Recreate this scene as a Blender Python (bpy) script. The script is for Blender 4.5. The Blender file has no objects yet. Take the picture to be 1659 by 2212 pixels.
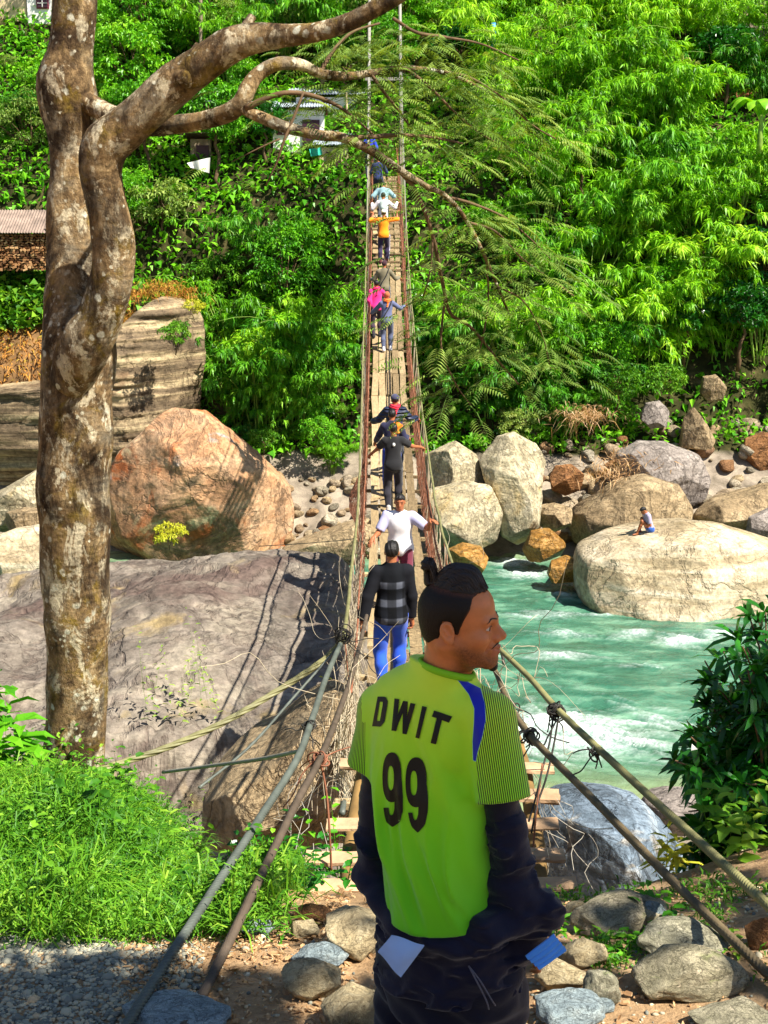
import bpy, bmesh, math, random
import numpy as np
from mathutils import Vector, Matrix
from mathutils.bvhtree import BVHTree

random.seed(7)
SC = bpy.context.scene
COL = SC.collection
RNG = np.random.default_rng(11)

# ---------------------------------------------------------------- view geometry
FPX, CX, CY = 3200.0, 829.5, 1106.0          # focal length and centre in photo units (1659 x 2212)
PITCH = math.radians(14.14)
CAMZ = 14.4                                   # camera height above the river
CP, SP = math.cos(PITCH), math.sin(PITCH)

def P(x, y, Y):
    """point seen at photo position (x, y), at horizontal distance Y from the camera"""
    u = (x - CX) / FPX; v = (CY - y) / FPX
    dy = CP + v * SP; dz = -SP + v * CP
    k = Y / dy
    return Vector((u * k, Y, CAMZ + dz * k))

def px_of(p):
    X, Y, Z = p[0], p[1], p[2] - CAMZ
    d = Y * CP - Z * SP
    return CX + FPX * X / d, CY - FPX * (Y * SP + Z * CP) / d

# ---------------------------------------------------------------- numpy noise
def _hash(ix, iy, iz, seed):
    h = (ix.astype(np.int64) * 374761393 + iy.astype(np.int64) * 668265263 + iz.astype(np.int64) * 2147483647 + seed * 144665) & 0xFFFFFFFF
    h = ((h ^ (h >> 13)) * 1274126177) & 0xFFFFFFFF
    h = h ^ (h >> 16)
    return (h & 0xFFFF).astype(np.float32) / 65535.0

def vnoise(p, seed=0):
    p = np.asarray(p, dtype=np.float32)
    i = np.floor(p).astype(np.int64); f = p - i
    u = f * f * (3 - 2 * f)
    ix, iy, iz = i[..., 0], i[..., 1], i[..., 2]
    ux, uy, uz = u[..., 0], u[..., 1], u[..., 2]
    def H(a, b, c): return _hash(ix + a, iy + b, iz + c, seed)
    x00 = H(0,0,0)*(1-ux)+H(1,0,0)*ux; x10 = H(0,1,0)*(1-ux)+H(1,1,0)*ux
    x01 = H(0,0,1)*(1-ux)+H(1,0,1)*ux; x11 = H(0,1,1)*(1-ux)+H(1,1,1)*ux
    return ((x00*(1-uy)+x10*uy)*(1-uz)+(x01*(1-uy)+x11*uy)*uz) * 2 - 1

def fbm(p, octaves=4, seed=0, gain=0.5):
    p = np.asarray(p, dtype=np.float32); a = 1.0; s = 0; t = 0
    for o in range(octaves):
        s = s + a * vnoise(p * (2 ** o) + 17.3 * o, seed + o); t += a; a *= gain
    return s / t

# ---------------------------------------------------------------- meshes
def mesh_from(name, V, F, mat=None, smooth=True, attrs=None, sharp=None):
    """V (n,3); F one index array (m,k) or a list of them"""
    me = bpy.data.meshes.new(name)
    V = np.asarray(V, dtype=np.float32)
    Fs = F if isinstance(F, list) else [F]
    Fs = [np.asarray(f, dtype=np.int32) for f in Fs if len(f)]
    loops = np.concatenate([f.ravel() for f in Fs])
    tot = np.concatenate([np.full(len(f), f.shape[1], np.int32) for f in Fs])
    st = np.concatenate([[0], np.cumsum(tot)[:-1]]).astype(np.int32)
    me.vertices.add(len(V)); me.vertices.foreach_set('co', V.ravel())
    me.loops.add(len(loops)); me.loops.foreach_set('vertex_index', loops)
    me.polygons.add(len(tot)); me.polygons.foreach_set('loop_start', st); me.polygons.foreach_set('loop_total', tot)
    me.polygons.foreach_set('use_smooth', np.full(len(tot), bool(smooth)))
    for k, (dom, typ, arr) in (attrs or {}).items():
        a = me.attributes.new(k, typ, dom)
        arr = np.asarray(arr, dtype=np.float32)
        a.data.foreach_set('color' if 'COLOR' in typ else 'value', arr.ravel())
    me.update(calc_edges=True); me.validate()
    if mat is not None:
        for m in (mat if isinstance(mat, (list, tuple)) else [mat]): me.materials.append(m)
    return me

def thing(name, label, cat, loc=(0,0,0), group=None, rz=0.0, scale=1.0):
    o = bpy.data.objects.new(name, None); COL.objects.link(o)
    o.location = loc; o.rotation_euler = (0, 0, rz); o.scale = (scale,) * 3
    o.empty_display_size = 0.2
    o['label'] = label; o['category'] = cat
    if group: o['group'] = group
    return o

def obj(name, me, parent=None, label=None, cat=None, group=None, kind=None, loc=None):
    o = bpy.data.objects.new(name, me); COL.objects.link(o)
    if parent is not None: o.parent = parent
    if loc is not None: o.location = loc
    if label: o['label'] = label
    if cat: o['category'] = cat
    if group: o['group'] = group
    if kind: o['kind'] = kind
    return o

def wpart(root, name, V, F, mat, smooth=True, attrs=None, label=None, parent=None):
    """a part whose vertices are given in world space, under an unrotated root"""
    V = np.asarray(V, dtype=np.float64) - np.array(root.location)[None, :]
    return obj(name, mesh_from(name, V, F, mat, smooth, attrs), parent or root, label)

def wobj(name, V, F, mat, label=None, cat=None, group=None, kind=None, smooth=True, attrs=None, origin=None):
    """a one-mesh thing given in world space; its origin at its base"""
    V = np.asarray(V, dtype=np.float64)
    if origin is None:
        origin = np.array([V[:, 0].mean(), V[:, 1].mean(), V[:, 2].min()])
    return obj(name, mesh_from(name, V - np.asarray(origin)[None], F, mat, smooth, attrs), None, label, cat, group, kind, tuple(origin))

def copy_tree(o, parent=None):
    c = o.copy(); COL.objects.link(c)
    if parent is not None: c.parent = parent
    for ch in list(o.children): copy_tree(ch, c)
    return c

class Geo:
    """collects pieces into one mesh"""
    def __init__(s): s.V = []; s.F = {3: [], 4: []}; s.n = 0; s.A = []
    def add(s, V, F, val=None):
        V = np.asarray(V, dtype=np.float64); F = np.asarray(F, dtype=np.int64)
        s.V.append(V); s.F[F.shape[1]].append(F + s.n); s.n += len(V)
        s.A.append(np.full(len(V), 0.5 if val is None else val) if np.isscalar(val) or val is None else np.asarray(val))
    def out(s): return np.concatenate(s.V), [np.concatenate(f) for f in s.F.values() if f]
    def attr(s): return {'v': ('POINT', 'FLOAT', np.concatenate(s.A))}

def catmull(pts, n):
    """smooth a list of tuples (any dimension) to n samples"""
    p = np.asarray(pts, dtype=np.float64)
    m = len(p)
    if m == 2:
        t = np.linspace(0, 1, n)[:, None]; return p[0] * (1 - t) + p[1] * t
    d = np.concatenate([[0], np.cumsum(np.maximum(1e-6, np.linalg.norm(np.diff(p[:, :3], axis=0), axis=1)))])
    T = np.linspace(0, d[-1], n)
    q = np.vstack([2 * p[0] - p[1], p, 2 * p[-1] - p[-2]])
    i = np.clip(np.searchsorted(d, T, side='right') - 1, 0, m - 2)
    t = ((T - d[i]) / (d[i + 1] - d[i]))[:, None]
    a, b, c, e = q[i], q[i + 1], q[i + 2], q[i + 3]
    return 0.5 * ((2 * b) + (-a + c) * t + (2 * a - 5 * b + 4 * c - e) * t ** 2 + (-a + 3 * b - 3 * c + e) * t ** 3)

def frames(C):
    T = np.gradient(C, axis=0); T /= np.maximum(1e-9, np.linalg.norm(T, axis=1))[:, None]
    N = np.zeros_like(T)
    ref = np.array([0, 0, 1.0]) if abs(T[0][2]) < 0.9 else np.array([1.0, 0, 0])
    n = ref - T[0] * ref.dot(T[0]); n /= np.linalg.norm(n); N[0] = n
    for i in range(1, len(C)):
        n = N[i-1] - T[i] * N[i-1].dot(T[i]); l = np.linalg.norm(n)
        N[i] = n / l if l > 1e-6 else N[i-1]
    return T, N, np.cross(T, N)

def tube(C, R, seg=8, lobes=0, twist=0.0, lobe_amp=0.12, bump=0.0, bscale=4.0, seed=0, caps=True):
    C = np.asarray(C, dtype=np.float64); n = len(C)
    R = np.broadcast_to(np.asarray(R, dtype=np.float64), (n,))
    T, N, B = frames(C)
    th = np.linspace(0, 2 * math.pi, seg, endpoint=False)
    rr = np.repeat(R[:, None], seg, 1)
    if lobes:
        s = np.concatenate([[0], np.cumsum(np.linalg.norm(np.diff(C, axis=0), axis=1))])
        rr = rr * (1 + lobe_amp * np.abs(np.cos(0.5 * lobes * (th[None] - twist * s[:, None]))) - lobe_amp * .6)
    V = C[:, None] + rr[..., None] * (np.cos(th)[None, :, None] * N[:, None] + np.sin(th)[None, :, None] * B[:, None])
    if bump:
        nz = fbm(V.reshape(-1, 3) * bscale, 4, seed).reshape(n, seg)
        V = V + (V - C[:, None]) * (nz * bump)[..., None]
    V = V.reshape(-1, 3)
    i = np.arange(n - 1)[:, None] * seg; j = np.arange(seg)[None]; k = (j + 1) % seg
    F = np.stack([i + j, i + k, i + seg + k, i + seg + j], -1).reshape(-1, 4)
    if caps:
        V = np.vstack([V, C[:1], C[-1:]]); a, b = n * seg, n * seg + 1
        jj = np.arange(seg); kk = (jj + 1) % seg
        z = (n - 1) * seg
        q = np.stack([np.full(seg, a), kk, jj, np.full(seg, a)], -1)
        # triangles as degenerate-free quads are avoided: return separate triangle list
        tri = np.vstack([np.stack([np.full(seg, a), kk, jj], -1), np.stack([np.full(seg, b), z + jj, z + kk], -1)])
        return V, F, tri
    return V, F, None

def add_tube(g, C, R, seg=8, val=None, **kw):
    V, F, T = tube(C, R, seg, **kw)
    n0 = g.n
    g.add(V, F, val)
    if T is not None: g.F[3].append(T + n0)

def box_VF(c, s, R=None):
    x, y, z = np.array(s) / 2.0
    V = np.array([[-x,-y,-z],[x,-y,-z],[x,y,-z],[-x,y,-z],[-x,-y,z],[x,-y,z],[x,y,z],[-x,y,z]])
    if R is not None: V = V @ np.array(R).T
    F = np.array([[0,3,2,1],[4,5,6,7],[0,1,5,4],[1,2,6,5],[2,3,7,6],[3,0,4,7]])
    return V + np.array(c)[None], F

def bevel_box(c, s, R=None, b=0.01):
    """box with chamfered edges: 24 vertices"""
    bm = bmesh.new(); bmesh.ops.create_cube(bm, size=1.0)
    for v in bm.verts: v.co = Vector((v.co.x * s[0], v.co.y * s[1], v.co.z * s[2]))
    bmesh.ops.bevel(bm, geom=bm.edges[:], offset=b, segments=2, affect='EDGES', profile=0.5)
    bmesh.ops.triangulate(bm, faces=bm.faces[:])
    V = np.array([v.co[:] for v in bm.verts]); bm.verts.index_update()
    F = np.array([[v.index for v in f.verts] for f in bm.faces]); bm.free()
    if R is not None: V = V @ np.array(R).T
    return V + np.array(c)[None], F

def rotm(ax, ang): return np.array(Matrix.Rotation(ang, 3, ax))

# ---------------------------------------------------------------- surface nets (implicit shapes to meshes)
def surface_nets(fn, lo, hi, h):
    lo = np.asarray(lo, dtype=np.float64); hi = np.asarray(hi, dtype=np.float64)
    n = np.ceil((hi - lo) / h).astype(int) + 1
    ax = [lo[k] + h * np.arange(n[k]) for k in range(3)]
    G = np.stack(np.meshgrid(*ax, indexing='ij'), -1).astype(np.float32)
    D = fn(G).astype(np.float32)
    S = D < 0
    nx, ny, nz = n
    c = np.zeros((nx-1, ny-1, nz-1), np.int16)
    for a in (0, 1):
        for b in (0, 1):
            for e in (0, 1): c += S[a:nx-1+a, b:ny-1+b, e:nz-1+e]
    act = (c > 0) & (c < 8)
    idx = -np.ones(act.shape, np.int64); ids = np.argwhere(act); idx[act] = np.arange(len(ids))
    acc = np.zeros((len(ids), 3)); cnt = np.zeros(len(ids))
    I, J, K = ids.T
    corners = [(a, b, e) for a in (0,1) for b in (0,1) for e in (0,1)]
    for p in corners:
        for ax_ in range(3):
            if p[ax_]: continue
            q = list(p); q[ax_] = 1
            d0 = D[I+p[0], J+p[1], K+p[2]]; d1 = D[I+q[0], J+q[1], K+q[2]]
            m = (d0 < 0) != (d1 < 0)
            t = np.where(m, d0 / np.where(m, d0 - d1, 1), 0)
            pos = np.tile(np.array(p, dtype=np.float64), (len(ids), 1)); pos[:, ax_] += t
            acc += pos * m[:, None]; cnt += m
    V = (ids + acc / np.maximum(cnt, 1)[:, None]) * h + lo
    quads = []
    for ax_ in range(3):
        o1, o2 = [k for k in range(3) if k != ax_]
        sl0 = [slice(None)] * 3; sl1 = [slice(None)] * 3
        sl0[ax_] = slice(0, n[ax_]-1); sl1[ax_] = slice(1, n[ax_])
        a = S[tuple(sl0)]; b = S[tuple(sl1)]
        e = np.argwhere(a != b)
        e = e[(e[:, o1] > 0) & (e[:, o2] > 0) & (e[:, o1] < n[o1]-1) & (e[:, o2] < n[o2]-1)]
        if not len(e): continue
        ins = a[tuple(e.T)]
        def cell(d1, d2):
            q = e.copy(); q[:, o1] -= d1; q[:, o2] -= d2
            return idx[tuple(q.T)]
        q = np.stack([cell(1, 1), cell(0, 1), cell(0, 0), cell(1, 0)], -1)
        flip = ins if ax_ != 1 else ~ins
        q[~flip] = q[~flip][:, ::-1]
        quads.append(q)
    return V, np.concatenate(quads)

def smin(a, b, k):
    h = np.clip(0.5 + 0.5 * (b - a) / k, 0, 1)
    return b * (1 - h) + a * h - k * h * (1 - h)
def smax(a, b, k): return -smin(-a, -b, k)

def sd_cone(p, a, b, ra, rb):
    a = np.asarray(a, dtype=np.float32); b = np.asarray(b, dtype=np.float32)
    ab = b - a
    t = np.clip(((p - a) @ ab) / max(1e-9, float(ab @ ab)), 0, 1)
    q = p - a - t[..., None] * ab
    return np.sqrt(np.einsum('...i,...i->...', q, q)) - (ra + (rb - ra) * t)

def sd_ell(p, c, r, M=None):
    q = p - np.asarray(c, dtype=np.float32)
    if M is not None: q = q @ np.asarray(M, dtype=np.float32)     # columns of M are the ellipsoid's axes
    r = np.asarray(r, dtype=np.float32)
    k0 = np.sqrt((((q / r)) ** 2).sum(-1)); k1 = np.sqrt((((q / (r * r))) ** 2).sum(-1))
    return k0 * (k0 - 1.0) / np.maximum(k1, 1e-6)

# ---------------------------------------------------------------- materials
class NT:
    def __init__(s, name):
        s.m = bpy.data.materials.new(name); s.m.use_nodes = True
        s.t = s.m.node_tree; s.t.nodes.clear()
        s.o = s.t.nodes.new('ShaderNodeOutputMaterial')
    def n(s, typ, **kw):
        nd = s.t.nodes.new('ShaderNode' + typ)
        for k, v in kw.items():
            if k == 'inp':
                for a, b in v.items(): s.set(nd.inputs[a], b)
            else: setattr(nd, k, v)
        return nd
    def set(s, sock, v):
        if isinstance(v, bpy.types.NodeSocket): s.t.links.new(v, sock)
        elif isinstance(v, (tuple, list)) and len(v) == 3 and sock.type == 'RGBA': sock.default_value = (*v, 1)
        else: sock.default_value = v
    def coord(s, kind='Object', scale=(1,1,1), rot=(0,0,0), loc=(0,0,0)):
        tc = s.n('TexCoord'); mp = s.n('Mapping', inp={'Vector': tc.outputs[kind], 'Scale': scale, 'Rotation': rot, 'Location': loc})
        return mp.outputs[0]
    def noise(s, vec, scale, detail=5, rough=.55, dist=0.0, out='Fac'):
        return s.n('TexNoise', inp={'Vector': vec, 'Scale': scale, 'Detail': detail, 'Roughness': rough, 'Distortion': dist}).outputs[out]
    def vor(s, vec, scale, feature='F1', out='Distance', rnd=1.0):
        return s.n('TexVoronoi', feature=feature, inp={'Vector': vec, 'Scale': scale, 'Randomness': rnd}).outputs[out]
    def ramp(s, fac, stops, interp='LINEAR'):
        nd = s.n('ValToRGB'); cr = nd.color_ramp; cr.interpolation = interp
        while len(cr.elements) < len(stops): cr.elements.new(0.5)
        for e, (p, c) in zip(cr.elements, stops):
            e.position = p; e.color = (*c, 1) if isinstance(c, (tuple, list)) else (c, c, c, 1)
        s.set(nd.inputs[0], fac); return nd.outputs[0]
    def mix(s, f, a, b, mode='MIX'):
        nd = s.n('Mix', data_type='RGBA', blend_type=mode)
        s.set(nd.inputs[0], f); s.set(nd.inputs[6], a); s.set(nd.inputs[7], b); return nd.outputs[2]
    def math(s, op, a, b=0.0, clamp=False):
        nd = s.n('Math', operation=op, use_clamp=clamp); s.set(nd.inputs[0], a); s.set(nd.inputs[1], b); return nd.outputs[0]
    def attr(s, name, out='Fac'): return s.n('Attribute', attribute_name=name).outputs[out]
    def bump(s, h, strength=.3, dist=.02, normal=None):
        nd = s.n('Bump', inp={'Height': h, 'Strength': strength, 'Distance': dist})
        if normal is not None: s.set(nd.inputs['Normal'], normal)
        return nd.outputs[0]
    def pbr(s, color, rough=.7, normal=None, spec=.3, **kw):
        b = s.n('BsdfPrincipled', inp={'Base Color': color, 'Roughness': rough, 'Specular IOR Level': spec})
        for k, v in kw.items(): s.set(b.inputs[k], v)
        if normal is not None: s.set(b.inputs['Normal'], normal)
        return b.outputs[0]
    def done(s, shader): s.t.links.new(shader, s.o.inputs[0]); return s.m

def hexc(h):
    """sRGB hex to linear colour"""
    h = h.lstrip('#'); r = []
    for i in (0, 2, 4):
        c = int(h[i:i+2], 16) / 255; r.append(c / 12.92 if c <= .04045 else ((c + .055) / 1.055) ** 2.4)
    return tuple(r)

def simple_mat(name, col, rough=.7, var=.25, scale=6, bump=.2, spec=.3, bdist=.01):
    t = NT(name); v = t.coord()
    n = t.noise(v, scale, 6); d = tuple(c * (1 - var) for c in col); l = tuple(min(1, c * (1 + var)) for c in col)
    c = t.ramp(n, [(.3, d), (.7, l)])
    return t.done(t.pbr(c, rough, t.bump(t.noise(v, scale * 6, 5), bump, bdist), spec))

def rock_mat(name, cols, scale=.6, bands=.35, bscale=(.4, .4, 4.0), brot=(0.2, 0.15, 0), dark=(.05, .045, .04), darkamt=.5, cracks=.10, rough=.85, bump=.9, patches=None, objvar=0.0, bd=.10):
    t = NT(name); v = t.coord()
    n = t.noise(v, scale, 10, .68, .8)
    k = len(cols)
    c = t.ramp(n, [(.28 + .44 * i / max(1, k - 1), cols[i]) for i in range(k)])
    vb = t.coord(scale=bscale, rot=brot)
    b = t.noise(vb, 1.6, 7, .6, .4)
    c = t.mix(bands, c, t.ramp(b, [(.34, tuple(x * .5 for x in cols[0])), (.44, cols[0]), (.5, cols[k // 2]), (.58, cols[-1]), (.68, tuple(min(1, x * 1.25) for x in cols[-1]))]))
    vl = t.noise(t.coord(scale=tuple(x * 2.2 for x in bscale), rot=brot, loc=(2, 5, 3)), 1.3, 8, .7, .8)
    c = t.mix(t.math('MULTIPLY', t.ramp(vl, [(.43, 0.0), (.47, 1.0), (.49, 0.0)]), .7 * bands), c, tuple(x * 1.3 for x in dark))
    for (pc, ps, p0, p1) in (patches or []):
        pn = t.noise(t.coord(loc=(ps * 3.1, ps * 1.7, 5.5)), ps, 6, .6, .8)
        c = t.mix(t.ramp(pn, [(p0, 0.0), (p1, 1.0)]), c, pc)
    st = t.noise(t.coord(scale=(1, 1, .35), loc=(3, 7, 1)), scale * 2.3, 8, .7, .5)
    c = t.mix(t.math('MULTIPLY', t.ramp(st, [(.52, 0.0), (.68, 1.0)]), darkamt), c, dark)
    cr = t.n('TexVoronoi', feature='DISTANCE_TO_EDGE', inp={'Vector': t.mix(.12, v, t.noise(v, 2.0, 5, .6, 0, 'Color')), 'Scale': scale * 1.6}).outputs[0]
    crk = t.ramp(t.math('ADD', cr, t.math('MULTIPLY', t.noise(v, 3.1, 4), .05)), [(.018, 1.0), (.034, 0.0)])
    c = t.mix(t.math('MULTIPLY', crk, cracks), c, tuple(x * .5 for x in dark))
    frac = None
    for sc, wd, am in ((scale * .8, .008, .6), (scale * 1.9, .007, .35)):
        q = t.math('ABSOLUTE', t.math('SUBTRACT', t.noise(t.coord(loc=(sc * 3, 1, 7), scale=(1, 1, .7)), sc, 7, .6, .9), .5))
        fm = t.math('MULTIPLY', t.ramp(q, [(0, 1.0), (wd, .55), (wd * 2.2, 0.0)]), am); frac = fm if frac is None else t.math('MAXIMUM', frac, fm)
    c = t.mix(t.math('MULTIPLY', frac, .8), c, tuple(x * .8 for x in dark))
    fine = t.noise(v, scale * 22, 6, .7)
    c = t.mix(.85, c, t.mix(1.0, c, t.ramp(fine, [(.28, .35), (.72, 1.4)]), 'MULTIPLY'))
    if objvar:
        oi = t.n('ObjectInfo').outputs['Random']
        tint = t.ramp(oi, [(0, hexc('c9a98a')), (.2, hexc('f5efe4')), (.45, hexc('b8b4ac')), (.62, hexc('ffe9c8')), (.8, hexc('b98a62')), (1, hexc('dcdcd8'))])
        c = t.mix(objvar, c, t.mix(1.0, c, tint, 'MULTIPLY'))
    h = t.math('ADD', t.math('MULTIPLY', n, 1.2), t.math('ADD', t.math('MULTIPLY', b, .8), t.math('MULTIPLY', fine, .25)))
    h = t.math('SUBTRACT', h, t.math('MULTIPLY', frac, .5))
    return t.done(t.pbr(c, rough, t.bump(h, bump, bd), .2))

def leaf_mat(name, cols, trans=.38, rough=.5, objvar=.35, tcol=None, spec=.3):
    """cols dark..light, picked by each leaf's own value and a little by each plant"""
    t = NT(name)
    v = t.attr('v')
    oi = t.n('ObjectInfo').outputs['Random']
    f = t.math('ADD', t.math('MULTIPLY', v, 1 - objvar), t.math('MULTIPLY', oi, objvar))
    k = len(cols)
    c = t.ramp(f, [(i / max(1, k - 1), cols[i]) for i in range(k)])
    b = t.pbr(c, rough, None, spec)
    tr = t.n('BsdfTranslucent', inp={'Color': t.mix(1.0, c, tcol or (1.25, 1.1, .35), 'MULTIPLY')}).outputs[0]
    mx = t.n('MixShader', inp={0: trans, 1: b, 2: tr})
    return t.done(mx.outputs[0])
# ================================================================ SETTING
def lerp_prof(Y, prof):
    return np.interp(Y, [p[0] for p in prof], [p[1] for p in prof])

PROF_L = [(-40, 24), (-12, 16.5), (-2, 13.4), (1.2, 12.8), (2.6, 12.0), (3.4, 11.6), (5, 11.4), (8, 10.5), (10.2, 9.72), (11.2, 9.0), (14, 6.2), (18, 4.4), (26, 3), (33, -.8), (40, -1.2), (50, -.7), (52.5, .5), (56, 3.2)]
PROF_R = [(-40, 24), (-12, 16.5), (-2, 13.4), (1.2, 12.8), (2.6, 12.0), (3.4, 11.6), (5, 11.42), (6.4, 10.9), (7.6, 10.1), (9.5, 8.2), (14, 5.9), (20, 2.6), (27.5, .35), (31, -.35), (36, -1.2), (49, -.9), (51.5, .15), (54, 1.9), (56, 3.2)]
PROF_F = [(56, 0), (58.2, 3.4), (60.5, 9.2), (64, 12.3), (75, 21), (110, 52), (150, 75), (260, 95)]

def terrain_z(X, Y):
    X = np.asarray(X, dtype=np.float64); Y = np.asarray(Y, dtype=np.float64)
    w = 1 / (1 + np.exp(-(X + 1.3) / .22)); w = np.where(Y > 28, 1 / (1 + np.exp(-(X + 1) / 1.5)), w)
    z = lerp_prof(Y, PROF_L) * (1 - w) + lerp_prof(Y, PROF_R) * w
    # right-hand far bank is set back: an earthy slope
    Ys = Y - np.where(X > 4, np.clip((X - 4) * .35, 0, 2.2), 0)
    z = np.where(Y > 56, 3.2 + lerp_prof(np.maximum(Ys, 56), PROF_F), z)
    # near right bank climbs under the shrub
    z = z + np.where((Y < 16) & (X > 1.0), np.clip((X - 1.0) * .35, 0, 1.6) * np.clip((Y - 3) / 3, 0, 1), 0)
    p = np.stack([X, Y, np.zeros_like(X)], -1)
    amp = np.where(Y < 12, .05, np.where(Y > 56, .5, .25))
    z = z + fbm(p * .9, 4, 3) * amp + np.where(Y > 56, fbm(p * .22, 3, 9) * 1.2, 0)
    return z

def tz(x, y): return float(terrain_z(np.array([x]), np.array([y]))[0])

def make_terrain():
    ys = np.concatenate([np.arange(-40, 2, 3.0), np.arange(2, 14, .12), np.arange(14, 64, .5), np.arange(64, 120, 2.5), np.arange(120, 261, 20)])
    xs = np.concatenate([np.arange(-180, -24, 12), np.arange(-24, -4, 1.0), np.arange(-4, 4, .14), np.arange(4, 24, 1.0), np.arange(24, 181, 12)])
    X, Y = np.meshgrid(xs, ys, indexing='ij')
    Z = terrain_z(X, Y)
    V = np.stack([X, Y, Z], -1).reshape(-1, 3)
    nx, ny = X.shape
    i = np.arange(nx - 1)[:, None] * ny; j = np.arange(ny - 1)[None]
    F = np.stack([i + j, i + ny + j, i + ny + j + 1, i + j + 1], -1).reshape(-1, 4)
    zone = np.where(V[:, 1] < 13, 0.0, np.where(V[:, 1] < 55.2, .5, 1.0))
    t = NT('earth'); v = t.coord()
    n = t.noise(v, 1.3, 8, .65, .3); f = t.noise(v, 34, 6, .7)
    dirt = t.ramp(n, [(.3, hexc('6e5640')), (.5, hexc('a98a66')), (.7, hexc('c4a782'))])
    bank = t.ramp(n, [(.3, hexc('5a5245')), (.5, hexc('8c8070')), (.72, hexc('b0a48e'))])
    hill = t.ramp(n, [(.35, hexc('1e2010')), (.55, hexc('3a3a1e')), (.72, hexc('6a5c3e'))])
    z = t.attr('zone')
    c = t.mix(t.ramp(z, [(.2, 0.0), (.4, 1.0)]), dirt, bank); c = t.mix(t.ramp(z, [(.7, 0.0), (.9, 1.0)]), c, hill)
    c = t.mix(.55, c, t.mix(1.0, c, t.ramp(f, [(.3, .45), (.72, 1.4)]), 'MULTIPLY'))
    m = t.done(t.pbr(c, .95, t.bump(t.math('ADD', f, n), .8, .03), .1))
    obj('ground', mesh_from('ground', V, F, m, True, {'zone': ('POINT', 'FLOAT', zone)}), kind='structure', label='stony river bank and steep far hillside')
make_terrain()

# ---------------------------------------------------------------- river
FOAM = []     # (x, y, radius_x, radius_y, strength)
def foam_px(x, y, rx, ry, s):
    v = (CY - y) / FPX; k = CAMZ / (SP - v * CP); Yw = (CP + v * SP) * k; Xw = (x - CX) / FPX * k
    sc = FPX / k
    FOAM.append((Xw, Yw, rx / sc, ry / sc / .30, s))

def make_river():
    for a in [(1230, 1585, 240, 55, 1.0), (1120, 1600, 120, 40, .8), (1420, 1560, 150, 30, .6), (1470, 1385, 90, 14, 1.0), (1360, 1372, 60, 12, .8), (1560, 1375, 110, 10, .75),
              (1150, 1330, 90, 14, .65), (1230, 1370, 110, 14, .5), (1140, 1240, 70, 14, .95), (1110, 1215, 60, 12, .9), (1200, 1290, 90, 12, .55), (1260, 1325, 90, 9, .7), (1190, 1420, 130, 10, .65),
              (1400, 1440, 140, 8, .45), (1230, 1265, 50, 8, .7), (1160, 1195, 60, 10, .8)]: foam_px(*a)
    xs = np.concatenate([np.arange(-90, -14, 4), np.arange(-14, -1, .5), np.arange(-1, 12, .07), np.arange(12, 30, .4), np.arange(30, 91, 4)])
    ys = np.concatenate([np.arange(24, 29, .5), np.arange(29, 53, .085), np.arange(53, 58, .5)])
    X, Y = np.meshgrid(xs, ys, indexing='ij')
    # flow runs from far left-centre to near right
    a = math.radians(-28); U = X * math.cos(a) + Y * math.sin(a); W = -X * math.sin(a) + Y * math.cos(a)
    p = np.stack([U * .42, W * .80, np.zeros_like(U)], -1)
    warp = fbm(p * .6, 3, 21)
    pw = p + np.stack([warp * 1.6, warp * 1.5, 0 * warp], -1)
    fb = fbm(pw * 1.1, 5, 5, .6)
    ridge = 1 - np.abs(fbm(pw * 1.4, 4, 8, .6)) * 3.2
    fm = np.zeros_like(X)
    for (fx, fy, rx, ry, s) in FOAM:
        fm = np.maximum(fm, s * np.exp(-(((X - fx) / rx) ** 2 + ((Y - fy) / ry) ** 2)))
    fine = fbm(np.stack([U * 1.5 + warp * 3, W * 5.0 + warp * 3, 0 * U], -1), 5, 31, .7)
    foam = np.clip(fm * .95 - .42 + .62 * fine + .30 * np.clip(ridge, 0, 1) * (fm + .15), 0, 1) + np.clip(ridge - .80, 0, 1) * np.clip(fine, 0, 1) * .9
    Z = .10 * fb + .05 * ridge + .12 * fm * (fine + .6) - .03 + .05 * fine * (0.25 + fm)
    V = np.stack([X, Y, Z], -1).reshape(-1, 3)
    nx, ny = X.shape
    i = np.arange(nx - 1)[:, None] * ny; j = np.arange(ny - 1)[None]
    F = np.stack([i + j, i + ny + j, i + ny + j + 1, i + j + 1], -1).reshape(-1, 4)
    t = NT('river_water'); v = t.coord()
    fo = t.attr('foam'); sh = t.attr('shallow')
    n = t.noise(t.coord(scale=(.5, 1.4, 1), rot=(0, 0, .5)), 1.2, 6, .6, .6)
    deep = t.ramp(n, [(.3, hexc('204a38')), (.5, hexc('3c6c56')), (.75, hexc('76a084'))])
    c = t.mix(sh, deep, hexc('8c9468'))
    fn = t.noise(v, 9, 6, .7, .4)
    ff = t.math('MULTIPLY', fo, t.ramp(fn, [(.32, .15), (.62, 1.2)]), True)
    c = t.mix(ff, c, (.82, .88, .86))
    b = t.bump(t.noise(t.coord(scale=(1, 1.7, 1), rot=(0, 0, .5)), 2.6, 7, .65, 1.2), .5, .14)
    b = t.bump(t.noise(v, 22, 4, .6), .25, .02, b)
    m = t.done(t.pbr(c, t.math('ADD', t.math('MULTIPLY', ff, .5), .12), b, .5))
    shallow = np.clip(np.exp(-((Y - 30.2) / 1.6) ** 2) + np.exp(-((Y - 51.5) / 1.2) ** 2) * .9 + fbm(p, 3, 77) * .2, 0, .85)
    obj('river', mesh_from('river', V, F, m, True, {'foam': ('POINT', 'FLOAT', foam.ravel()), 'shallow': ('POINT', 'FLOAT', shallow.ravel())}), kind='structure', label='fast turquoise river with white foam')
make_river()

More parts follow.
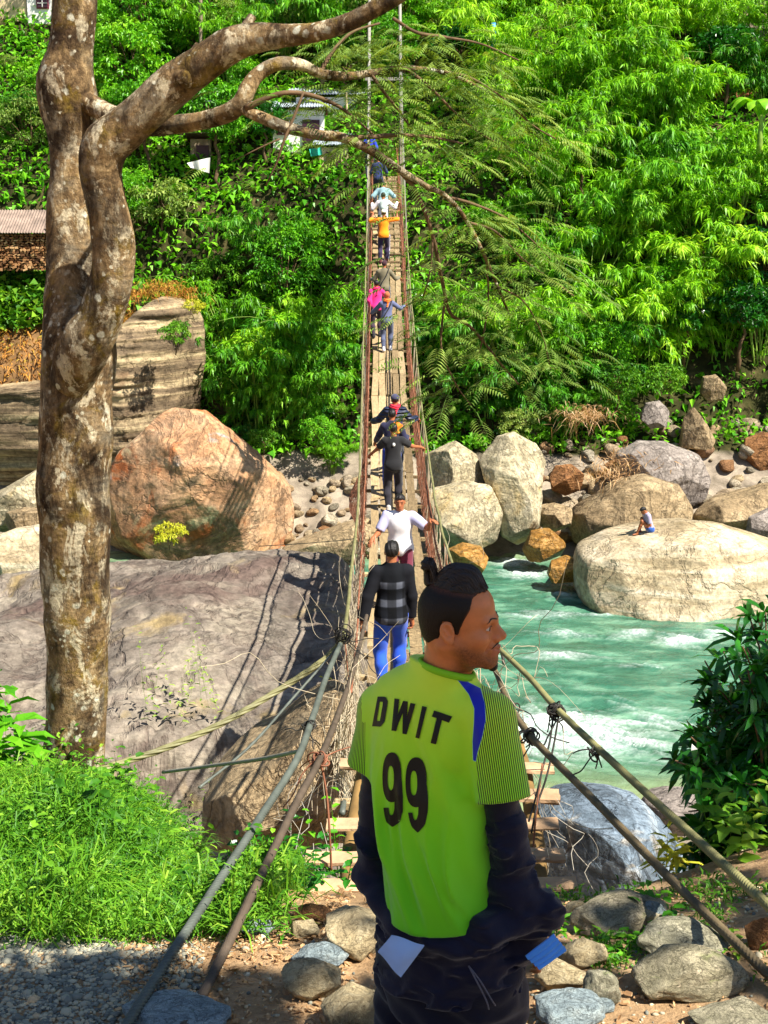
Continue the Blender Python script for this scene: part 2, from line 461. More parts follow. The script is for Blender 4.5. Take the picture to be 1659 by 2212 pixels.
# ---------------------------------------------------------------- boulders traced as solid shapes
def outline_rock(poly, Y, depth, seed, facets=18, rough=.05, ex=.75, nt=190, ns=110, shift=0.0):
    pts = np.array([P(x, y, Y)[:] for x, y in poly])
    c = pts.mean(0); q = pts[:, [0, 2]] - c[[0, 2]]
    th = np.linspace(0, 2 * math.pi, nt, endpoint=False)
    d = np.stack([np.cos(th), np.sin(th)], -1); R = np.zeros(nt)
    a = q; b = np.roll(q, -1, 0); e = b - a
    for k in range(nt):
        den = d[k, 0] * e[:, 1] - d[k, 1] * e[:, 0]
        den = np.where(np.abs(den) < 1e-9, 1e-9, den)
        s = (a[:, 0] * e[:, 1] - a[:, 1] * e[:, 0]) / den
        u = (a[:, 0] * d[k, 1] - a[:, 1] * d[k, 0]) / den
        ok = (s > 0) & (u >= -1e-6) & (u <= 1 + 1e-6)
        R[k] = s[ok].max() if ok.any() else np.linalg.norm(q, axis=1).mean()
    R = (np.roll(R, 1) + 2 * R + np.roll(R, -1)) / 4
    ph = np.linspace(-math.pi / 2, math.pi / 2, ns)
    cc = np.abs(np.cos(ph)) ** ex; ss = np.sign(np.sin(ph)) * np.abs(np.sin(ph)) ** ex
    x = cc[:, None] * R[None] * d[None, :, 0]; z = cc[:, None] * R[None] * d[None, :, 1]
    y = np.repeat(depth * ss[:, None], nt, 1) + shift * z
    V = np.stack([x, y, z], -1).reshape(-1, 3)
    size = R.mean()
    rs = np.random.default_rng(seed)
    for k in range(facets):
        n = rs.normal(size=3); n[1] = -abs(n[1]) * 1.2; n /= np.linalg.norm(n)
        # only planes facing the viewer carve, so the silhouette stays
        if abs(n[1]) < .45: continue
        h = (V @ n); m = h.max() * rs.uniform(.66, .88)
        o = np.clip(h - m, 0, None)
        V = V - .96 * o[:, None] * n[None]
    nrm = V / np.maximum(1e-6, np.linalg.norm(V, axis=1))[:, None]
    V = V + nrm * (fbm(V / size * 1.3 + seed, 3, seed) * rough * 1.1 * size + fbm(V / size * 4.5 + seed, 6, seed + 3, .62) * rough * .85 * size)[:, None]
    i = np.arange(ns - 1)[:, None] * nt; j = np.arange(nt)[None]; k = (j + 1) % nt
    F = np.stack([i + j, i + k, i + nt + k, i + nt + j], -1).reshape(-1, 4)
    return V + c[None], F

M_PALE = rock_mat('pale_river_rock', [hexc('7a6e56'), hexc('b2a686'), hexc('d2c6ac')], .55, .22, (.35, .35, 1.6), (.35, .9, .2), darkamt=.5, dark=hexc('6b5f4c'), patches=[(hexc('b99a5c'), .5, .55, .7)])
M_ORANGE = rock_mat('orange_streaked_rock', [hexc('94684a'), hexc('ba8e66'), hexc('d2b694')], .32, .25, (.3, .3, .9), (.2, .9, .3), darkamt=.6, dark=hexc('4d4238'), cracks=.15,
                    patches=[(hexc('ad6234'), .45, .53, .62), (hexc('dcc99a'), .42, .58, .66), (hexc('9aa0a0'), .5, .64, .72), (hexc('6a5a44'), .6, .63, .7)])
M_TAN = rock_mat('tan_rock', [hexc('6e5f48'), hexc('a08a68'), hexc('bfac8a')], .6, .2, (.4, .4, 1.8), (.3, -.9, 0), darkamt=.55, dark=hexc('5a4c3a'))
M_GREY = rock_mat('grey_lilac_rock', [hexc('675f58'), hexc('938980'), hexc('b4aaa0')], .6, .2, (.4, .4, 1.8), (.3, .2, .2), darkamt=.35, dark=hexc('59504a'))
M_BLUE = rock_mat('blue_grey_rock', [hexc('56646f'), hexc('7a8a98'), hexc('a6b0b6')], .9, .6, (.35, .35, 3.4), (.1, .55, .2), darkamt=.4, dark=hexc('3f464c'), patches=[(hexc('c9b48c'), .8, .62, .72)])
M_BIG = rock_mat('banded_white_rock', [hexc('8a7858'), hexc('bbaa8a'), hexc('d6cab2')], .35, .45, (.16, .16, 1.3), (.1, .22, 0), darkamt=.35, dark=hexc('7a6a52'), patches=[(hexc('c79f5f'), .3, .62, .74)])
M_BROWN = rock_mat('brown_rock', [hexc('6f4a30'), hexc('96693f'), hexc('b5855a')], .8, .3, darkamt=.4, dark=hexc('3c2a1e'))
M_WET = rock_mat('wet_golden_rock', [hexc('7a5526'), hexc('a97a38'), hexc('c9a468')], .8, .3, darkamt=.4, dark=hexc('3a2b18'), rough=.3)
M_STONE = rock_mat('path_stone', [hexc('77745f'), hexc('a09c84'), hexc('bcb69e')], 2.2, .1, (1, 1, 2), darkamt=.45, dark=hexc('55523f'), cracks=.25, patches=[(hexc('7d8a55'), 2.5, .6, .75), (hexc('d0c6ae'), 4, .62, .7)], objvar=.35, bd=.015)
M_COBBLE = rock_mat('river_cobble', [hexc('a09888'), hexc('c6bda8'), hexc('ddd6c6')], 1.2, .35, darkamt=.3, dark=hexc('5c5348'), cracks=.15, objvar=1.0)
M_CLIFF = rock_mat('layered_cliff_rock', [hexc('5f5140'), hexc('948062'), hexc('b6a47e')], .3, .75, (.12, .12, 2.2), (.05, .12, 0), darkamt=.5, dark=hexc('4a3c2c'), cracks=.25, patches=[(hexc('6d533a'), .35, .55, .68)])
M_SLAB = rock_mat('bank_slab_rock', [hexc('564e44'), hexc('80766a'), hexc('9c927e')], .28, .3, (.25, .6, 1.2), (.2, .3, .5), darkamt=.7, dark=hexc('4c3b34'), cracks=.12, patches=[(hexc('5f5048'), .3, .52, .62), (hexc('92805a'), .5, .58, .68)])

def boulder(label, poly, Y, depth, mat, seed, name='boulder', group='large boulders along the river', **kw):
    V, F = outline_rock(poly, Y, depth, seed, **kw)
    return wobj(name, V, F, mat, label, 'boulder', group)

boulder('huge orange and brown pyramid shaped boulder left of the bridge', [(222,1235),(228,1050),(250,990),(312,925),(345,896),(376,890),(440,896),(500,936),(566,998),(626,1058),(636,1120),(618,1235),(420,1260)], 51.2, 2.6, M_ORANGE, 5, facets=26, rough=.045, ex=.8)
boulder('cream white wedge of rock at the left edge behind the tree trunk', [(-90,1310),(-80,1190),(20,1150),(80,1140),(130,1180),(140,1310)], 47, 1.6, M_BIG, 8)
boulder('grey white boulder low at the left edge above the cream wedge', [(-60,1130),(-20,1070),(40,1040),(85,1012),(120,1040),(120,1130),(40,1150)], 50, 1.3, M_PALE, 9)
boulder('small tan boulder touching the left of the tree trunk', [(0,1145),(10,1110),(50,1098),(95,1100),(110,1140),(60,1165)], 48.7, .6, M_TAN, 10)
boulder('flat tan slab at the water under the left side of the bridge', [(606,1186),(660,1166),(740,1136),(795,1122),(830,1150),(790,1188),(700,1204),(630,1206)], 49.6, 1.1, M_TAN, 12, facets=6)
boulder('squat cream boulder at the waterside, lowest of the pale pile right of the bridge', [(925,1062),(1000,1042),(1062,1052),(1086,1105),(1074,1165),(1010,1195),(930,1185)], 49.8, 1.4, M_PALE, 13)
boulder('sunlit tan boulder on top of the squat cream one beside the bridge', [(905,990),(985,955),(1032,985),(1048,1040),(990,1080),(900,1070)], 51.2, 1.3, M_PALE, 14)
boulder('tallest pale upright boulder right of the bridge', [(1036,1000),(1075,946),(1112,937),(1160,963),(1184,1002),(1172,1062),(1164,1130),(1120,1175),(1080,1150),(1056,1060)], 50.6, 1.5, M_PALE, 15, facets=14)
boulder('rounded golden wet rock in the stream right of the bridge netting', [(962,1222),(968,1190),(1000,1177),(1040,1185),(1056,1208),(1040,1235),(985,1240)], 47.5, .8, M_WET, 16)
boulder('brown wet rock behind the foam between pale boulders', [(1128,1190),(1148,1150),(1188,1144),(1220,1172),(1212,1205),(1140,1212)], 48.8, .8, M_WET, 17)
boulder('dark topped wet rock just left of the biggest white boulder', [(1182,1240),(1190,1215),(1225,1203),(1262,1212),(1262,1255),(1190,1255)], 46.6, .6, M_WET, 18)
boulder('broad cracked boulder behind the seated man', [(1220,1160),(1238,1108),(1288,1076),(1330,1048),(1400,1030),(1472,1050),(1497,1100),(1492,1160),(1400,1185),(1260,1185)], 51.2, 1.9, M_TAN, 19, facets=16)
boulder('grey lilac boulder above the cracked boulder on the far bank', [(1333,985),(1380,955),(1440,958),(1512,985),(1534,1030),(1522,1085),(1480,1097),(1420,1080),(1340,1045)], 53, 1.7, M_GREY, 20)
boulder('reddish brown angular boulder among the cobbles right of the pale pile', [(1188,1030),(1200,1008),(1235,1004),(1262,1025),(1256,1062),(1222,1072),(1192,1058)], 52.3, .6, M_BROWN, 21)
boulder('tan block beside the reddish brown boulder', [(1150,1130),(1160,1095),(1200,1088),(1236,1100),(1232,1135),(1190,1148)], 50.6, .7, M_TAN, 22)
boulder('low flat brown boulder at the right edge above the water', [(1498,1120),(1540,1085),(1660,1050),(1740,1045),(1760,1130),(1620,1150),(1512,1142)], 51.4, 1.5, M_TAN, 23)
boulder('dark shaded boulder under the flat brown one at the right edge', [(1612,1170),(1620,1120),(1670,1098),(1740,1100),(1750,1190),(1650,1190)], 50.2, .9, M_GREY, 24)
boulder('orange brown boulder high on the bank at the right edge', [(1602,985),(1612,950),(1650,935),(1710,945),(1720,1000),(1640,1018)], 55, .9, M_BROWN, 25)
boulder('enormous white banded boulder in the river under the seated man', [(1238,1230),(1248,1190),(1320,1158),(1400,1140),(1480,1133),(1560,1142),(1650,1168),(1760,1200),(1820,1300),(1760,1400),(1500,1405),(1340,1400),(1275,1330),(1242,1280)], 46.2, 3.2, M_BIG, 26, facets=7, rough=.025, ex=.85)
boulder('brown rock half buried in the weedy slope, upper right', [(1383,905),(1395,872),(1425,866),(1448,890),(1440,922),(1405,925)], 55.6, .6, M_GREY, 27)
boulder('highest pale rock on the shaded earth slope, right', [(1512,850),(1520,815),(1548,810),(1568,835),(1560,865),(1530,868)], 57, .6, M_TAN, 28)
boulder('chalky outcrop on the slope between two brown rocks, right', [(1468,965),(1478,905),(1500,880),(1525,915),(1545,950),(1530,972)], 55.3, .8, M_TAN, 29)
boulder('blue grey boulder in shade below the right hand cables', [(1140,1830),(1158,1765),(1200,1742),(1260,1730),(1325,1732),(1395,1757),(1452,1812),(1495,1875),(1520,1970),(1440,2010),(1300,1990),(1180,1960)], 14, 1.0, M_BLUE, 31, facets=9, rough=.03)
boulder('low brown rock half in the water behind the blue grey boulder', [(1380,1770),(1400,1742),(1450,1735),(1520,1738),(1600,1755),(1600,1800),(1420,1800)], 21, .9, M_GREY, 32)

boulder('tan rock low on the near bank left of the bridge stair', [(440,1800),(440,1715),(500,1660),(575,1625),(650,1560),(720,1520),(775,1540),(780,1700),(760,1800)], 15.2, 1.6, M_TAN, 44, facets=20, rough=.07)
# ---- cliff
def make_cliff():
    poly = [(-260,1060),(-260,820),(-60,828),(60,835),(130,800),(235,730),(300,668),(345,640),(418,656),(440,706),(442,790),(430,880),(415,980),(380,1060)]
    V, F = outline_rock(poly, 55.5, 2.4, 41, facets=14, rough=.03, ex=.55, nt=200, ns=120)
    st = np.sin(V[:, 2] * 9 + 1.2 * fbm(V * .7, 3, 2)) * .06 + np.sin(V[:, 2] * 23 + V[:, 0] * .8) * .03 + fbm(V * np.array([.5, .5, 4.0]), 4, 6) * .22
    V[:, 1] += st
    wobj('rock_cliff', V, F, M_CLIFF, 'layered grey tan cliff behind the orange boulder on the left', 'cliff')
make_cliff()

# ---- near slab: a broad rock hump below the near bank
def slab_z(X, Y):
    p = np.stack([X, Y, 0 * X], -1)
    top = np.interp(Y, [13, 18, 22, 25, 28, 29.5, 33], [5.2, 5.3, 5.45, 5.85, 6.08, 6.05, 5.7])
    z = top - np.clip((Y - 29.2) / 2.0, 0, 3) ** 2 * 1.1
    edge = -.35 + .5 * fbm(p * .35, 2, 4)
    z = z - np.clip((X - edge + .6) / .9, 0, 5) ** 2 * 1.6
    z = z - np.clip((-4.3 - X) / 3.0, 0, 4) ** 1.25 * .40
    # hollow below the front ledge
    ledge = 21.6 + .35 * (X + 2.6) + fbm(p * .6, 3, 14) * .9
    z = z - 1.5 / (1 + np.exp((Y - ledge) / .12)) * np.clip((X + 4.4) / 1.6, 0, 1) * np.clip((-.9 - X) / .6, 0, 1)
    z = z + .35 * np.exp(-((X + 3.8) / 1.8) ** 2 - ((Y - 25.5) / 2.6) ** 2) - .35 * np.exp(-((X + 5.8) / .8) ** 2 - ((Y - 24) / 3.0) ** 2)
    cr = np.abs(fbm(p * .5 + 3, 3, 33)); z = z - np.exp(-(cr / .025) ** 2) * .10
    st = np.abs(fbm(p * np.array([.35, 1.1, 1]) + 9, 4, 61)); z = z - np.exp(-(st / .04) ** 2) * .12
    return z + fbm(p * .5, 4, 12) * .30 + fbm(p * np.array([1.3, 2.1, 1]), 6, 15, .62) * .17

def make_slab():
    xs = np.arange(-13, 1.3, .075); ys = np.arange(13.5, 33, .075)
    X, Y = np.meshgrid(xs, ys, indexing='ij'); Z = np.maximum(slab_z(X, Y), -2.5)
    nx, ny = X.shape
    V = np.stack([X, Y, Z], -1).reshape(-1, 3)
    i = np.arange(nx - 1)[:, None] * ny; j = np.arange(ny - 1)[None]
    F = np.stack([i + j, i + ny + j, i + ny + j + 1, i + j + 1], -1).reshape(-1, 4)
    # skirt closes the underside
    rim = np.concatenate([np.arange(nx) * ny, (nx - 1) * ny + np.arange(1, ny), np.arange(nx - 2, -1, -1) * ny + ny - 1, np.arange(ny - 2, 0, -1)])
    lowv = V[rim].copy(); lowv[:, 2] = -3.0
    n0 = len(V); m = len(rim); k = np.arange(m); k2 = (k + 1) % m
    S = np.stack([rim[k2], rim[k], n0 + k, n0 + k2], -1)
    wobj('rock_slab', np.vstack([V, lowv]), [F, S], M_SLAB, 'great weathered rock slab beside the tree trunk with the bridge shadow across it', 'boulder')
make_slab()

# ---- loose stones: a few shapes, copied
def stone_mesh(seed, sub=3, facets=14, mat=None, flat=.7):
    bm = bmesh.new(); bmesh.ops.create_icosphere(bm, subdivisions=sub, radius=1.0)
    V = np.array([v.co[:] for v in bm.verts]); bm.verts.index_update()
    F = np.array([[v.index for v in f.verts] for f in bm.faces]); bm.free()
    rs = np.random.default_rng(seed)
    for k in range(facets):
        n = rs.normal(size=3); n /= np.linalg.norm(n); h = V @ n; m = rs.uniform(.62, .9)
        V = V - .9 * np.clip(h - m, 0, None)[:, None] * n
    V = V * (1 + .16 * fbm(V * 1.1 + seed, 3, seed)[:, None] + .07 * fbm(V * 3.5, 5, seed)[:, None])
    V[:, 2] *= flat; V[:, 1] *= rs.uniform(.75, 1.0)
    return mesh_from('stone', V, F, mat, True)

COBBLES = [stone_mesh(60 + k, 3, 8, M_COBBLE, random.uniform(.6, .85)) for k in range(8)]
def cobble(x, y, z, r, group, label):
    o = obj('stone', random.choice(COBBLES), None, label, 'stone', group, None, (x, y, z))
    o.scale = (r * random.uniform(.85, 1.25), r * random.uniform(.85, 1.1), r * random.uniform(.8, 1.1))
    o.rotation_euler = (random.uniform(-.4, .4), random.uniform(-.4, .4), random.uniform(0, 6.28))
    return o

def scatter_cobbles():
    def zone(n, x0, x1, y0, y1, r0, r1, group, label, Ya, Yb):
        for k in range(n):
            Y = random.uniform(Ya, Yb)
            f = (Y - Ya) / (Yb - Ya)
            py = y1 + (y0 - y1) * f + random.uniform(-8, 8); px = random.uniform(x0, x1)
            p = P(px, py, Y); r = r0 * (r1 / r0) ** random.random()
            cobble(p.x, Y, tz(p.x, Y) + r * .35, r, group, label)
    zone(85, 600, 800, 960, 1170, .09, .5, 'cobbles left of the bridge', 'pale river stone in the heap between the orange boulder and the bridge', 50.8, 54.5)
    zone(70, 1120, 1700, 960, 1150, .25, .62, 'cobbles right of the bridge', 'river stone lying among the large boulders of the far right bank', 51.6, 55.5)
    zone(82, 1120, 1700, 950, 1150, .08, .42, 'cobbles right of the bridge', 'river stone lying among the large boulders of the far right bank', 51.6, 56)
    zone(18, -60, 90, 1000, 1130, .15, .6, 'stones left of the tree trunk', 'pale stone on the bank below the cliff at the left edge', 49.5, 53.5)
    zone(22, 1430, 1700, 760, 930, .12, .45, 'stones on the shaded slope', 'stone lying on the bare shaded slope above the right bank', 56, 58)
scatter_cobbles()

# foreground stones, each one placed
def fstone(label, x, y, w, h, mat=None, Y=None, flat=None, seed=0, group='stones of the foreground path'):
    # ground distance of the stone's foot
    if Y is None:
        Y = 4.0
        for k in range(400):
            p = P(x, y + h * .35, Y)
            if p.z <= tz(p.x, p.y): break
            Y += .02
    p = P(x, y, Y); sc = Y / FPX * 1.05
    V, F = None, None
    me = stone_mesh(200 + seed, 5, 18, mat or M_STONE, 1.0)
    o = obj('stone', me, None, label, 'stone', group, None, (p.x, Y + .5 * w * sc * .35, p.z))
    o.scale = (w * .60 * sc, w * .48 * sc, h * .62 * sc)
    o.rotation_euler = (0, random.uniform(-.08, .08), random.uniform(-.3, .3))
    return o
M_STONEB = rock_mat('path_stone_blue', [hexc('6f7c80'), hexc('8c9a9c'), hexc('a9b2ae')], 2.2, .1, (1, 1, 2), darkamt=.4, dark=hexc('3f474a'), cracks=.25, bd=.015)
M_STONET = rock_mat('path_stone_tan', [hexc('9a8a68'), hexc('b8a680'), hexc('cdbf9c')], 2.4, .1, (1, 1, 2), darkamt=.35, dark=hexc('6a5c42'), cracks=.15, bd=.015)
fstone('large pale stone left of the man at thigh height', 765, 2025, 145, 120, M_STONET, seed=1)
fstone('blue grey rounded stone left of the large pale one', 692, 2076, 118, 62, M_STONEB, seed=2)
fstone('smooth tan rounded stone lying in the leaf litter', 672, 2130, 134, 88, M_STONET, seed=3)
fstone('flat pale stone at the bottom edge left of the man', 760, 2190, 140, 110, M_STONET, seed=4)
fstone('small grey pointed stone in the grass left of the path', 560, 2012, 70, 44, M_STONEB, seed=5)
fstone('sage green boulder below the blue grey rock', 1342, 1995, 196, 84, None, seed=6)
fstone('pale block with a mossy face beside the hanging mask', 1262, 2068, 96, 70, M_STONET, seed=7)
fstone('wide flat stone right of the weeds', 1490, 2050, 205, 70, None, seed=8)
fstone('big flat grey slab at lower right', 1490, 2128, 232, 96, None, seed=9)
fstone('pale trodden stone right of the man', 1212, 2120, 130, 74, M_STONET, seed=10)
fstone('grey block standing on the path edge', 1292, 2148, 84, 84, None, seed=11)
fstone('long slab at the bottom edge right of the man', 1225, 2196, 170, 70, M_STONEB, seed=12)
fstone('small bluish stone below the grey block', 1290, 2182, 80, 30, M_STONEB, seed=13)
fstone('low stone at the bottom right corner', 1600, 2208, 190, 34, None, seed=14)
fstone('rust brown rock at the right edge under the upper cable', 1655, 2030, 80, 70, M_BROWN, seed=15)
fstone('little stone wedged between the sage boulder and blue rock', 1245, 1972, 60, 46, M_STONET, seed=16)
fstone('dark grey stone leaning on the sage boulder', 1410, 1985, 60, 60, M_STONEB, seed=17)
fstone('mossy brown block by the lowest plank', 680, 1985, 84, 40, M_BROWN, seed=18)
fstone('grey stone block at the foot of the left cables', 372, 2212, 240, 46, M_STONEB, seed=19)
fstone('pale stone under the edge of the grass left of the path', 655, 2015, 66, 50, M_STONET, seed=20)
# ================================================================ VEGETATION
def leaves(B, D, L, W, rs, droop=.15, fold=.25, up=None):
    """diamond leaves: base points, unit directions, lengths, widths -> V, F"""
    B = np.asarray(B); D = np.asarray(D); n = len(B)
    D = D / np.maximum(1e-9, np.linalg.norm(D, axis=1))[:, None]
    ref = np.tile(np.array([0, 0, 1.0]), (n, 1)) + rs.normal(size=(n, 3)) * .35
    if up is not None: ref = up
    S = np.cross(D, ref); S /= np.maximum(1e-9, np.linalg.norm(S, axis=1))[:, None]
    N = np.cross(S, D)
    L = np.broadcast_to(L, (n,))[:, None]; W = np.broadcast_to(W, (n,))[:, None]
    mid = B + D * L * .42 + N * L * .04
    tip = B + D * L + np.array([0, 0, -1.0]) * L * droop
    V = np.stack([B, mid + S * W * .5 + N * W * fold, tip, mid - S * W * .5 + N * W * fold], 1).reshape(-1, 3)
    return V, np.arange(4 * n).reshape(n, 4)

def ovals(B, D, L, W, rs, droop=.3, fold=.12, up=None):
    """pointed oval leaves folded along the midrib: four quads each"""
    V, F = leaves(B, D, L, W, rs, droop, fold, up); n = len(F); q = V.reshape(n, 4, 3)
    b, l, t, r = q[:, 0], q[:, 1], q[:, 2], q[:, 3]; m = (l + r) / 2
    l1 = b * .62 + l * .38 + (l - m) * .42; r1 = b * .62 + r * .38 + (r - m) * .42; l2 = l * .60 + t * .40 + (l - m) * .24; r2 = r * .60 + t * .40 + (r - m) * .24
    # follow the arch of the blade, with a midrib
    def arch(a, u): return a + np.array([0, 0, 1.0]) * (np.linalg.norm(t - b, axis=1) * droop * .55 * u * (1 - u))[:, None]
    l1, r1, l2, r2 = arch(l1, .35), arch(r1, .35), arch(l2, .72), arch(r2, .72)
    m1, m2 = (l1 + r1) / 2, (l2 + r2) / 2; w = np.linalg.norm(l1 - r1, axis=1)[:, None]; m1 = m1 - np.array([0, 0, .12]) * w; m2 = m2 - np.array([0, 0, .12]) * w
    V = np.stack([b, l1, m1, r1, l2, m2, r2, t], 1).reshape(-1, 3); i = np.arange(n)[:, None] * 8
    return V, np.concatenate([i + np.array([q_]) for q_ in ([0, 1, 2, 3], [1, 4, 5, 2], [2, 5, 6, 3], [4, 7, 6, 5])], 1).reshape(-1, 4)

def leaf_obj(name, parts, mat, parent=None, origin=(0,0,0), vals=None):
    V = np.concatenate([p[0] for p in parts]); k = 0; F = []
    for p in parts: F.append(p[1] + k); k += len(p[0])
    if vals is not None: vals = [np.repeat(v, len(p[1]) // max(1, len(v))) for v, p in zip(vals, parts)]
    F = np.concatenate(F); n = len(F)
    v = np.concatenate(vals) if vals is not None else np.random.default_rng(len(V)).random(n)
    return mesh_from(name, V - np.asarray(origin)[None], F, mat, False, {'v': ('FACE', 'FLOAT', v)})

L_BAMBOO = leaf_mat('bamboo_leaf', [hexc('26580a'), hexc('58980f'), hexc('86c41c'), hexc('bce03c')], .36, .45)
L_DEEP = leaf_mat('deep_bamboo_leaf', [hexc('1e500c'), hexc('3c8012'), hexc('66aa1c'), hexc('98cc36')], .32, .45)  # deeper greens for variety; also paint shade into the colour of the dim clumps
L_BROAD = leaf_mat('broad_leaf', [hexc('20560c'), hexc('448a14'), hexc('70b41e'), hexc('a2d038')], .30, .42)
L_DARK = leaf_mat('glossy_dark_leaf', [hexc('123c0c'), hexc('1f5a14'), hexc('2f7a1c'), hexc('5aa42c')], .3, .3, spec=.5)
L_OLIVE = leaf_mat('feathery_leaf', [hexc('446428'), hexc('6a8834'), hexc('98b052'), hexc('c8cc78')], .36, .5)
L_GRASS = leaf_mat('grass_blade', [hexc('1c4408'), hexc('3c7412'), hexc('6ca022'), hexc('b0c848')], .30, .5)
L_DRY = leaf_mat('dry_leaf', [hexc('6a4e34'), hexc('a07a52'), hexc('c4a074'), hexc('dcc49c')], .25, .7)
L_RUST = leaf_mat('rusty_grass', [hexc('7a4a1c'), hexc('a8702c'), hexc('c08a3c'), hexc('8a9a34')], .3, .7)
L_YEL = leaf_mat('yellow_leaf', [hexc('6e8418'), hexc('9cac28'), hexc('ccc83c'), hexc('b0c43a')], .36, .5)
def bark_mat():
    t = NT('mottled_bark'); v = t.coord(scale=(1, 1, .8))
    n = t.noise(v, 5.5, 10, .7, .6)
    c = t.ramp(n, [(.30, hexc('2a2017')), (.43, hexc('604c34')), (.55, hexc('8e7450')), (.71, hexc('bea478'))])
    gy = t.noise(t.coord(loc=(4, 1, 9)), 3.4, 9, .7, .5)
    c = t.mix(t.math('MULTIPLY', t.ramp(gy, [(.50, 0.0), (.62, 1.0)]), .5), c, hexc('8a8472'))
    moss = t.noise(t.coord(loc=(9, 3, 2)), 4.2, 8, .68, .6)
    c = t.mix(t.math('MULTIPLY', t.ramp(moss, [(.54, 0.0), (.66, 1.0)]), .8), c, hexc('7f681c'))
    fl = t.noise(t.coord(loc=(7, 7, 1), scale=(1, 1, .55)), 7.5, 10, .74, .4)
    c = t.mix(t.math('MULTIPLY', t.ramp(fl, [(.53, 0.0), (.575, 1.0)]), .85), c, hexc('cdbf9f'))
    dk = t.noise(t.coord(loc=(2, 8, 7), scale=(1, 1, .6)), 3.2, 9, .72, .6)
    c = t.mix(t.math('MULTIPLY', t.ramp(dk, [(.47, 0.0), (.60, 1.0)]), .85), c, hexc('2a1e14'))
    wob = t.mix(.05, t.coord(), t.noise(v, 14, 4, .6, 0, 'Color'))
    for sc, th, m0, m1, col, amt in ((8, .19, .46, .53, 'c9c6b0', .9), (17, .20, .49, .56, 'd4ceb4', .85)):
        vo = t.n('TexVoronoi', feature='F1', inp={'Vector': wob, 'Scale': sc}); msk = t.ramp(t.noise(t.coord(loc=(sc, 2, 1)), 3.0, 5), [(m0, 0.0), (m1, 1.0)])
        sp = t.math('MULTIPLY', t.ramp(vo.outputs['Distance'], [(th * .75, 1.0), (th * 1.15, 0.0)]), msk)
        c = t.mix(t.math('MULTIPLY', sp, amt), c, hexc(col))
    f = t.noise(t.coord(scale=(1, 1, .5)), 42, 7, .75)
    c = t.mix(.75, c, t.mix(1.0, c, t.ramp(f, [(.28, .35), (.7, 1.45)]), 'MULTIPLY'))
    rings = t.n('TexWave', wave_type='BANDS', bands_direction='Z', inp={'Vector': t.coord(), 'Scale': 7, 'Distortion': 9, 'Detail': 5, 'Detail Scale': 1.2, 'Detail Roughness': .7}).outputs['Fac']
    h = t.math('ADD', t.math('MULTIPLY', n, .8), t.math('ADD', t.math('MULTIPLY', f, .6), t.math('MULTIPLY', rings, .06)))
    return t.done(t.pbr(c, .92, t.bump(h, 1.0, .035), .12))
M_BARK = bark_mat()
M_TWIG = simple_mat('twig_bark', hexc('5f4a33'), .85, .4, 8, .4)
M_CULM = simple_mat('bamboo_culm', hexc('7d9a3c'), .5, .3, 3, .1)

# ---------------------------------------------------------------- bamboo clumps
def bamboo_meshes(seed, nc=13, H=(4.5, 7.5), spread=1.5, spl=14, lf=32, lm=None):
    rs = np.random.default_rng(seed)
    g = Geo(); parts = []; vals = []
    for c in range(nc):
        a = rs.uniform(0, 2 * math.pi); b = np.array([math.cos(a), math.sin(a), 0]) * rs.uniform(0, .5)
        a2 = a + rs.normal() * .5; out = np.array([math.cos(a2), math.sin(a2), 0])
        h = rs.uniform(*H); lean = rs.uniform(.2, 1.0) * spread; dr = rs.uniform(.6, 1.6) * spread
        t = np.linspace(0, 1, 14)
        C = b + out * (lean * t + dr * t ** 3)[:, None] + np.array([0, 0, 1.0]) * (h * (t - .34 * t ** 4))[:, None]
        add_tube(g, C, .035 * (1 - .8 * t), 5)
        cv = rs.uniform(-.22, .22)
        for s in range(spl):
            u = rs.uniform(.18, 1) ** .8
            k = u * 13; i = min(12, int(k)); p = C[i] + (C[i + 1] - C[i]) * (k - i)
            aa = rs.uniform(0, 2 * math.pi)
            d = np.array([math.cos(aa), math.sin(aa), rs.uniform(-.15, .6)]) + out * .5; d /= np.linalg.norm(d)
            bl = rs.uniform(.45, 1.15) * (1.15 - .4 * u)
            m = lf
            f = rs.uniform(.25, 1, m)
            base = p + d * (bl * f)[:, None] + np.array([0, 0, -.28]) * (bl * f ** 2)[:, None]
            side = rs.normal(size=(m, 3)) * .55
            dd = d[None] * .8 + side + np.array([0, 0, -.75])
            L = rs.uniform(.24, .48, m); W = L * rs.uniform(.13, .19, m)
            parts.append(leaves(base, dd, L, W, rs, .2)); vals.append(np.clip(.5 + cv + rs.normal(size=m) * .16 + (f - .6) * .25, 0, 1))
    V, F = g.out()
    return leaf_obj('foliage', parts, lm or L_BAMBOO, None, (0,0,0), vals), mesh_from('stems', V, F, M_CULM, True, None)

BAMBOO = [bamboo_meshes(300 + k, 14, (4.5 + .5 * (k % 3), 7.0 + .5 * (k % 3)), 1.2 + .35 * (k % 4), lm=L_DEEP if k in (3, 4) else None) for k in range(6)]

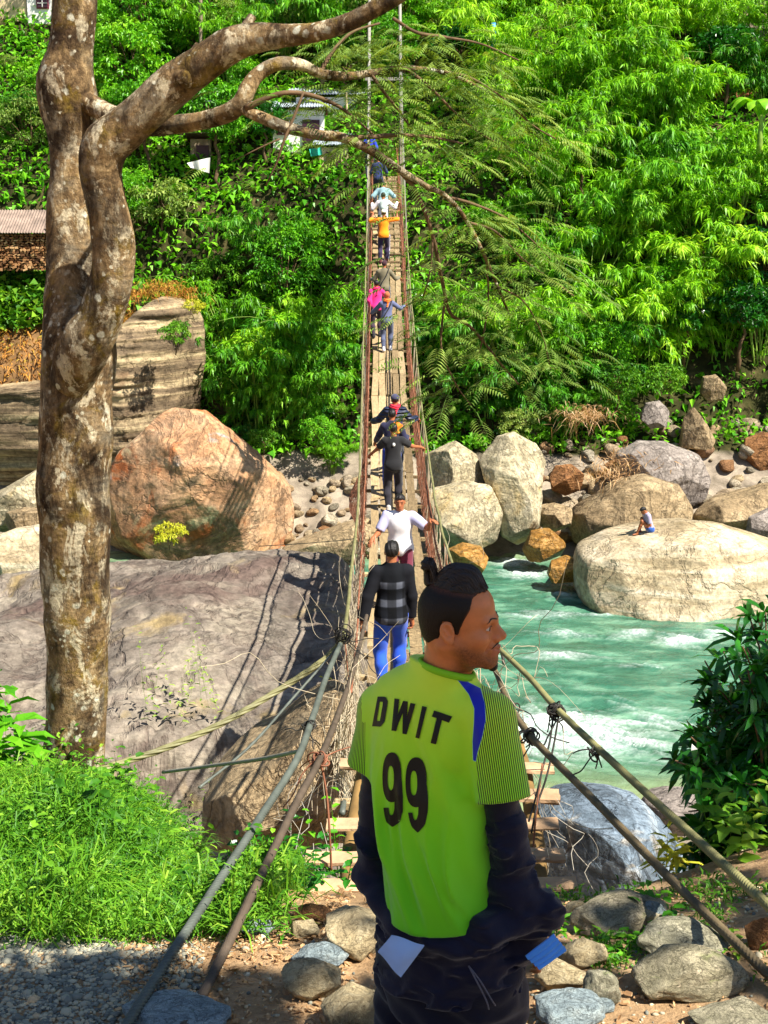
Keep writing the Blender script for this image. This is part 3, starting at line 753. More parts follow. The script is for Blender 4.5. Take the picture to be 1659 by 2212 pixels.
def broad_meshes(seed, h=4.5, r=(1.7, 1.7, 1.5), ncl=46, per=60, lmat=None, L0=.16, asp=.5, trunk=.12, bark=None):
    rs = np.random.default_rng(seed); parts = []; vals = []; g = Geo()
    cz = h - r[2] * .75
    C = np.linspace([0, 0, 0], [rs.normal() * .25, rs.normal() * .25, cz], 8); C[1:-1] += rs.normal(size=(6, 3)) * .07
    add_tube(g, C, np.linspace(trunk, trunk * .45, 8), 8, bump=.15)
    for c in range(ncl):
        q = rs.normal(size=3); q /= np.linalg.norm(q); q[2] = q[2] * .9 + .12
        rad = rs.uniform(.45, 1.0) ** .6
        cc = np.array([0, 0, cz]) + q * np.array(r) * rad * rs.uniform(.8, 1.1)
        if c % 3 == 0:
            mid = (np.array([0, 0, cz * .75]) + cc) / 2 + rs.normal(size=3) * .1
            add_tube(g, catmull([C[5], mid, cc], 6), np.linspace(trunk * .35, .012, 6), 5)
        m = per; cr = rs.uniform(.28, .55) * (sum(r) / 4.8)
        n = rs.normal(size=(m, 3)); n /= np.linalg.norm(n, axis=1)[:, None]; n[:, 2] = np.abs(n[:, 2]) * .8 - .15
        base = cc + n * cr * rs.uniform(.5, 1.0, m)[:, None]
        dd = n * .8 + rs.normal(size=(m, 3)) * .6 + np.array([0, 0, -.2])
        L = rs.uniform(.7, 1.35, m) * L0
        parts.append(leaves(base, dd, L, L * asp, rs, .2)); vals.append(np.clip(.5 + rs.normal() * .14 + rs.normal(size=m) * .15, 0, 1))
    V, F = g.out()
    return leaf_obj('foliage', parts, lmat or L_BROAD, None, (0,0,0), vals), mesh_from('trunk', V, F, bark or M_TWIG, True)

TREES = [broad_meshes(400, 5.0, (1.9, 1.9, 1.7), 60, 62, L_BROAD, .20), broad_meshes(401, 6.0, (1.6, 1.6, 2.2), 60, 60, L_BROAD, .22, .42),
         broad_meshes(402, 5.5, (2.1, 2.0, 1.6), 60, 60, L_OLIVE, .16, .35), broad_meshes(403, 4.2, (1.5, 1.5, 1.3), 50, 60, L_DARK, .22, .5)]
SHRUBS = [broad_meshes(410 + k, 1.5 + .2 * k, (1.0, 1.0, .75), 30, 46, [L_BROAD, L_GRASS, L_OLIVE, L_DARK][k % 4], .15, .45, .04) for k in range(4)]

def plant(meshes, x, y, s, name, label, cat, group, stem='stems', z=None, rz=None, sq=1.0):
    z = tz(x, y) - .1 if z is None else z
    t = thing(name, label, cat, (x, y, z), group, random.uniform(0, 6.28) if rz is None else rz)
    t.scale = (s * random.uniform(.9, 1.1), s * random.uniform(.9, 1.1), s * sq)
    obj('crown', meshes[0], t); obj(stem, meshes[1], t)
    return t

def bamboo_px(px, py, Y, s, label, v=None, group='bamboo clumps on the far bank', sq=1.0):
    """crown centre seen at (px, py)"""
    p = P(px, py, Y); m = BAMBOO[v if v is not None else random.randrange(6)]
    z = p.z - 4.0 * s * sq
    return plant(m, p.x, Y, s, 'bamboo_clump', label, 'bamboo', group, 'stem', min(z, tz(p.x, Y) - .1) if z > tz(p.x, Y) else z, sq=sq)

# the clumps one can point at
BZ = 'bamboo clumps on the far bank'
bamboo_px(590, 470, 56.8, .95, 'tall bamboo clump left of the bridge, its top below the white house', 0)
bamboo_px(660, 420, 57.4, .95, 'bright feathery bamboo touching the left cables under the little house', 1)
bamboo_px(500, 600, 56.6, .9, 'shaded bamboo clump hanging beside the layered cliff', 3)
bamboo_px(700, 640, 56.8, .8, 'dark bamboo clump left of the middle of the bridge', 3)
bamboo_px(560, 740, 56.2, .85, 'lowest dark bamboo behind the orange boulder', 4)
bamboo_px(715, 780, 54.6, .34, 'small lime yellow bamboo spray drooping over the left net', 5, sq=.8)
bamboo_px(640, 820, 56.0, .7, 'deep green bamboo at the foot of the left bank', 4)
bamboo_px(1010, 480, 57.0, .85, 'bamboo clump just right of the far end of the bridge', 1)
bamboo_px(1110, 600, 57.2, .9, 'bamboo drooping behind the feathery branch right of the bridge', 2)
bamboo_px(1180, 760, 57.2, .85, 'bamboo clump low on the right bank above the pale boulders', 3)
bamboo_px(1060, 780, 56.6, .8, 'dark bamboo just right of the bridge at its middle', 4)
bamboo_px(1270, 560, 59.0, 1.05, 'big bright bamboo plume right of centre', 5)
bamboo_px(1400, 610, 59.4, 1.1, 'lime green bamboo arching above the shaded slope', 0)
bamboo_px(1520, 500, 60.5, 1.1, 'rightmost large bamboo plume, lit yellow green', 1)
bamboo_px(1560, 640, 60.0, .8, 'lower right bamboo fringe over the dark hollow', 2)
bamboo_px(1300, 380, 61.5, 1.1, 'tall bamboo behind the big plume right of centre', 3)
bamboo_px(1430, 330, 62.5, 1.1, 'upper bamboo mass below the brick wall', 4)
bamboo_px(1160, 300, 62, 1.05, 'bamboo rising beside the blue topped post', 5)
bamboo_px(1330, 190, 64.5, 1.1, 'upper right bamboo tuft, brightest near the top edge', 0)
bamboo_px(1480, 150, 65.5, 1.0, 'bamboo at the top right below the grey roof', 1)
bamboo_px(1200, 120, 65.5, 1.0, 'bamboo at the top edge right of the bridge poles', 2)
bamboo_px(1330, 760, 57.6, .6, 'short bamboo fringe above the dry tuft of grass', 3)
bamboo_px(1230, 850, 56.0, .5, 'lowest bamboo over the tallest pale boulder', 4)
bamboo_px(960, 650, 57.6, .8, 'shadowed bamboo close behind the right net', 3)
# fillers that nothing tells apart
def filler():
    done = 0
    lab_b = 'one of the many green bamboo clumps filling the far hillside'
    lab_t = 'leafy green tree among the growth of the far hillside'
    lab_s = 'low leafy bush in the undergrowth of the far hillside'
    for Y in np.arange(57.5, 76, 1.9):
        hw = .27 * Y + 3.5
        for X in np.arange(-hw, hw, 2.15):
            x = X + random.uniform(-.8, .8); y = Y + random.uniform(-.8, .8)
            z = tz(x, y); px, py = px_of((x, y, z + 2)); pb = px_of((x, y, z))[1]
            if abs(x) < 1.7 and y < 62: continue
            if px < 470 and y < 58.5: continue
            if -80 < px < 130 and 380 < pb < 760: continue      # shed and pumpkin patch
            if px < 300 and pb < 360 and not (px > 120 and random.random() < .3): continue            # open grassy slope
            if 575 < px < 775 and 215 < pb < 400 and y > 58.5 and random.random() < .8: continue # houses
            if 390 < px < 465 and 225 < pb < 420: continue
            if px > 1480 and 120 < py < 330 and y < 66: continue
            if px > 1580 and pb < 150: continue
            if px > 1420 and y < 58.8: continue
            right = px > 930
            r = random.random()
            if right and r < .72 or (not right and 450 < px < 800 and r < .6):
                plant(random.choice(BAMBOO), x, y, random.uniform(.6, .95), 'bamboo_clump', lab_b, 'bamboo', 'bamboo clumps filling the hillside', 'stem')
            elif r < .82:
                s = random.uniform(.45, .85) if not right else random.uniform(.6, .9)
                plant(random.choice(TREES), x, y, s, 'leafy_tree', lab_t, 'tree', 'trees filling the hillside', 'trunk')
            else:
                plant(random.choice(SHRUBS), x, y, random.uniform(.8, 1.6), 'bush', lab_s, 'bush', 'bushes filling the hillside', 'stem')
            done += 1
    # low bushes along the foot of the bank and on the left slope
    for k in range(46):
        px = random.choice([random.uniform(440, 790), random.uniform(920, 1250), random.uniform(-60, 420)])
        if px < 430: x0 = P(px, random.uniform(100, 560), random.uniform(60.5, 68))
        else: x0 = P(px, random.uniform(860, 950), random.uniform(55.2, 56.5))
        if px < 140 and 380 < px_of((x0.x, x0.y, tz(x0.x, x0.y)))[1] < 800: continue
        plant(random.choice(SHRUBS), x0.x, x0.y, random.uniform(.35, .8) if px > 430 else random.uniform(.4, 1.1), 'bush', lab_s, 'bush', 'bushes filling the hillside', 'stem')
filler()
def tree_px(m, px, py, Y, s, label, name='leafy_tree', cat='tree', hz=3.2, group=None, stem='trunk'):
    p = P(px, py, Y); return plant(m, p.x, Y, s, name, label, cat, group, stem, p.z - hz * s)
tree_px(TREES[0], 272, 140, 63, 1.0, 'round dense bright green tree behind the fork of the big trunk', hz=3.6)
tree_px(TREES[1], 420, 90, 66, .95, 'leafy tree with a thin bare pole beside it at the top left')
tree_px(TREES[2], 640, 70, 66, 1.1, 'olive green tree at the top edge left of the bridge poles')
tree_px(TREES[2], 900, 90, 66, 1.1, 'olive green tree at the top edge right of the bridge poles')
tree_px(TREES[3], 1640, 560, 60, 1.0, 'dark leaved tree at the right edge above the shaded slope')
tree_px(TREES[3], 1600, 690, 58.6, .8, 'dark bushy tree over the shaded slope at the right edge', hz=2.6)
tree_px(TREES[3], 1480, 700, 58.8, .65, 'small dark tree left of the shaded slope', hz=2.6)
tree_px(TREES[2], 60, 330, 62, .8, 'reddish green bushy tree on the left slope above the shed', hz=3)
def mk_bush(m, px, py, Y, s, label, hz=.7): return tree_px(m, px, py, Y, s, label, 'bush', 'bush', hz, None, 'stem')
YELLOWB = broad_meshes(450, 1.4, (.9, .9, .7), 26, 40, L_YEL, .17, .4, .03)
mk_bush(YELLOWB, 418, 668, 54.6, .45, 'small yellow leaved bush on the top corner of the cliff')
mk_bush(SHRUBS[1], 378, 735, 52.8, .65, 'bright green plant hanging down the cliff face', .8)
mk_bush(SHRUBS[1], 1330, 850, 55.6, 1.1, 'yellow green bush behind the dry tuft on the right slope')
mk_bush(SHRUBS[1], 1440, 845, 56.2, .9, 'yellow green weeds right of the brown rock on the slope')
mk_bush(YELLOWB, 365, 1160, 48.0, .62, 'wispy yellow green bush growing against the orange boulder', .7)
mk_bush(SHRUBS[1], 570, 965, 53.6, .6, 'low bright green plant behind the right shoulder of the orange boulder')
mk_bush(SHRUBS[0], 690, 940, 54.4, .75, 'low leafy plant above the cobbles left of the bridge')

# dry tuft on the right bank
def tuft(px, py, Y, n, r, L, mat, name, label, cat='grass tuft', spread=.9, droop=.5, seed=1, wd=.03, z=None):
    rs = np.random.default_rng(seed); p = P(px, py, Y)
    b = np.array(p[:]) + rs.normal(size=(n, 3)) * np.array([r, r, r * .25])
    d = rs.normal(size=(n, 3)) * spread + np.array([0, 0, 1.0])
    l = rs.uniform(.5, 1.2, n) * L
    V, F = leaves(b, d, l, wd * rs.uniform(.6, 1.3, n), rs, droop)
    return obj(name, leaf_obj(name, [(V, F)], mat, None, p), None, label, cat, None, None, p)
for q_, (a_, b_) in enumerate(((262, 690), (305, 640), (350, 622), (390, 640))): tuft(a_, b_, 56.4, 260, .4, .55, L_RUST, 'dry_grass_tuft', ['rusty grass tuft on the cliff top next to the trunk', 'rusty grass tuft on the cliff top, second from the trunk', 'rusty grass tuft above the middle of the cliff top', 'rusty grass tuft on the cliff top nearest the yellow bush'][q_], seed=20 + q_)
tuft(1260, 900, 54.6, 380, .5, .8, L_DRY, 'dry_grass_tuft', 'straw coloured dry tuft hanging over the bank above the pale boulders')
tuft(1360, 1000, 52.6, 300, .6, .6, L_DRY, 'driftwood_heap', 'tangle of dry twigs caught on top of the cracked boulder', 'driftwood', 1.6, .2, 3)
tuft(1310, 1028, 51.2, 220, .45, .5, L_DRY, 'dry_grass_tuft', 'straw caught at the upper left corner of the cracked boulder', 'grass tuft', 1.6, .2, 5)

# banana plant, right edge
def banana():
    rs = np.random.default_rng(5); p = P(1640, 330, 61)
    t = thing('banana_plant', 'banana plant with broad pale leaves at the right edge below the brick wall', 'banana plant', p)
    C = np.linspace([0, 0, 0], [0, 0, 1.6], 6); V, F, T = tube(C, np.linspace(.14, .07, 6), 8)
    obj('stem', mesh_from('stem', V, [F, T], M_CULM), t)
    for k in range(9):
        a = [3.4, 4.0, 4.6, 5.2, 5.9, 2.8, .3, 1.4, 2.2][k]; L = rs.uniform(1.5, 2.1)
        u = np.linspace(0, 1, 12); o = np.array([math.cos(a), math.sin(a), 0])
        R = np.array([0, 0, 1.5]) + o * (L * .62 * u + .1)[:, None] + np.array([0, 0, 1.0]) * (L * (1.05 * u - .95 * u ** 2.2))[:, None]
        s = np.cross(o, [0, 0, 1.0]); w = .30 * np.sin(np.pi * np.clip(u * .93 + .07, 0, 1)) ** .6
        Vb = np.concatenate([R + s * w[:, None] - np.array([0, 0, .06]), R, R - s * w[:, None] - np.array([0, 0, .06])])
        i = np.arange(11); Fb = np.concatenate([np.stack([i, i + 1, i + 13, i + 12], -1), np.stack([i + 12, i + 13, i + 25, i + 24], -1)])
        obj('leaf', mesh_from('leaf', Vb, Fb, L_BROAD, True, {'v': ('FACE', 'FLOAT', rs.uniform(.6, 1, len(Fb)))}), t)
banana()

# ---------------------------------------------------------------- ground cover of the far hill
def hill_cover():
    rs = np.random.default_rng(77); n = 80000
    Y = rs.uniform(55.3, 78, n); X = rs.uniform(-1, 1, n) * (.28 * Y + 4)
    Z = terrain_z(X, Y)
    keep = ~((X > 7.0) & (Y < 60.2) & (rs.random(n) < .75)) & ~((np.abs(X) < 1.0) & (Y < 59))
    X, Y, Z = X[keep], Y[keep], Z[keep]; n = len(X)
    B = np.stack([X, Y, Z + rs.uniform(0, .3, n)], -1)
    D = rs.normal(size=(n, 3)) * .8 + np.array([0, -.5, .8])
    L = rs.uniform(.2, .5, n)
    V, F = leaves(B, D, L, L * rs.uniform(.25, .6, n), rs, .3)
    v = np.clip(.5 + .35 * fbm(B * .5, 3, 5) + rs.normal(size=n) * .18, 0, 1)
    obj('undergrowth', leaf_obj('undergrowth', [(V, F)], L_BROAD, None, (0,0,0), [v]), None, 'bright green undergrowth covering the far hillside', 'undergrowth', None, 'stuff')
hill_cover()

# earth bank that carries the vines and the russet grass
def left_bank():
    rs = np.random.default_rng(9)
    X = np.linspace(-22, -6.7, 70); T = np.linspace(0, 1, 40)
    XX, TT = np.meshgrid(X, T, indexing='ij')
    topz = np.interp(XX, [-22, -12.5, -11.5, -9.5, -7.6, -6.7], [9.4, 9.5, 10.6, 10.2, 8.4, 6.0])
    Y = 54.4 + 2.6 * np.clip((XX + 12.2) / 1.5, 0, 1) + 5.2 * TT + .5 * np.sin(XX * .9) * (1 - TT); Z = 5.4 + (topz - 5.4) * TT ** .7
    p = np.stack([XX, Y, Z], -1); Z = Z + fbm(p * .6, 4, 3) * .6
    V = np.stack([XX, Y, Z], -1).reshape(-1, 3); n = 40
    i = np.arange(69)[:, None] * n; j = np.arange(39)[None]
    F = np.stack([i + j, i + n + j, i + n + j + 1, i + j + 1], -1).reshape(-1, 4)
    obj('earth_bank', mesh_from('earth_bank', V, F, simple_mat('russet_earth', hexc('6a5030'), .95, .4, 2, .6)), None, None, None, None, 'structure')
    m = 13000; k = rs.integers(0, len(V), m); B = V[k] + rs.normal(size=(m, 3)) * .15
    px = np.array([px_of(b) for b in B]); patch = fbm(B * .45, 3, 3)
    vine = (px[:, 0] < 125) & (px[:, 1] < 715) & (px[:, 1] > 592); cut = ((px[:, 0] < 125) & (px[:, 1] <= 592)) | (px[:, 1] > np.interp(px[:, 0], [-60, 60, 130, 235, 300, 352, 405, 440], [845, 845, 812, 742, 684, 655, 680, 720]))
    D = rs.normal(size=(m, 3)) * .7 + np.array([0, -.6, .8]); L = rs.uniform(.22, .55, m)
    a = ~vine & ~cut & ((patch < .12) | (px[:, 0] < 130)); b = ~vine & ~cut & ~a
    V1, F1 = leaves(B[a], D[a], L[a], .05, rs, .45)
    obj('russet_grass', leaf_obj('russet_grass', [(V1, F1)], L_RUST, None, (0,0,0)), None, 'rusty brown grass on the bank above the layered cliff', 'grass', None, 'stuff')
    V1, F1 = leaves(B[b], D[b], L[b] * .8, L[b] * .3, rs, .3)
    obj('bank_weeds', leaf_obj('bank_weeds', [(V1, F1)], L_GRASS, None, (0,0,0)), None, 'green weeds growing on the bank above the layered cliff', 'weeds', None, 'stuff')
    V1, F1 = leaves(B[vine] + np.array([0, -.15, .1]), D[vine] * np.array([1, 1.5, .5]), L[vine] * .8, L[vine] * .7, rs, .2)
    obj('pumpkin_vines', leaf_obj('pumpkin_vines', [(V1, F1)], L_GRASS, None, (0,0,0)), None, 'broad leaved vines spreading below the firewood shed', 'vines', None, 'stuff')
left_bank()

# ---------------------------------------------------------------- the near tree
def path_px(pts, n):
    """(x, y, width in photo units, Y) list -> centre line and radii"""
    a = []
    for x, y, w, Y in pts:
        p = P(x, y, Y); a.append((p.x, p.y, p.z, .5 * w * Y / FPX / .97))
    c = catmull(a, n); return c[:, :3], np.maximum(.003, c[:, 3])

def near_tree():
    base = P(160, 1665, 10.35); base.z = tz(base.x, base.y) - .25
    root = thing('tree', 'gnarled forked tree with mottled lichen bark standing in the grass on the left', 'tree', base)
    g = Geo()
    def T(pts, n=40, seg=28, bump=.16, bs=3.2, seed=1):
        C, R = path_px(pts, n); add_tube(g, C, R, seg, bump=bump, bscale=bs, seed=seed)
    T([(158,1760,150,10.35),(160,1640,138,10.35),(163,1520,134,10.35),(168,1400,140,10.35),(165,1250,150,10.35),(160,1100,156,10.35),(163,980,150,10.35),(166,880,150,10.35),(172,790,150,10.36),(168,720,140,10.4),(155,640,118,10.5),(152,540,104,10.56),(150,450,96,10.6),(155,380,88,10.62),(158,310,96,10.62),(146,230,118,10.62),(140,170,118,10.6),(150,110,92,10.6),(157,50,86,10.6),(160,-60,86,10.6)], 90, 36, .15, 3.0, 1)
    T([(150,830,90,10.2),(185,745,108,10.08),(222,670,98,10.0),(245,590,88,9.95),(243,510,86,9.92),(228,430,82,9.9),(216,370,88,9.88),(228,315,96,9.86),(272,275,86,9.84),(330,225,82,9.8),(385,175,84,9.76),(445,132,76,9.7),(500,96,70,9.64),(560,80,58,9.58),(630,76,46,9.5),(700,66,40,9.42),(770,40,36,9.36),(850,-4,34,9.3),(930,-60,30,9.2)], 110, 30, .15, 4.0, 2)
    # knots on the limb
    for (x, y, w, Y) in [(398,168,40,9.66),(160,760,50,10.1),(112,640,20,10.45)]:
        p = P(x, y, Y); bm = bmesh.new(); bmesh.ops.create_icosphere(bm, subdivisions=3, radius=w * Y / FPX * .55)
        V = np.array([v.co[:] for v in bm.verts]); bm.verts.index_update(); F = np.array([[v.index for v in f.verts] for f in bm.faces]); bm.free()
        V = V * (1 + .35 * fbm(V * 14, 3, 4)[:, None]); g.add(V + np.array(p[:]), F)
    T([(510,95,26,9.6),(528,62,22,9.62),(545,36,18,9.66)], 10, 12, .2, 6, 5)         # broken stub
    T([(360,180,14,9.7),(395,140,12,9.9),(425,95,8,10.1)], 10, 8, .2, 6, 6)
    V, F = g.out(); wpart(root, 'trunk', V, F, M_BARK)
    # branches
    tips = []
    def branch(pts, n=30, seg=10, bump=.18, seed=3, name='branch'):
        C, R = path_px(pts, n); V, F, Tr = tube(C, R, seg, bump=bump, bscale=6, seed=seed)
        wpart(root, name, V, [F, Tr], M_BARK if R[0] > .03 else M_TWIG)
        tips.append((C, R)); return C
    branch([(170,215,46,10.55),(205,232,42,10.5),(250,252,42,10.4),(310,272,40,10.3),(360,270,38,10.2),(430,262,38,10.1),(490,245,38,10.0),(520,222,36,9.95),(536,190,34,9.95),(560,158,32,10),(600,138,28,10),(650,140,24,10.1),(690,158,22,10.2),(740,165,18,10.3),(800,158,15,10.4),(870,148,12,10.6),(950,155,9,10.8),(1030,185,6,11),(1080,215,4,11.2)], 80, 14, seed=11)
    branch([(515,232,20,9.95),(560,252,24,9.9),(620,276,24,9.85),(690,292,22,9.8),(740,297,20,9.8),(800,325,17,9.8),(860,365,15,9.85),(920,402,12,9.9),(965,425,10,10),(1010,480,8,10.1),(1050,560,7,10.2),(1075,620,6,10.3),(1100,680,4,10.4)], 60, 10, seed=12)
    branch([(860,365,12,9.85),(890,400,11,9.9),(915,450,9.5,9.95),(935,510,8.5,10),(950,580,8,10.1),(962,640,8,10.2),(975,680,7,10.2),(1015,705,6.5,10.3),(1050,745,6,10.4),(1085,790,5,10.5),(1120,830,3.5,10.6)], 46, 8, seed=13)
    branch([(740,297,12,9.8),(800,296,10,9.9),(860,292,8,10),(930,296,6,10.2),(1000,310,4,10.4)], 26, 7, seed=14)
    branch([(530,235,14,9.9),(570,215,12,9.9),(620,200,10,9.9),(680,208,9,10),(740,235,7,10.1),(800,285,5,10.1),(840,320,3,10.2)], 26, 7, seed=15)
    branch([(655,200,5,9.9),(640,240,6,9.85),(615,300,6,9.8),(598,350,5,9.8),(575,400,3,9.8)], 20, 6, seed=16)
    branch([(605,300,4,9.8),(560,320,3,9.8),(500,350,2,9.8)], 10, 5, seed=17)
    branch([(880,150,8,10.6),(930,190,7,10.7),(980,240,5,10.8),(1040,290,4,11),(1120,330,3,11.2)], 24, 6, seed=18)
    branch([(960,155,7,10.8),(1020,170,6,10.9),(1090,215,5,11),(1150,270,4,11.2),(1200,300,3,11.3)], 24, 6, seed=19)
    branch([(965,425,7,10),(1020,440,6,10.2),(1090,470,5,10.4),(1150,520,4,10.5),(1190,560,3,10.6)], 24, 6, seed=20)
    branch([(1010,480,6,10.1),(1070,500,5,10.2),(1130,560,4,10.4),(1200,610,3,10.6),(1240,640,2.5,10.7)], 24, 6, seed=21)
    branch([(962,640,5,10.2),(955,700,4.5,10.2),(955,760,4,10.2),(985,830,3,10.3),(1020,880,2.5,10.4)], 22, 6, seed=22)
    branch([(935,510,5,10),(930,580,4,10),(915,640,3,10.1)], 14, 5, seed=23)
    branch([(1050,560,5,10.2),(1055,640,4.5,10.3),(1045,720,4,10.3),(1030,780,3,10.4)], 20, 5, seed=24)
    branch([(1075,620,5,10.3),(1130,650,4,10.4),(1170,720,3,10.5),(1190,800,2.5,10.6)], 20, 5, seed=25)
    branch([(690,158,10,10.2),(720,110,8,10.3),(760,70,6,10.4),(820,50,4,10.5)], 18, 6, seed=26)
    branch([(800,158,7,10.4),(830,200,6,10.4),(870,250,5,10.5),(900,300,4,10.6)], 18, 6, seed=27)
    branch([(850,40,8,9.4),(900,70,7,9.6),(960,80,6,9.9),(1040,95,4,10.2),(1120,130,3,10.5)], 24, 6, seed=28)
    # feathery leaves: pinnate fronds hung along the thinner branches
    rs = np.random.default_rng(91); parts = []; vals = []
    dens = {0: 90, 1: 34, 2: 36, 3: 44, 4: 44, 5: 6, 6: 4, 7: 60, 8: 60, 9: 44, 10: 44, 11: 36, 12: 18, 13: 32, 14: 34, 15: 44, 16: 40, 17: 50}
    for bi, (C, R) in enumerate(tips):
        n = dens.get(bi, 40); m = len(C); lo = .62 if bi == 0 else (.4 if bi in (1, 2) else .1)
        for k in range(n):
            u = rs.uniform(lo, 1); i = int(u * (m - 1)); p = C[i]
            a = rs.uniform(0, 2 * math.pi)
            d = np.array([math.cos(a) * .9, math.sin(a) * .8, rs.uniform(-.3, .35)]); d /= np.linalg.norm(d)
            off = d * rs.uniform(.02, .42) + np.array([0, 0, -1.0]) * rs.uniform(0, .14)
            L = rs.uniform(.14, .27); q = 11
            tt = np.linspace(.12, 1, q)
            rach = p + off + d * (L * tt)[:, None] + np.array([0, 0, -1.0]) * (L * .42 * tt ** 2)[:, None]
            side = np.cross(d, [0, 0, 1.0]); side /= np.linalg.norm(side)
            pl = L * .42 * np.sin(np.pi * (.15 + .8 * tt))
            B = np.concatenate([rach, rach]); D = np.concatenate([np.tile(side + d * .55, (q, 1)), np.tile(-side + d * .55, (q, 1))]) + np.array([0, 0, -.25])
            parts.append(leaves(B, D, np.concatenate([pl, pl]), .0125, rs, .15, .1, np.tile([0, 0, 1.0], (2 * q, 1)) + rs.normal(size=(2 * q, 3)) * .1))
            vals.append(np.full(2 * q, np.clip(.45 + rs.normal() * .2, 0, 1)))
            if k % 2 == 0:   # stalk joins the branch
                W, Fq = leaves([p], [off + d * L], np.linalg.norm(off + d * L), .006, rs, .1); parts.append((W, Fq)); vals.append(np.array([.1]))
    me = leaf_obj('foliage', parts, L_OLIVE, None, base, vals)
    obj('foliage', me, root)
near_tree()

# ---------------------------------------------------------------- tree above and behind the viewer: casts the dappled shade
def shade_tree():
    rs = np.random.default_rng(17); base = Vector((5.6, -1.6, tz(5.6, -1.6)))
    root = thing('leafy_tree', 'tall tree standing behind the viewer whose shade falls on the path', 'tree', base)
    g = Geo(); C = catmull([(0,0,-.3),(-.1,.1,2),(-.3,.3,4.2),(-.6,.6,6.2)], 14); add_tube(g, C, np.linspace(.24, .1, 14), 12, bump=.15)
    parts = []; vals = []
    cl = [(-2.3,3.2,4.7,.55,150),(-1.9,2.6,5.9,.75,160),(-2.6,2.3,5.6,.6,110),(-1.5,2.9,5.2,.6,120),(0,1.2,6.9,1.2,100),(.9,.9,6.2,1.1,80),(-.4,-.4,7.2,1.1,80),(-.9,1.9,6.5,.9,90),
          (-1.3,4.3,4.6,.7,34),(-.2,5.2,4.6,.8,42),(.5,3.9,5.2,.8,44),(-.1,6.0,4.2,.8,60),(-3.1,3.9,4.5,.6,42),(-3.6,3.6,5.0,.5,24)]
    for (x, y, z, r, n) in cl:
        add_tube(g, catmull([C[9], (C[9] + np.array([x, y, z])) / 2 + np.array([0, 0, .2]), (x, y, z)], 8), np.linspace(.06, .015, 8), 6)
        q = rs.normal(size=(n * 2, 3)); q *= (rs.random(n * 2) ** .4 * r / np.linalg.norm(q, axis=1))[:, None]
        L = rs.uniform(.18, .34, n * 2)
        parts.append(leaves(np.array([x, y, z]) + q, rs.normal(size=(n * 2, 3)) + np.array([0, 0, -.3]), L, L * .5, rs, .2)); vals.append(rs.random(n * 2))
    V, F = g.out(); obj('trunk', mesh_from('trunk', V, F, M_BARK), root)
    obj('foliage', leaf_obj('foliage', parts, L_BROAD, None, (0,0,0), vals), root)
shade_tree()

# ---------------------------------------------------------------- near plants
def herb_parts(base, h, rs, nl=14, L0=.09, asp=.42, lean=None):
    """an upright stem with alternate leaves"""
    a = rs.uniform(0, 6.28); lean = np.array([math.cos(a), math.sin(a), 0]) * rs.uniform(0, .35) if lean is None else lean
    u = np.linspace(.12, 1, nl)
    st = np.asarray(base) + np.array([0, 0, h]) * u[:, None] + lean * h * (u ** 2)[:, None]
    ph = np.arange(nl) * 2.4 + a
    D = np.stack([np.cos(ph), np.sin(ph), np.full(nl, .35)], -1)
    L = L0 * (1.2 - .5 * u) * rs.uniform(.7, 1.3, nl)
    V, F = ovals(st, D, L, L * asp, rs, .35, .12)
    W, G2 = leaves([base], [np.array([0, 0, 1.0]) + lean], h, .006, rs, 0)
    return (V, F), (W, G2)

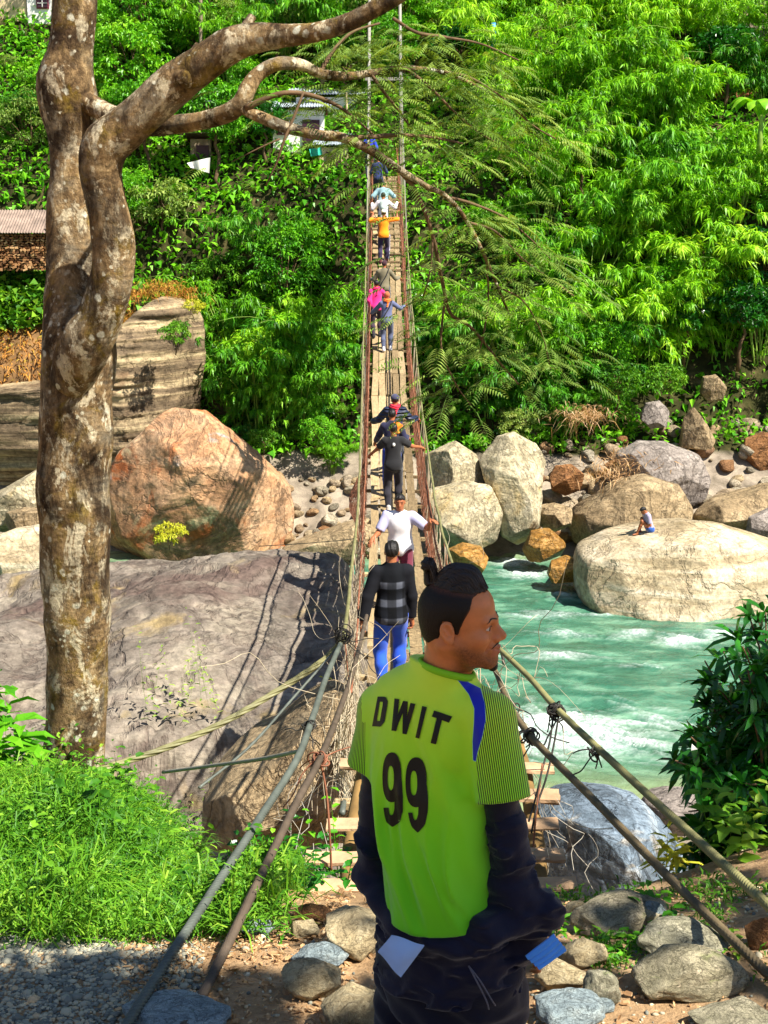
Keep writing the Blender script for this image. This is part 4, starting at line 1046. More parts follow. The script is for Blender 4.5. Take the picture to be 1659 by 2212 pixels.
def near_cover():
    rs = np.random.default_rng(23); parts = []; vals = []
    def edge(x):   # lower limit of the green in photo y
        return np.interp(x, [-60, 100, 250, 420, 520, 640, 720], [2070, 2090, 2075, 2060, 2040, 1990, 1960])
    for k in range(17000):
        px = rs.uniform(-120, 720); Y = rs.uniform(5.2, 11.0)
        X = P(px, 1800, Y).x; z = tz(X, Y); x_, y_ = px_of((X, Y, z))
        e = edge(x_)
        if y_ > e + rs.normal() * 30: continue
        if x_ > 430 and Y > 9.2 and rs.random() < .6: continue
        if x_ > 640 and Y < 7.2: continue
        pt = float(fbm(np.array([[X * 1.3, Y * 1.3, 0]]), 3, 8)[0]); low = np.clip((y_ - e + 260) / 260, 0, 1)
        if rs.random() < .30 + .25 * low + (.35 if pt < -.2 else 0): continue
        md = max(0.0, float(fbm(np.array([[X * 2.1, Y * 1.6, 7]]), 2, 19)[0]) + .15) * .42 * (1 - .5 * low); md = md if Y < 8 else 0
        z += md
        if md < .02 and Y < 8 and rs.random() < .55: continue
        tone = np.clip(.52 + .6 * pt + rs.normal() * .16 - .22 * low, 0, 1)
        h = rs.uniform(.06, .22) * (1.6 if Y > 9 else 1) * (1 + .9 * max(0, pt)) * (1 - .45 * low)
        cl = np.interp(x_, [-60, 90, 230, 300, 430, 520, 600, 720], [1590, 1605, 1635, 1640, 1690, 1735, 1770, 1810])
        tp = px_of((X, Y, z + h))[1]
        if y_ < cl: continue
        if tp < cl - 12: h *= max(.25, (y_ - cl + 12) / (y_ - tp))
        r_ = rs.random()
        if r_ < .66:
            h *= 1.5; m = 6
            B = np.array([X, Y, z]) + rs.normal(size=(m, 3)) * np.array([.04, .04, 0])
            D = rs.normal(size=(m, 3)) * .6 + np.array([0, 0, 1.0]); L = np.minimum(rs.uniform(.5, 1.6, m) * h, .4)
            parts.append(ovals(B, D, L, .008, rs, .5)); vals.append(np.clip(tone + rs.normal(size=m) * .16, 0, 1))
        else:
            nl = rs.integers(6, 12); big = rs.random() < (.16 if Y > 8.5 else .04)
            a, b = herb_parts((X, Y, z), h * (1.5 if big else 1), rs, nl, rs.uniform(.06, .10) if big else rs.uniform(.018, .042), rs.uniform(.3, .6)); parts += [a, b]
            vals += [np.clip(tone + .08 + rs.normal(size=nl) * .14, 0, 1), np.array([.2])]
    for k in range(2600):
        px = rs.uniform(-120, 690); Y = rs.uniform(5.3, 10.2); X = P(px, 1800, Y).x; z = tz(X, Y); x_, y_ = px_of((X, Y, z))
        if x_ > 600 and Y < 7.4: continue
        if y_ > edge(x_) + 5 or y_ < np.interp(x_, [-60, 230, 430, 600, 720], [1600, 1640, 1700, 1780, 1820]): continue
        m = rs.integers(4, 9); h = rs.uniform(.14, .34)
        B = np.array([X, Y, z]) + rs.normal(size=(m, 3)) * np.array([.03, .03, 0])
        D = rs.normal(size=(m, 3)) * .45 + np.array([0, 0, 1.0]); L = rs.uniform(.5, 1.2, m) * h
        parts.append(ovals(B, D, L, rs.uniform(.006, .013, m), rs, .55)); vals.append(np.clip(.62 + rs.normal() * .2 + rs.normal(size=m) * .1, 0, 1))
    # sparse weeds between the stones on the right
    for k in range(900):
        px = rs.uniform(1130, 1700); Y = rs.uniform(4.5, 7.2); X = P(px, 2000, Y).x; z = tz(X, Y)
        n = float(fbm(np.array([[X * 2.2, Y * 2.2, 4]]), 3, 41)[0])
        if n < .12: continue
        m = 9; B = np.array([X, Y, z]) + rs.normal(size=(m, 3)) * np.array([.04, .04, 0])
        D = rs.normal(size=(m, 3)) * .7 + np.array([0, 0, .8]); L = rs.uniform(.03, .09, m)
        parts.append(leaves(B, D, L, .010, rs, .35)); vals.append(np.clip(.45 + rs.normal(size=m) * .15, 0, 1))
    obj('grass_and_herbs', leaf_obj('grass_and_herbs', parts, L_GRASS, None, (0,0,0), vals), None, 'thick bright grass and small herbs covering the bank around the tree', 'grass', None, 'stuff')
near_cover()

def leafy_plant(label, px, py, Y, n, h, L0, mat, asp=.42, seed=1, spread=.15, nl=14, name='leafy_plant', z=None):
    rs = np.random.default_rng(seed); p = P(px, py, Y); z = tz(p.x, Y) if z is None else float(slab_z(np.array([p.x]), np.array([Y]))[0]) - .05
    parts = []; vals = []
    for k in range(n):
        b = np.array([p.x, Y, z]) + np.append(rs.normal(size=2) * spread, 0)
        a, c = herb_parts(b, h * rs.uniform(.6, 1.15), rs, nl, L0, asp); parts += [a, c]
        vals += [np.clip(.55 + rs.normal() * .15 + rs.normal(size=nl) * .1, 0, 1), np.array([.1])]
    return obj(name, leaf_obj(name, parts, mat, None, (p.x, Y, z), vals), None, label, 'plant', None, None, (p.x, Y, z))
leafy_plant('dark leafy plant with long pointed leaves at the left edge beside the trunk', 20, 1610, 9.4, 8, .82, .27, L_BROAD, .36, 1, .10, 12)
leafy_plant('light green plant with oval leaves at the right foot of the trunk', 248, 1640, 9.8, 4, .30, .16, L_GRASS, .45, 2, .06, 9)
leafy_plant('tall narrow weeds with pale leaves on the crest near the stay cable', 395, 1690, 9.6, 6, .42, .15, L_GRASS, .25, 3, .14, 11)
leafy_plant('yellow green young plant beside the left cables', 535, 1790, 7.9, 5, .42, .11, L_GRASS, .42, 4, .07, 10)
leafy_plant('dark broad leaved weeds tangled behind the left cables', 590, 1780, 7.7, 12, .50, .10, L_DARK, .5, 5, .20, 13)
leafy_plant('low dark weeds right of the inner left cable beside the planks', 655, 1900, 6.5, 9, .30, .07, L_DARK, .45, 25, .12, 10)
leafy_plant('leafy weed climbing at the left netting under the cable clamp', 655, 1740, 7.4, 7, .62, .085, L_BROAD, .5, 6, .09, 13)
leafy_plant('clump of leafy weeds growing between stones at lower right', 1385, 2085, 5.5, 12, .15, .075, L_BROAD, .5, 7, .08, 9)
leafy_plant('low weeds beside the flat slab at lower right', 1350, 2150, 5.1, 9, .08, .06, L_BROAD, .5, 8, .10, 7)
leafy_plant('yellow green spiky plant against the blue grey rock', 1460, 1955, 6.6, 4, .20, .15, L_YEL, .2, 9, .04, 8)
leafy_plant('sunlit yellow green plant under the shrub at right', 1610, 1935, 6.3, 8, .30, .13, L_GRASS, .4, 10, .12, 10)
leafy_plant('small green sprig on the trodden stones right of the man', 1235, 2040, 5.4, 4, .06, .05, L_BROAD, .5, 11, .04, 6)
leafy_plant('tiny weed beside the low corner stone at right', 1560, 2165, 4.9, 5, .07, .05, L_GRASS, .4, 12, .05, 7)
leafy_plant('reddish stemmed weeds growing out of the hollow in the slab', 455, 1540, 20.4, 12, 1.5, .15, L_OLIVE, .3, 13, .5, 16, z=1)
leafy_plant('yellowish weeds beside the bridge on the slab edge', 722, 1345, 22, 12, .7, .14, L_YEL, .4, 14, .25, 9, z=1)
leafy_plant('thin upright weeds on the slab left of the shadow', 400, 1460, 22, 9, 1.5, .13, L_OLIVE, .3, 15, .35, 14, z=1)

def shrub_right():
    rs = np.random.default_rng(64); root_p = P(1640, 2000, 7.2); root_p.z = tz(root_p.x, 7.2) - .1
    root = thing('shrub', 'dense dark green shrub with glossy pointed leaves on the right', 'shrub', root_p)
    out = [(1440,1640),(1500,1600),(1530,1560),(1480,1640),(1540,1420),(1590,1390),(1625,1345),(1660,1320),(1560,1480),(1600,1520),(1650,1450),(1540,1620),(1500,1700),(1480,1760),(1560,1700),(1620,1620),(1660,1560),(1520,1800),(1500,1860),(1580,1800),(1640,1720),(1540,1900),(1600,1880),(1655,1820),(1700,1500),(1720,1650),(1720,1800),(1700,1900),(1580,1600),(1600,1700),(1640,1900),(1560,1850),(1540,1540),(1600,1450),(1680,1380),(1740,1420),(1620,1560)]
    g = Geo(); parts = []; vals = []
    for (x, y) in out:
        for rep in range(2):
            p = np.array(P(x + rs.normal() * 12, y + rs.normal() * 12, 7.2 + rs.uniform(-.7, .5))[:])
            r0 = np.array(root_p[:]) + np.array([rs.normal() * .12, rs.normal() * .12, .1])
            C = catmull([r0, (r0 + p) / 2 + np.array([.05, 0, .12]), p], 10); add_tube(g, C, np.linspace(.014, .004, 10), 5)
            # leaf whorls along the last half
            for u in np.linspace(.45, 1, 9):
                q = C[min(9, int(u * 9))] + rs.normal(size=3) * .03; m = 7
                ax = C[-1] - C[-3]; ax /= np.linalg.norm(ax)
                D = rs.normal(size=(m, 3)) * .8 + ax * .7 + np.array([-.1, -.15, .1])
                L = rs.uniform(.09, .17, m)
                parts.append(ovals(np.tile(q, (m, 1)), D, L, L * .27, rs, .25, .12)); vals.append(np.clip(.35 + rs.normal() * .18 + rs.normal(size=m) * .12 + (.2 if u > .95 else 0), 0, 1))
    V, F = g.out(); wpart(root, 'stem', V, F, M_TWIG)
    obj('foliage', leaf_obj('foliage', parts, L_DARK, None, root_p, vals), root)
shrub_right()

# gravel, litter, twigs of the foreground
def litter():
    rs = np.random.default_rng(51)
    g = Geo(); ico = []
    for s in range(5):
        me = stone_mesh(700 + s, 1, 6, None, .6); V = np.array([v.co[:] for v in me.vertices]); F = np.array([p.vertices[:] for p in me.polygons]); ico.append((V, F)); bpy.data.meshes.remove(me)
    tint = []
    for k in range(15000):
        px = rs.uniform(-60, 1720) if k % 3 == 0 else rs.uniform(-60, 440); Y = rs.uniform(4.2, 5.7) if k % 5 else rs.uniform(4.2, 7.4); X = P(px, 2100, Y).x; z = tz(X, Y)
        x_, y_ = px_of((X, Y, z))
        left = x_ < 430
        if not left and rs.random() < .6: continue
        r = rs.uniform(.004, .013) * (2.0 if rs.random() < .03 else 1)
        V, F = ico[k % 5]; a = rs.uniform(0, 6.28); R = np.array([[math.cos(a), -math.sin(a), 0], [math.sin(a), math.cos(a), 0], [0, 0, 1]])
        g.add((V @ R.T) * r * rs.uniform(.7, 1.3, 3) + np.array([X, Y, z + r * .25]), F, np.clip(rs.random() * (.75 if left else 1) + (0 if left else .1), 0, 1))
    V, F = g.out()
    t = NT('gravel'); c = t.ramp(t.attr('v'), [(0, hexc('565a56')), (.35, hexc('848578')), (.6, hexc('aaa48c')), (.8, hexc('b99e78')), (1, hexc('d2c4a4'))])
    m = t.done(t.pbr(c, .85, t.bump(t.noise(t.coord(), 140, 4), .4, .003), .25))
    obj('gravel', mesh_from('gravel', V, F, m, True, g.attr()), None, 'loose grey gravel on the foreground path', 'gravel', None, 'stuff')
    n = 3000; px = rs.uniform(300, 1700, n); px[:2200] = rs.uniform(260, 760, 2200); Y = rs.uniform(4.3, 6.4, n)
    B = np.array([[P(a, 2100, y).x, y, 0] for a, y in zip(px, Y)]); B[:, 2] = terrain_z(B[:, 0], B[:, 1]) + .012
    D = rs.normal(size=(n, 3)); D[:, 2] *= .25; L = rs.uniform(.012, .045, n)
    V, F = ovals(B, D, L, L * rs.uniform(.2, .55, n), rs, .1, .2)
    obj('leaf_litter', leaf_obj('leaf_litter', [(V, F)], L_DRY, None, (0,0,0)), None, 'dry brown leaves and chips scattered on the path', 'leaf litter', None, 'stuff')
    for k, (x0, y0, x1, y1, w) in enumerate([(560,2095,640,2068,9),(585,2100,660,2075,7),(520,2040,560,2090,6),(600,2140,560,2120,5),(470,2060,520,2066,5)]):
        a = P(x0, y0, 5.3); b = P(x1, y1, 5.6); a.z = tz(a.x, a.y) + .02; b.z = tz(b.x, b.y) + .03
        C = catmull([a[:], ((a + b) / 2 + Vector((.01, .01, .01)))[:], b[:]], 8); V, F, T = tube(C, np.linspace(w, w * .6, 8) * 5.3 / FPX * .5, 7, bump=.2, bscale=9)
        wobj('stick', V, [F, T], M_TWIG, ['thick peeled stick in the leaf litter below the left cables', 'longer stick beside the thick peeled one', 'dark stick leaning out of the grass edge', 'short stick near the tan rounded stone', 'thin stick at the edge of the grass'][k], 'stick')
    p = P(497, 2052, 5.8); p.z = tz(p.x, p.y)
    L = np.array([.13, .11, .1]); V, F = leaves([p[:]] * 3, [(0.1, -.1, 1), (.6, 0, .7), (-.5, -.2, .8)], L, L * .4, rs, .1)
    wobj('dry_leaf', V, F, L_DRY, 'upright curled orange dry leaf between the two left cables', 'leaf', attrs={'v': ('FACE', 'FLOAT', [.6, .5, .7])})
litter()
# ================================================================ BUILDINGS, POLES
M_WHITE = simple_mat('white_wash', hexc('e6e2da'), .8, .12, 2, .1)
M_BEIGE = simple_mat('beige_plaster', hexc('cbb48e'), .85, .2, 2, .2)
M_TIN = simple_mat('grey_tin', hexc('9aa3ac'), .45, .2, 3, .1, .5)
M_RUSTTIN = simple_mat('rusty_tin', hexc('857468'), .6, .35, 2.5, .2)
M_BRICK = simple_mat('brick', hexc('a4684a'), .9, .25, 5, .3)
M_DARKWIN = simple_mat('dark_window', hexc('3d2430'), .4, .2, 5, 0)
M_WOODG = simple_mat('weathered_post', hexc('8a7a66'), .85, .3, 5, .3)
M_MAROON = simple_mat('maroon_paint', hexc('6e2838'), .6, .15, 5, .05)

def corrug(w, d, n=26, amp=.02):
    x = np.linspace(-w / 2, w / 2, n * 2 + 1); z = amp * np.cos(np.arange(n * 2 + 1) * math.pi)
    V = np.concatenate([np.stack([x, np.full_like(x, -d / 2), z], -1), np.stack([x, np.full_like(x, d / 2), z], -1),
                        np.stack([x, np.full_like(x, -d / 2), z - .02], -1), np.stack([x, np.full_like(x, d / 2), z - .02], -1)])
    m = len(x); i = np.arange(m - 1)
    F = np.concatenate([np.stack([i, i + 1, m + i + 1, m + i], -1), np.stack([2*m + i + 1, 2*m + i, 3*m + i, 3*m + i + 1], -1), np.stack([i + 1, i, 2*m + i, 2*m + i + 1], -1)])
    return V, F

def house(label, px0, px1, pyt, pyb, Y, depth, wall, roof, roof_tilt=.25, over=.35, windows=(), door=None, name='house', cat='house'):
    Y = 57.5
    while Y < 110:                                  # stand it on the slope
        q = P((px0 + px1) / 2, pyb, Y)
        if q.z <= tz(q.x, Y): break
        Y += .1
    a = P(px0, pyb, Y); b = P(px1, pyb, Y); t = P(px0, pyt, Y)
    w = b.x - a.x; h = t.z - a.z; c = Vector(((a.x + b.x) / 2, Y, a.z))
    r = thing(name, label, cat, c)
    V, F = bevel_box((0, depth / 2, h / 2 - .8), (w, depth, h + 1.6), None, .02); obj('wall', mesh_from('wall', V, F, wall, False), r)
    V, F = corrug(w + 2 * over, depth + 2 * over); R = rotm('X', roof_tilt); V = V @ R.T + np.array([0, depth / 2, h + .18 + .5 * depth * math.sin(roof_tilt)])
    obj('roof', mesh_from('roof', V, F, roof, False), r)
    for (u, v, ww, hh) in windows:
        x = -w / 2 + u * w; z = v * h
        V, F = box_VF((x, -.03, z), (ww, .08, hh)); f = obj('window', mesh_from('window', V, F, M_MAROON, False), r)
        V, F = box_VF((x, -.085, z), (ww * .8, .03, hh * .84)); obj('pane', mesh_from('pane', V, F, M_DARKWIN, False), f)
        g = Geo(); g.add(*box_VF((x, -.115, z), (.03, .03, hh * .84)))
        for q in (-.22, .0, .22): g.add(*box_VF((x, -.112, z + q * hh), (ww * .8, .025, .025)))
        V, F = g.out(); obj('bar', mesh_from('bar', V, F, M_WHITE, False), f)
    if door:
        u, ww, hh = door; V, F = box_VF((-w / 2 + u * w, -.03, hh / 2), (ww, .08, hh)); obj('door', mesh_from('door', V, F, M_DARKWIN, False), r)
    return r
house('white house with a small maroon barred window at the top left corner', 60, 116, -70, 52, 70, 4, M_WHITE, M_RUSTTIN, windows=[(.62, .45, .55, .85)])
house('beige house wall at the top left corner beside the white house', -60, 58, -40, 40, 71.5, 4, M_BEIGE, M_RUSTTIN)
house('low white house half hidden by leaves left of the far end of the bridge', 590, 700, 238, 330, 61.5, 3, M_WHITE, M_TIN, .12, windows=[(.2, .6, .5, .6)], door=(.75, .7, 1.3))
house('tiny hut with bluish tin roof beside the far end of the bridge', 690, 752, 318, 360, 60.2, 1.6, M_BEIGE, M_TIN, .3, .25, door=(.5, .6, .6))
house('long pale house behind the bridge poles, mostly hidden in foliage', 640, 770, 210, 262, 64, 3, M_WHITE, M_TIN, .15, windows=[(.4, .5, .6, .6)])
house('grey corrugated shelter on the slope right of the tree fork', 405, 450, 236, 262, 63.5, 1.5, M_WOODG, M_TIN, -.55, .3)
house('dark hut under dry thatch above the left bamboo', 412, 456, 300, 352, 60.6, 1.2, M_WOODG, M_RUSTTIN, -.35, .2, door=(.6, .5, .7), name='hut', cat='hut')
house('red brick wall with a flat coping at the right edge above the banana plant', 1548, 1625, 190, 207, 64.5, 2, M_BRICK, M_RUSTTIN, .02, .12)
house('grey roofed house at the top right corner', 1606, 1720, 0, 60, 71, 3, M_BEIGE, M_TIN, .3)
house('brown roofed shed below the grey house at the right edge', 1636, 1720, 92, 140, 67, 3, M_WOODG, M_RUSTTIN, .35)

# firewood shed at the left edge
def firewood():
    a = P(-40, 585, 57.5); b = P(112, 585, 57.5); c = Vector(((a.x + b.x) / 2, 57.5, a.z)); w = b.x - a.x
    r = thing('firewood_shed', 'open shed stacked full of split firewood under a rusty tin roof, left edge', 'shed', c)
    rs = np.random.default_rng(3); mats = [simple_mat('split_wood', hexc('9c7048'), .9, .4, 12, .3)]
    g = Geo()
    for row in range(15):
        x = -w / 2
        while x < w / 2:
            s = rs.uniform(.09, .2); g.add(*box_VF((x + s / 2, .3 + rs.uniform(-.12, .05), .06 + row * .092), (s * rs.uniform(.6, .95), .8, rs.uniform(.04, .09)), rotm('Y', rs.normal() * .35)), rs.random())
            x += s
    V, F = g.out(); t = NT('firewood'); m = t.done(t.pbr(t.ramp(t.attr('v'), [(0, hexc('5a3c26')), (.5, hexc('94683f')), (1, hexc('c8a070'))]), .9))
    obj('firewood', mesh_from('firewood', V, F, m, False, g.attr()), r)
    V, F = corrug(w + .5, 1.9, 30); V = V @ rotm('X', .42).T + np.array([0, .5, 1.85]); obj('roof', mesh_from('roof', V, F, M_RUSTTIN, False), r)
    for sx in (-1, 1):
        for y in (-.2, 1.1):
            V, F = box_VF((sx * w / 2, y, .8), (.1, .1, 2.0)); obj('post', mesh_from('post', V, F, M_WOODG, False), r)
firewood()
def cloth(label, pts, Y, mat, name='laundry', cat='laundry'):
    p = [np.array(P(x, y, Y)[:]) for x, y in pts]; n = 10
    U, W = np.meshgrid(np.linspace(0, 1, n), np.linspace(0, 1, n), indexing='ij')
    V = ((1-U)*(1-W))[..., None]*p[0] + (U*(1-W))[..., None]*p[1] + (U*W)[..., None]*p[2] + ((1-U)*W)[..., None]*p[3]
    V[..., 1] += .06 * np.sin(U * 9)
    V2 = V + np.array([0, .012, 0]); A = np.concatenate([V.reshape(-1, 3), V2.reshape(-1, 3)])
    i = np.arange(n - 1)[:, None] * n; j = np.arange(n - 1)[None]; F = np.stack([i + j, i + n + j, i + n + j + 1, i + j + 1], -1).reshape(-1, 4)
    wobj(name, A, [F, F[:, ::-1] + n * n], mat, label, cat)
cloth('white sheet hung outside the dark hut', [(404,352),(454,340),(452,374),(412,362)], 60.0, M_WHITE)
cloth('turquoise sheet beside the tiny hut', [(668,322),(694,318),(696,334),(672,338)], 59.9, simple_mat('turquoise_cloth', hexc('2fa58c'), .8))
def pole(label, x0, y0, x1, y1, Y, w, mat, name='pole', cat='pole', cap=None):
    a = P(x0, y0, Y); b = P(x1, y1, Y)
    r = thing(name, label, cat, b if b.z < a.z else a)
    V, F, T = tube(catmull([a[:], ((a + b) / 2)[:], b[:]], 10), w * Y / FPX * .5, 8, bump=.06, bscale=3); wpart(r, 'shaft', V, [F, T], mat)
    if cap is not None:
        d = (a - b).normalized(); V, F, T = tube(np.array([(a - d * .9)[:], (a - d * .3)[:], (a + d * .05)[:]]), w * Y / FPX * .62, 8); wpart(r, 'cap', V, [F, T], cap)
M_BLUE_P = simple_mat('blue_paint', hexc('2f7fc0'), .5)
pole('tall bare brown pole at the top left', 432, -80, 434, 125, 64, 8, M_WOODG)
pole('grey post with a blue top in the bamboo right of the bridge', 1066, 52, 1066, 130, 63, 8, M_WOODG, cap=M_BLUE_P)
pole('slim pole near the white house left of the bridge', 748, 200, 750, 250, 62, 4, M_BEIGE)

# ================================================================ BRIDGE
DECK = [(6.6, 10.62), (8, 10.3), (9.4, 10.0), (12, 9.15), (15, 8.5), (19.3, 8.02), (23, 7.85), (26, 7.82), (30, 7.9), (33, 8.05), (37, 8.35), (40.5, 8.78), (44, 9.55), (47.7, 10.75), (52, 11.85), (58, 13.0)]
_dk = catmull([(0, a, b) for a, b in DECK], 400)
def deck_z(Y): return float(np.interp(Y, _dk[:, 1], _dk[:, 2]))
def deck_x(Y): return .31 - .0048 * Y
M_PLANK = (lambda t: t.done(t.pbr(t.mix(.6, t.ramp(t.attr('v'), [(0, hexc('6a583e')), (.5, hexc('94805e')), (1, hexc('b8a27a'))]), t.mix(1.0, t.ramp(t.attr('v'), [(0, hexc('6a583e')), (.5, hexc('94805e')), (1, hexc('b8a27a'))]), t.ramp(t.noise(t.coord(scale=(8, 1.2, 8)), 3, 8, .65, .4), [(.3, .4), (.7, 1.5)]), 'MULTIPLY')), .85, t.bump(t.noise(t.coord(scale=(12, 1.5, 12)), 4, 6, .6), .4, .02), .2)))(NT('grey_plank'))
M_NEWPLANK = simple_mat('pale_new_plank', hexc('b39270'), .8, .35, 5, .6)
M_RUST = simple_mat('rusty_wire', hexc('84543c'), .7, .35, 6, .1)
M_WIRE = simple_mat('pale_wire', hexc('b3a58a'), .6, .3, 8, .1)
M_CABLE = simple_mat('steel_cable', hexc('525850'), .5, .3, 7, .3, .5)
M_CABLEO = simple_mat('olive_cable', hexc('77744c'), .55, .3, 5, .3, .4)
M_DARKW = simple_mat('dark_wire', hexc('33302b'), .6, .3, 8, .1)
M_POLEW = simple_mat('white_painted_steel', hexc('8a877c'), .5, .15, 3, .1)

def bridge():
    root = thing('suspension_bridge', 'narrow plank suspension bridge with rusty wire netting sides hanging across the river', 'bridge', (deck_x(26), 26, deck_z(26) - .1))
    rs = np.random.default_rng(8)
    # deck: runs of lengthwise planks with cross battens
    g = Geo(); Y = 9.2
    while Y < 58:
        L = rs.uniform(1.7, 2.6) if Y < 45 else rs.uniform(.9, 1.4)
        n = 5; xs = np.linspace(-.44, .44, n + 1)
        for k in range(n):
            y0 = Y + rs.uniform(-.05, .12); y1 = min(58, Y + L + rs.uniform(-.1, .05))
            m = 6; yy = np.linspace(y0, y1, m); x0 = xs[k] + .012 + rs.normal() * .008; x1 = xs[k + 1] - .012 + rs.normal() * .008
            zt = np.array([deck_z(q) for q in yy]) + rs.normal() * .012; sk = rs.normal() * .015
            cx = np.array([deck_x(q) for q in yy]) + np.linspace(-sk, sk, m)
            P4 = np.stack([np.stack([cx + x0, yy, zt - .035], -1), np.stack([cx + x1, yy, zt - .035], -1), np.stack([cx + x1, yy, zt], -1), np.stack([cx + x0, yy, zt], -1)], 1).reshape(-1, 3)
            i = np.arange(m - 1)[:, None] * 4; j = np.arange(4)[None]; j2 = (j + 1) % 4
            F = np.stack([i + j, i + j2, i + 4 + j2, i + 4 + j], -1).reshape(-1, 4)
            F = np.concatenate([F, [[3, 2, 1, 0]], [[4*m-4, 4*m-3, 4*m-2, 4*m-1]]])
            g.add(P4, F[:, ::-1], np.clip(.55 + rs.normal() * .22, 0, 1))
        Y += L
    V, F = g.out(); wpart(root, 'deck', V, F, M_PLANK, False, g.attr())
    # battens under and across
    for Y in np.concatenate([np.arange(9.6, 46, 1.15), np.arange(46, 58, .62)]):
        s = rs.uniform(.98, 1.3); top = Y > 46
        V, F = box_VF((deck_x(Y) + rs.normal() * .03, Y, deck_z(Y) + (.03 if top else -.085)), (1.0 if top else s, .09, .05), rotm('Z', rs.normal() * .05))
        wpart(root, 'batten', V, F, M_PLANK, False, {'v': ('POINT', 'FLOAT', np.full(8, rs.random()))})
    # near stair: pale rungs on two stringers
    for (xl, xr, y, Yp, th) in [(660,1218,1848,7.3,.06),(676,1246,1912,6.9,.045),(905,1208,1720,8.3,.08),(705,1206,1785,7.75,.05),(735,1195,1655,8.8,.06),(640,720,1985,6.4,.10)]:
        a = P(xl, y, Yp); b = P(xr, y - 6, Yp); c = (a + b) / 2
        x_ = np.linspace(a.x, b.x, 26); CC = np.stack([x_, np.full(26, c.y) + rs.normal() * .02 + .012 * np.sin(x_ * 5 + rs.uniform(0, 6)), np.linspace(a.z, b.z, 26) + rs.normal() * .012 + np.linspace(-1, 1, 26) * rs.normal() * .015], -1)
        V, F, T = tube(CC, .5, 10, bump=.0); V = V.copy(); q_ = V[:260].reshape(26, 10, 3) - CC[:, None]; q_ = np.sign(q_) * np.minimum(np.abs(q_), .38) / .38; q_[..., 0] = 0
        V[:260] = (CC[:, None] + q_ * np.array([1, .065, th * .34])).reshape(-1, 3) + fbm(V[:260] * 9, 3, int(y))[:, None] * .008
        wpart(root, 'step', V, [F, T], M_NEWPLANK, False)
    for xs_ in (752, 1165):
        C = [P(xs_ + (20 if xs_ < 900 else -5), 1985, 6.8)[:], P(xs_, 1840, 7.7)[:], P(xs_ + (40 if xs_ < 900 else -40), 1600, 9.3)[:], P(xs_ + (60 if xs_ < 900 else -90), 1480, 11.5)[:]]
        C = np.array(C) - np.array([0, 0, .10]); R = rotm('X', 0)
        V, F, T = tube(catmull(C, 16), .048, 8, bump=.25, bscale=7); wpart(root, 'stringer', V, [F, T], simple_mat('mossy_beam', hexc('7d6238'), .9, .4, 4, .4))
    # handrail cables: main outer cables and the upper net wires
    def line(side, half, dz, Y0=11, Y1=58.5, n=120, wob=.012):
        ys = np.linspace(Y0, Y1, n); s = 1 if side == 'r' else -1
        C = np.stack([[deck_x(y) + s * half(y) for y in ys], ys, [deck_z(y) + dz(y) for y in ys]], -1)
        C[:, [0, 2]] += fbm(np.stack([ys * .8, ys * 0 + (3 if s > 0 else 9), ys * 0], -1), 3, 4)[:, None] * wob
        return C
    HALF = lambda y: np.interp(y, [9, 11, 17, 22, 40, 50, 58], [.60, .60, .62, .60, .66, .60, .58])
    RAIL = lambda y: np.interp(y, [9, 11, 14, 17, 22, 40, 46, 50, 54, 58], [.9, 1.10, 1.16, 1.12, 1.05, 1.05, 1.1, 1.3, 1.7, 2.3])
    NETX = lambda y: np.interp(y, [9, 17, 40, 50, 58], [.52, .52, .50, .46, .44])
    NETZ = lambda y: np.interp(y, [9, 12, 17, 40, 50, 58], [.5, .8, .92, .92, 1.0, 1.2])
    rails = {}
    for s in 'lr':
        C = line(s, HALF, RAIL); rails[s] = C
        add = tube(C, .020, 7, lobes=5, twist=14); wpart(root, 'handrail_cable', add[0], [add[1], add[2]], M_CABLEO)
        C2 = line(s, NETX, NETZ, 11); add = tube(C2, .013, 6); wpart(root, 'net_wire', add[0], [add[1], add[2]], M_RUST)
        C3 = line(s, lambda y: HALF(y) - .05, lambda y: -.07, 9.2); add = tube(C3, .022, 6); wpart(root, 'deck_cable', add[0], [add[1], add[2]], M_CABLE)
        # vertical hangers between handrail cable and deck, one by one
        for y in np.arange(12.5, 57.5, .62):
            sg = 1 if s == 'r' else -1; j = rs.normal() * .05
            a = (deck_x(y) + sg * (HALF(y) - .0), y, deck_z(y) + RAIL(y)); b = (deck_x(y) + sg * (HALF(y) - .04), y + j, deck_z(y) - .08)
            m = ((a[0] + b[0]) / 2 + rs.normal() * .03, y + j * .5, (a[2] + b[2]) / 2)
            V, F, T = tube(catmull([a, m, b], 6), .0055, 5); wpart(root, 'hanger', V, [F, T], M_WIRE if rs.random() < .7 else M_RUST)
        # diamond wire netting, rusty over the river, pale and torn near the bank
        for nm, Ya, Yb, mat, pitch, r in (('wire_netting', 18.5, 57.5, M_RUST, .065, .0032), ('wire_netting', 9.6, 21, M_WIRE, .058, .0028)):
            g = Geo(); sg = 1 if s == 'r' else -1
            for dirn in (-1, 1):
                for y0 in np.arange(Ya, Yb, pitch):
                    if mat is M_WIRE and rs.random() < .12: continue
                    u = np.linspace(0, 1, 6); y = y0 + dirn * (u - .5) * .8; y = np.clip(y, Ya, Yb)
                    z0 = np.array([deck_z(q) for q in y]); X = np.array([deck_x(q) for q in y])
                    hh = np.array([float(NETZ(q)) for q in y]); nx = np.array([float(NETX(q)) for q in y])
                    jit = rs.normal(size=(6, 3)) * (.022 if mat is M_WIRE else .010)
                    bul = .07 * np.sin(np.pi * u) + (.22 * np.exp(-((y - 25.2) / 1.0) ** 2) * np.sin(np.pi * u) if sg < 0 else 0)
                    C = np.stack([X + sg * (nx + bul), y, z0 - .06 + u * (hh + .06)], -1) + jit
                    add_tube(g, C, r, 3, caps=False)
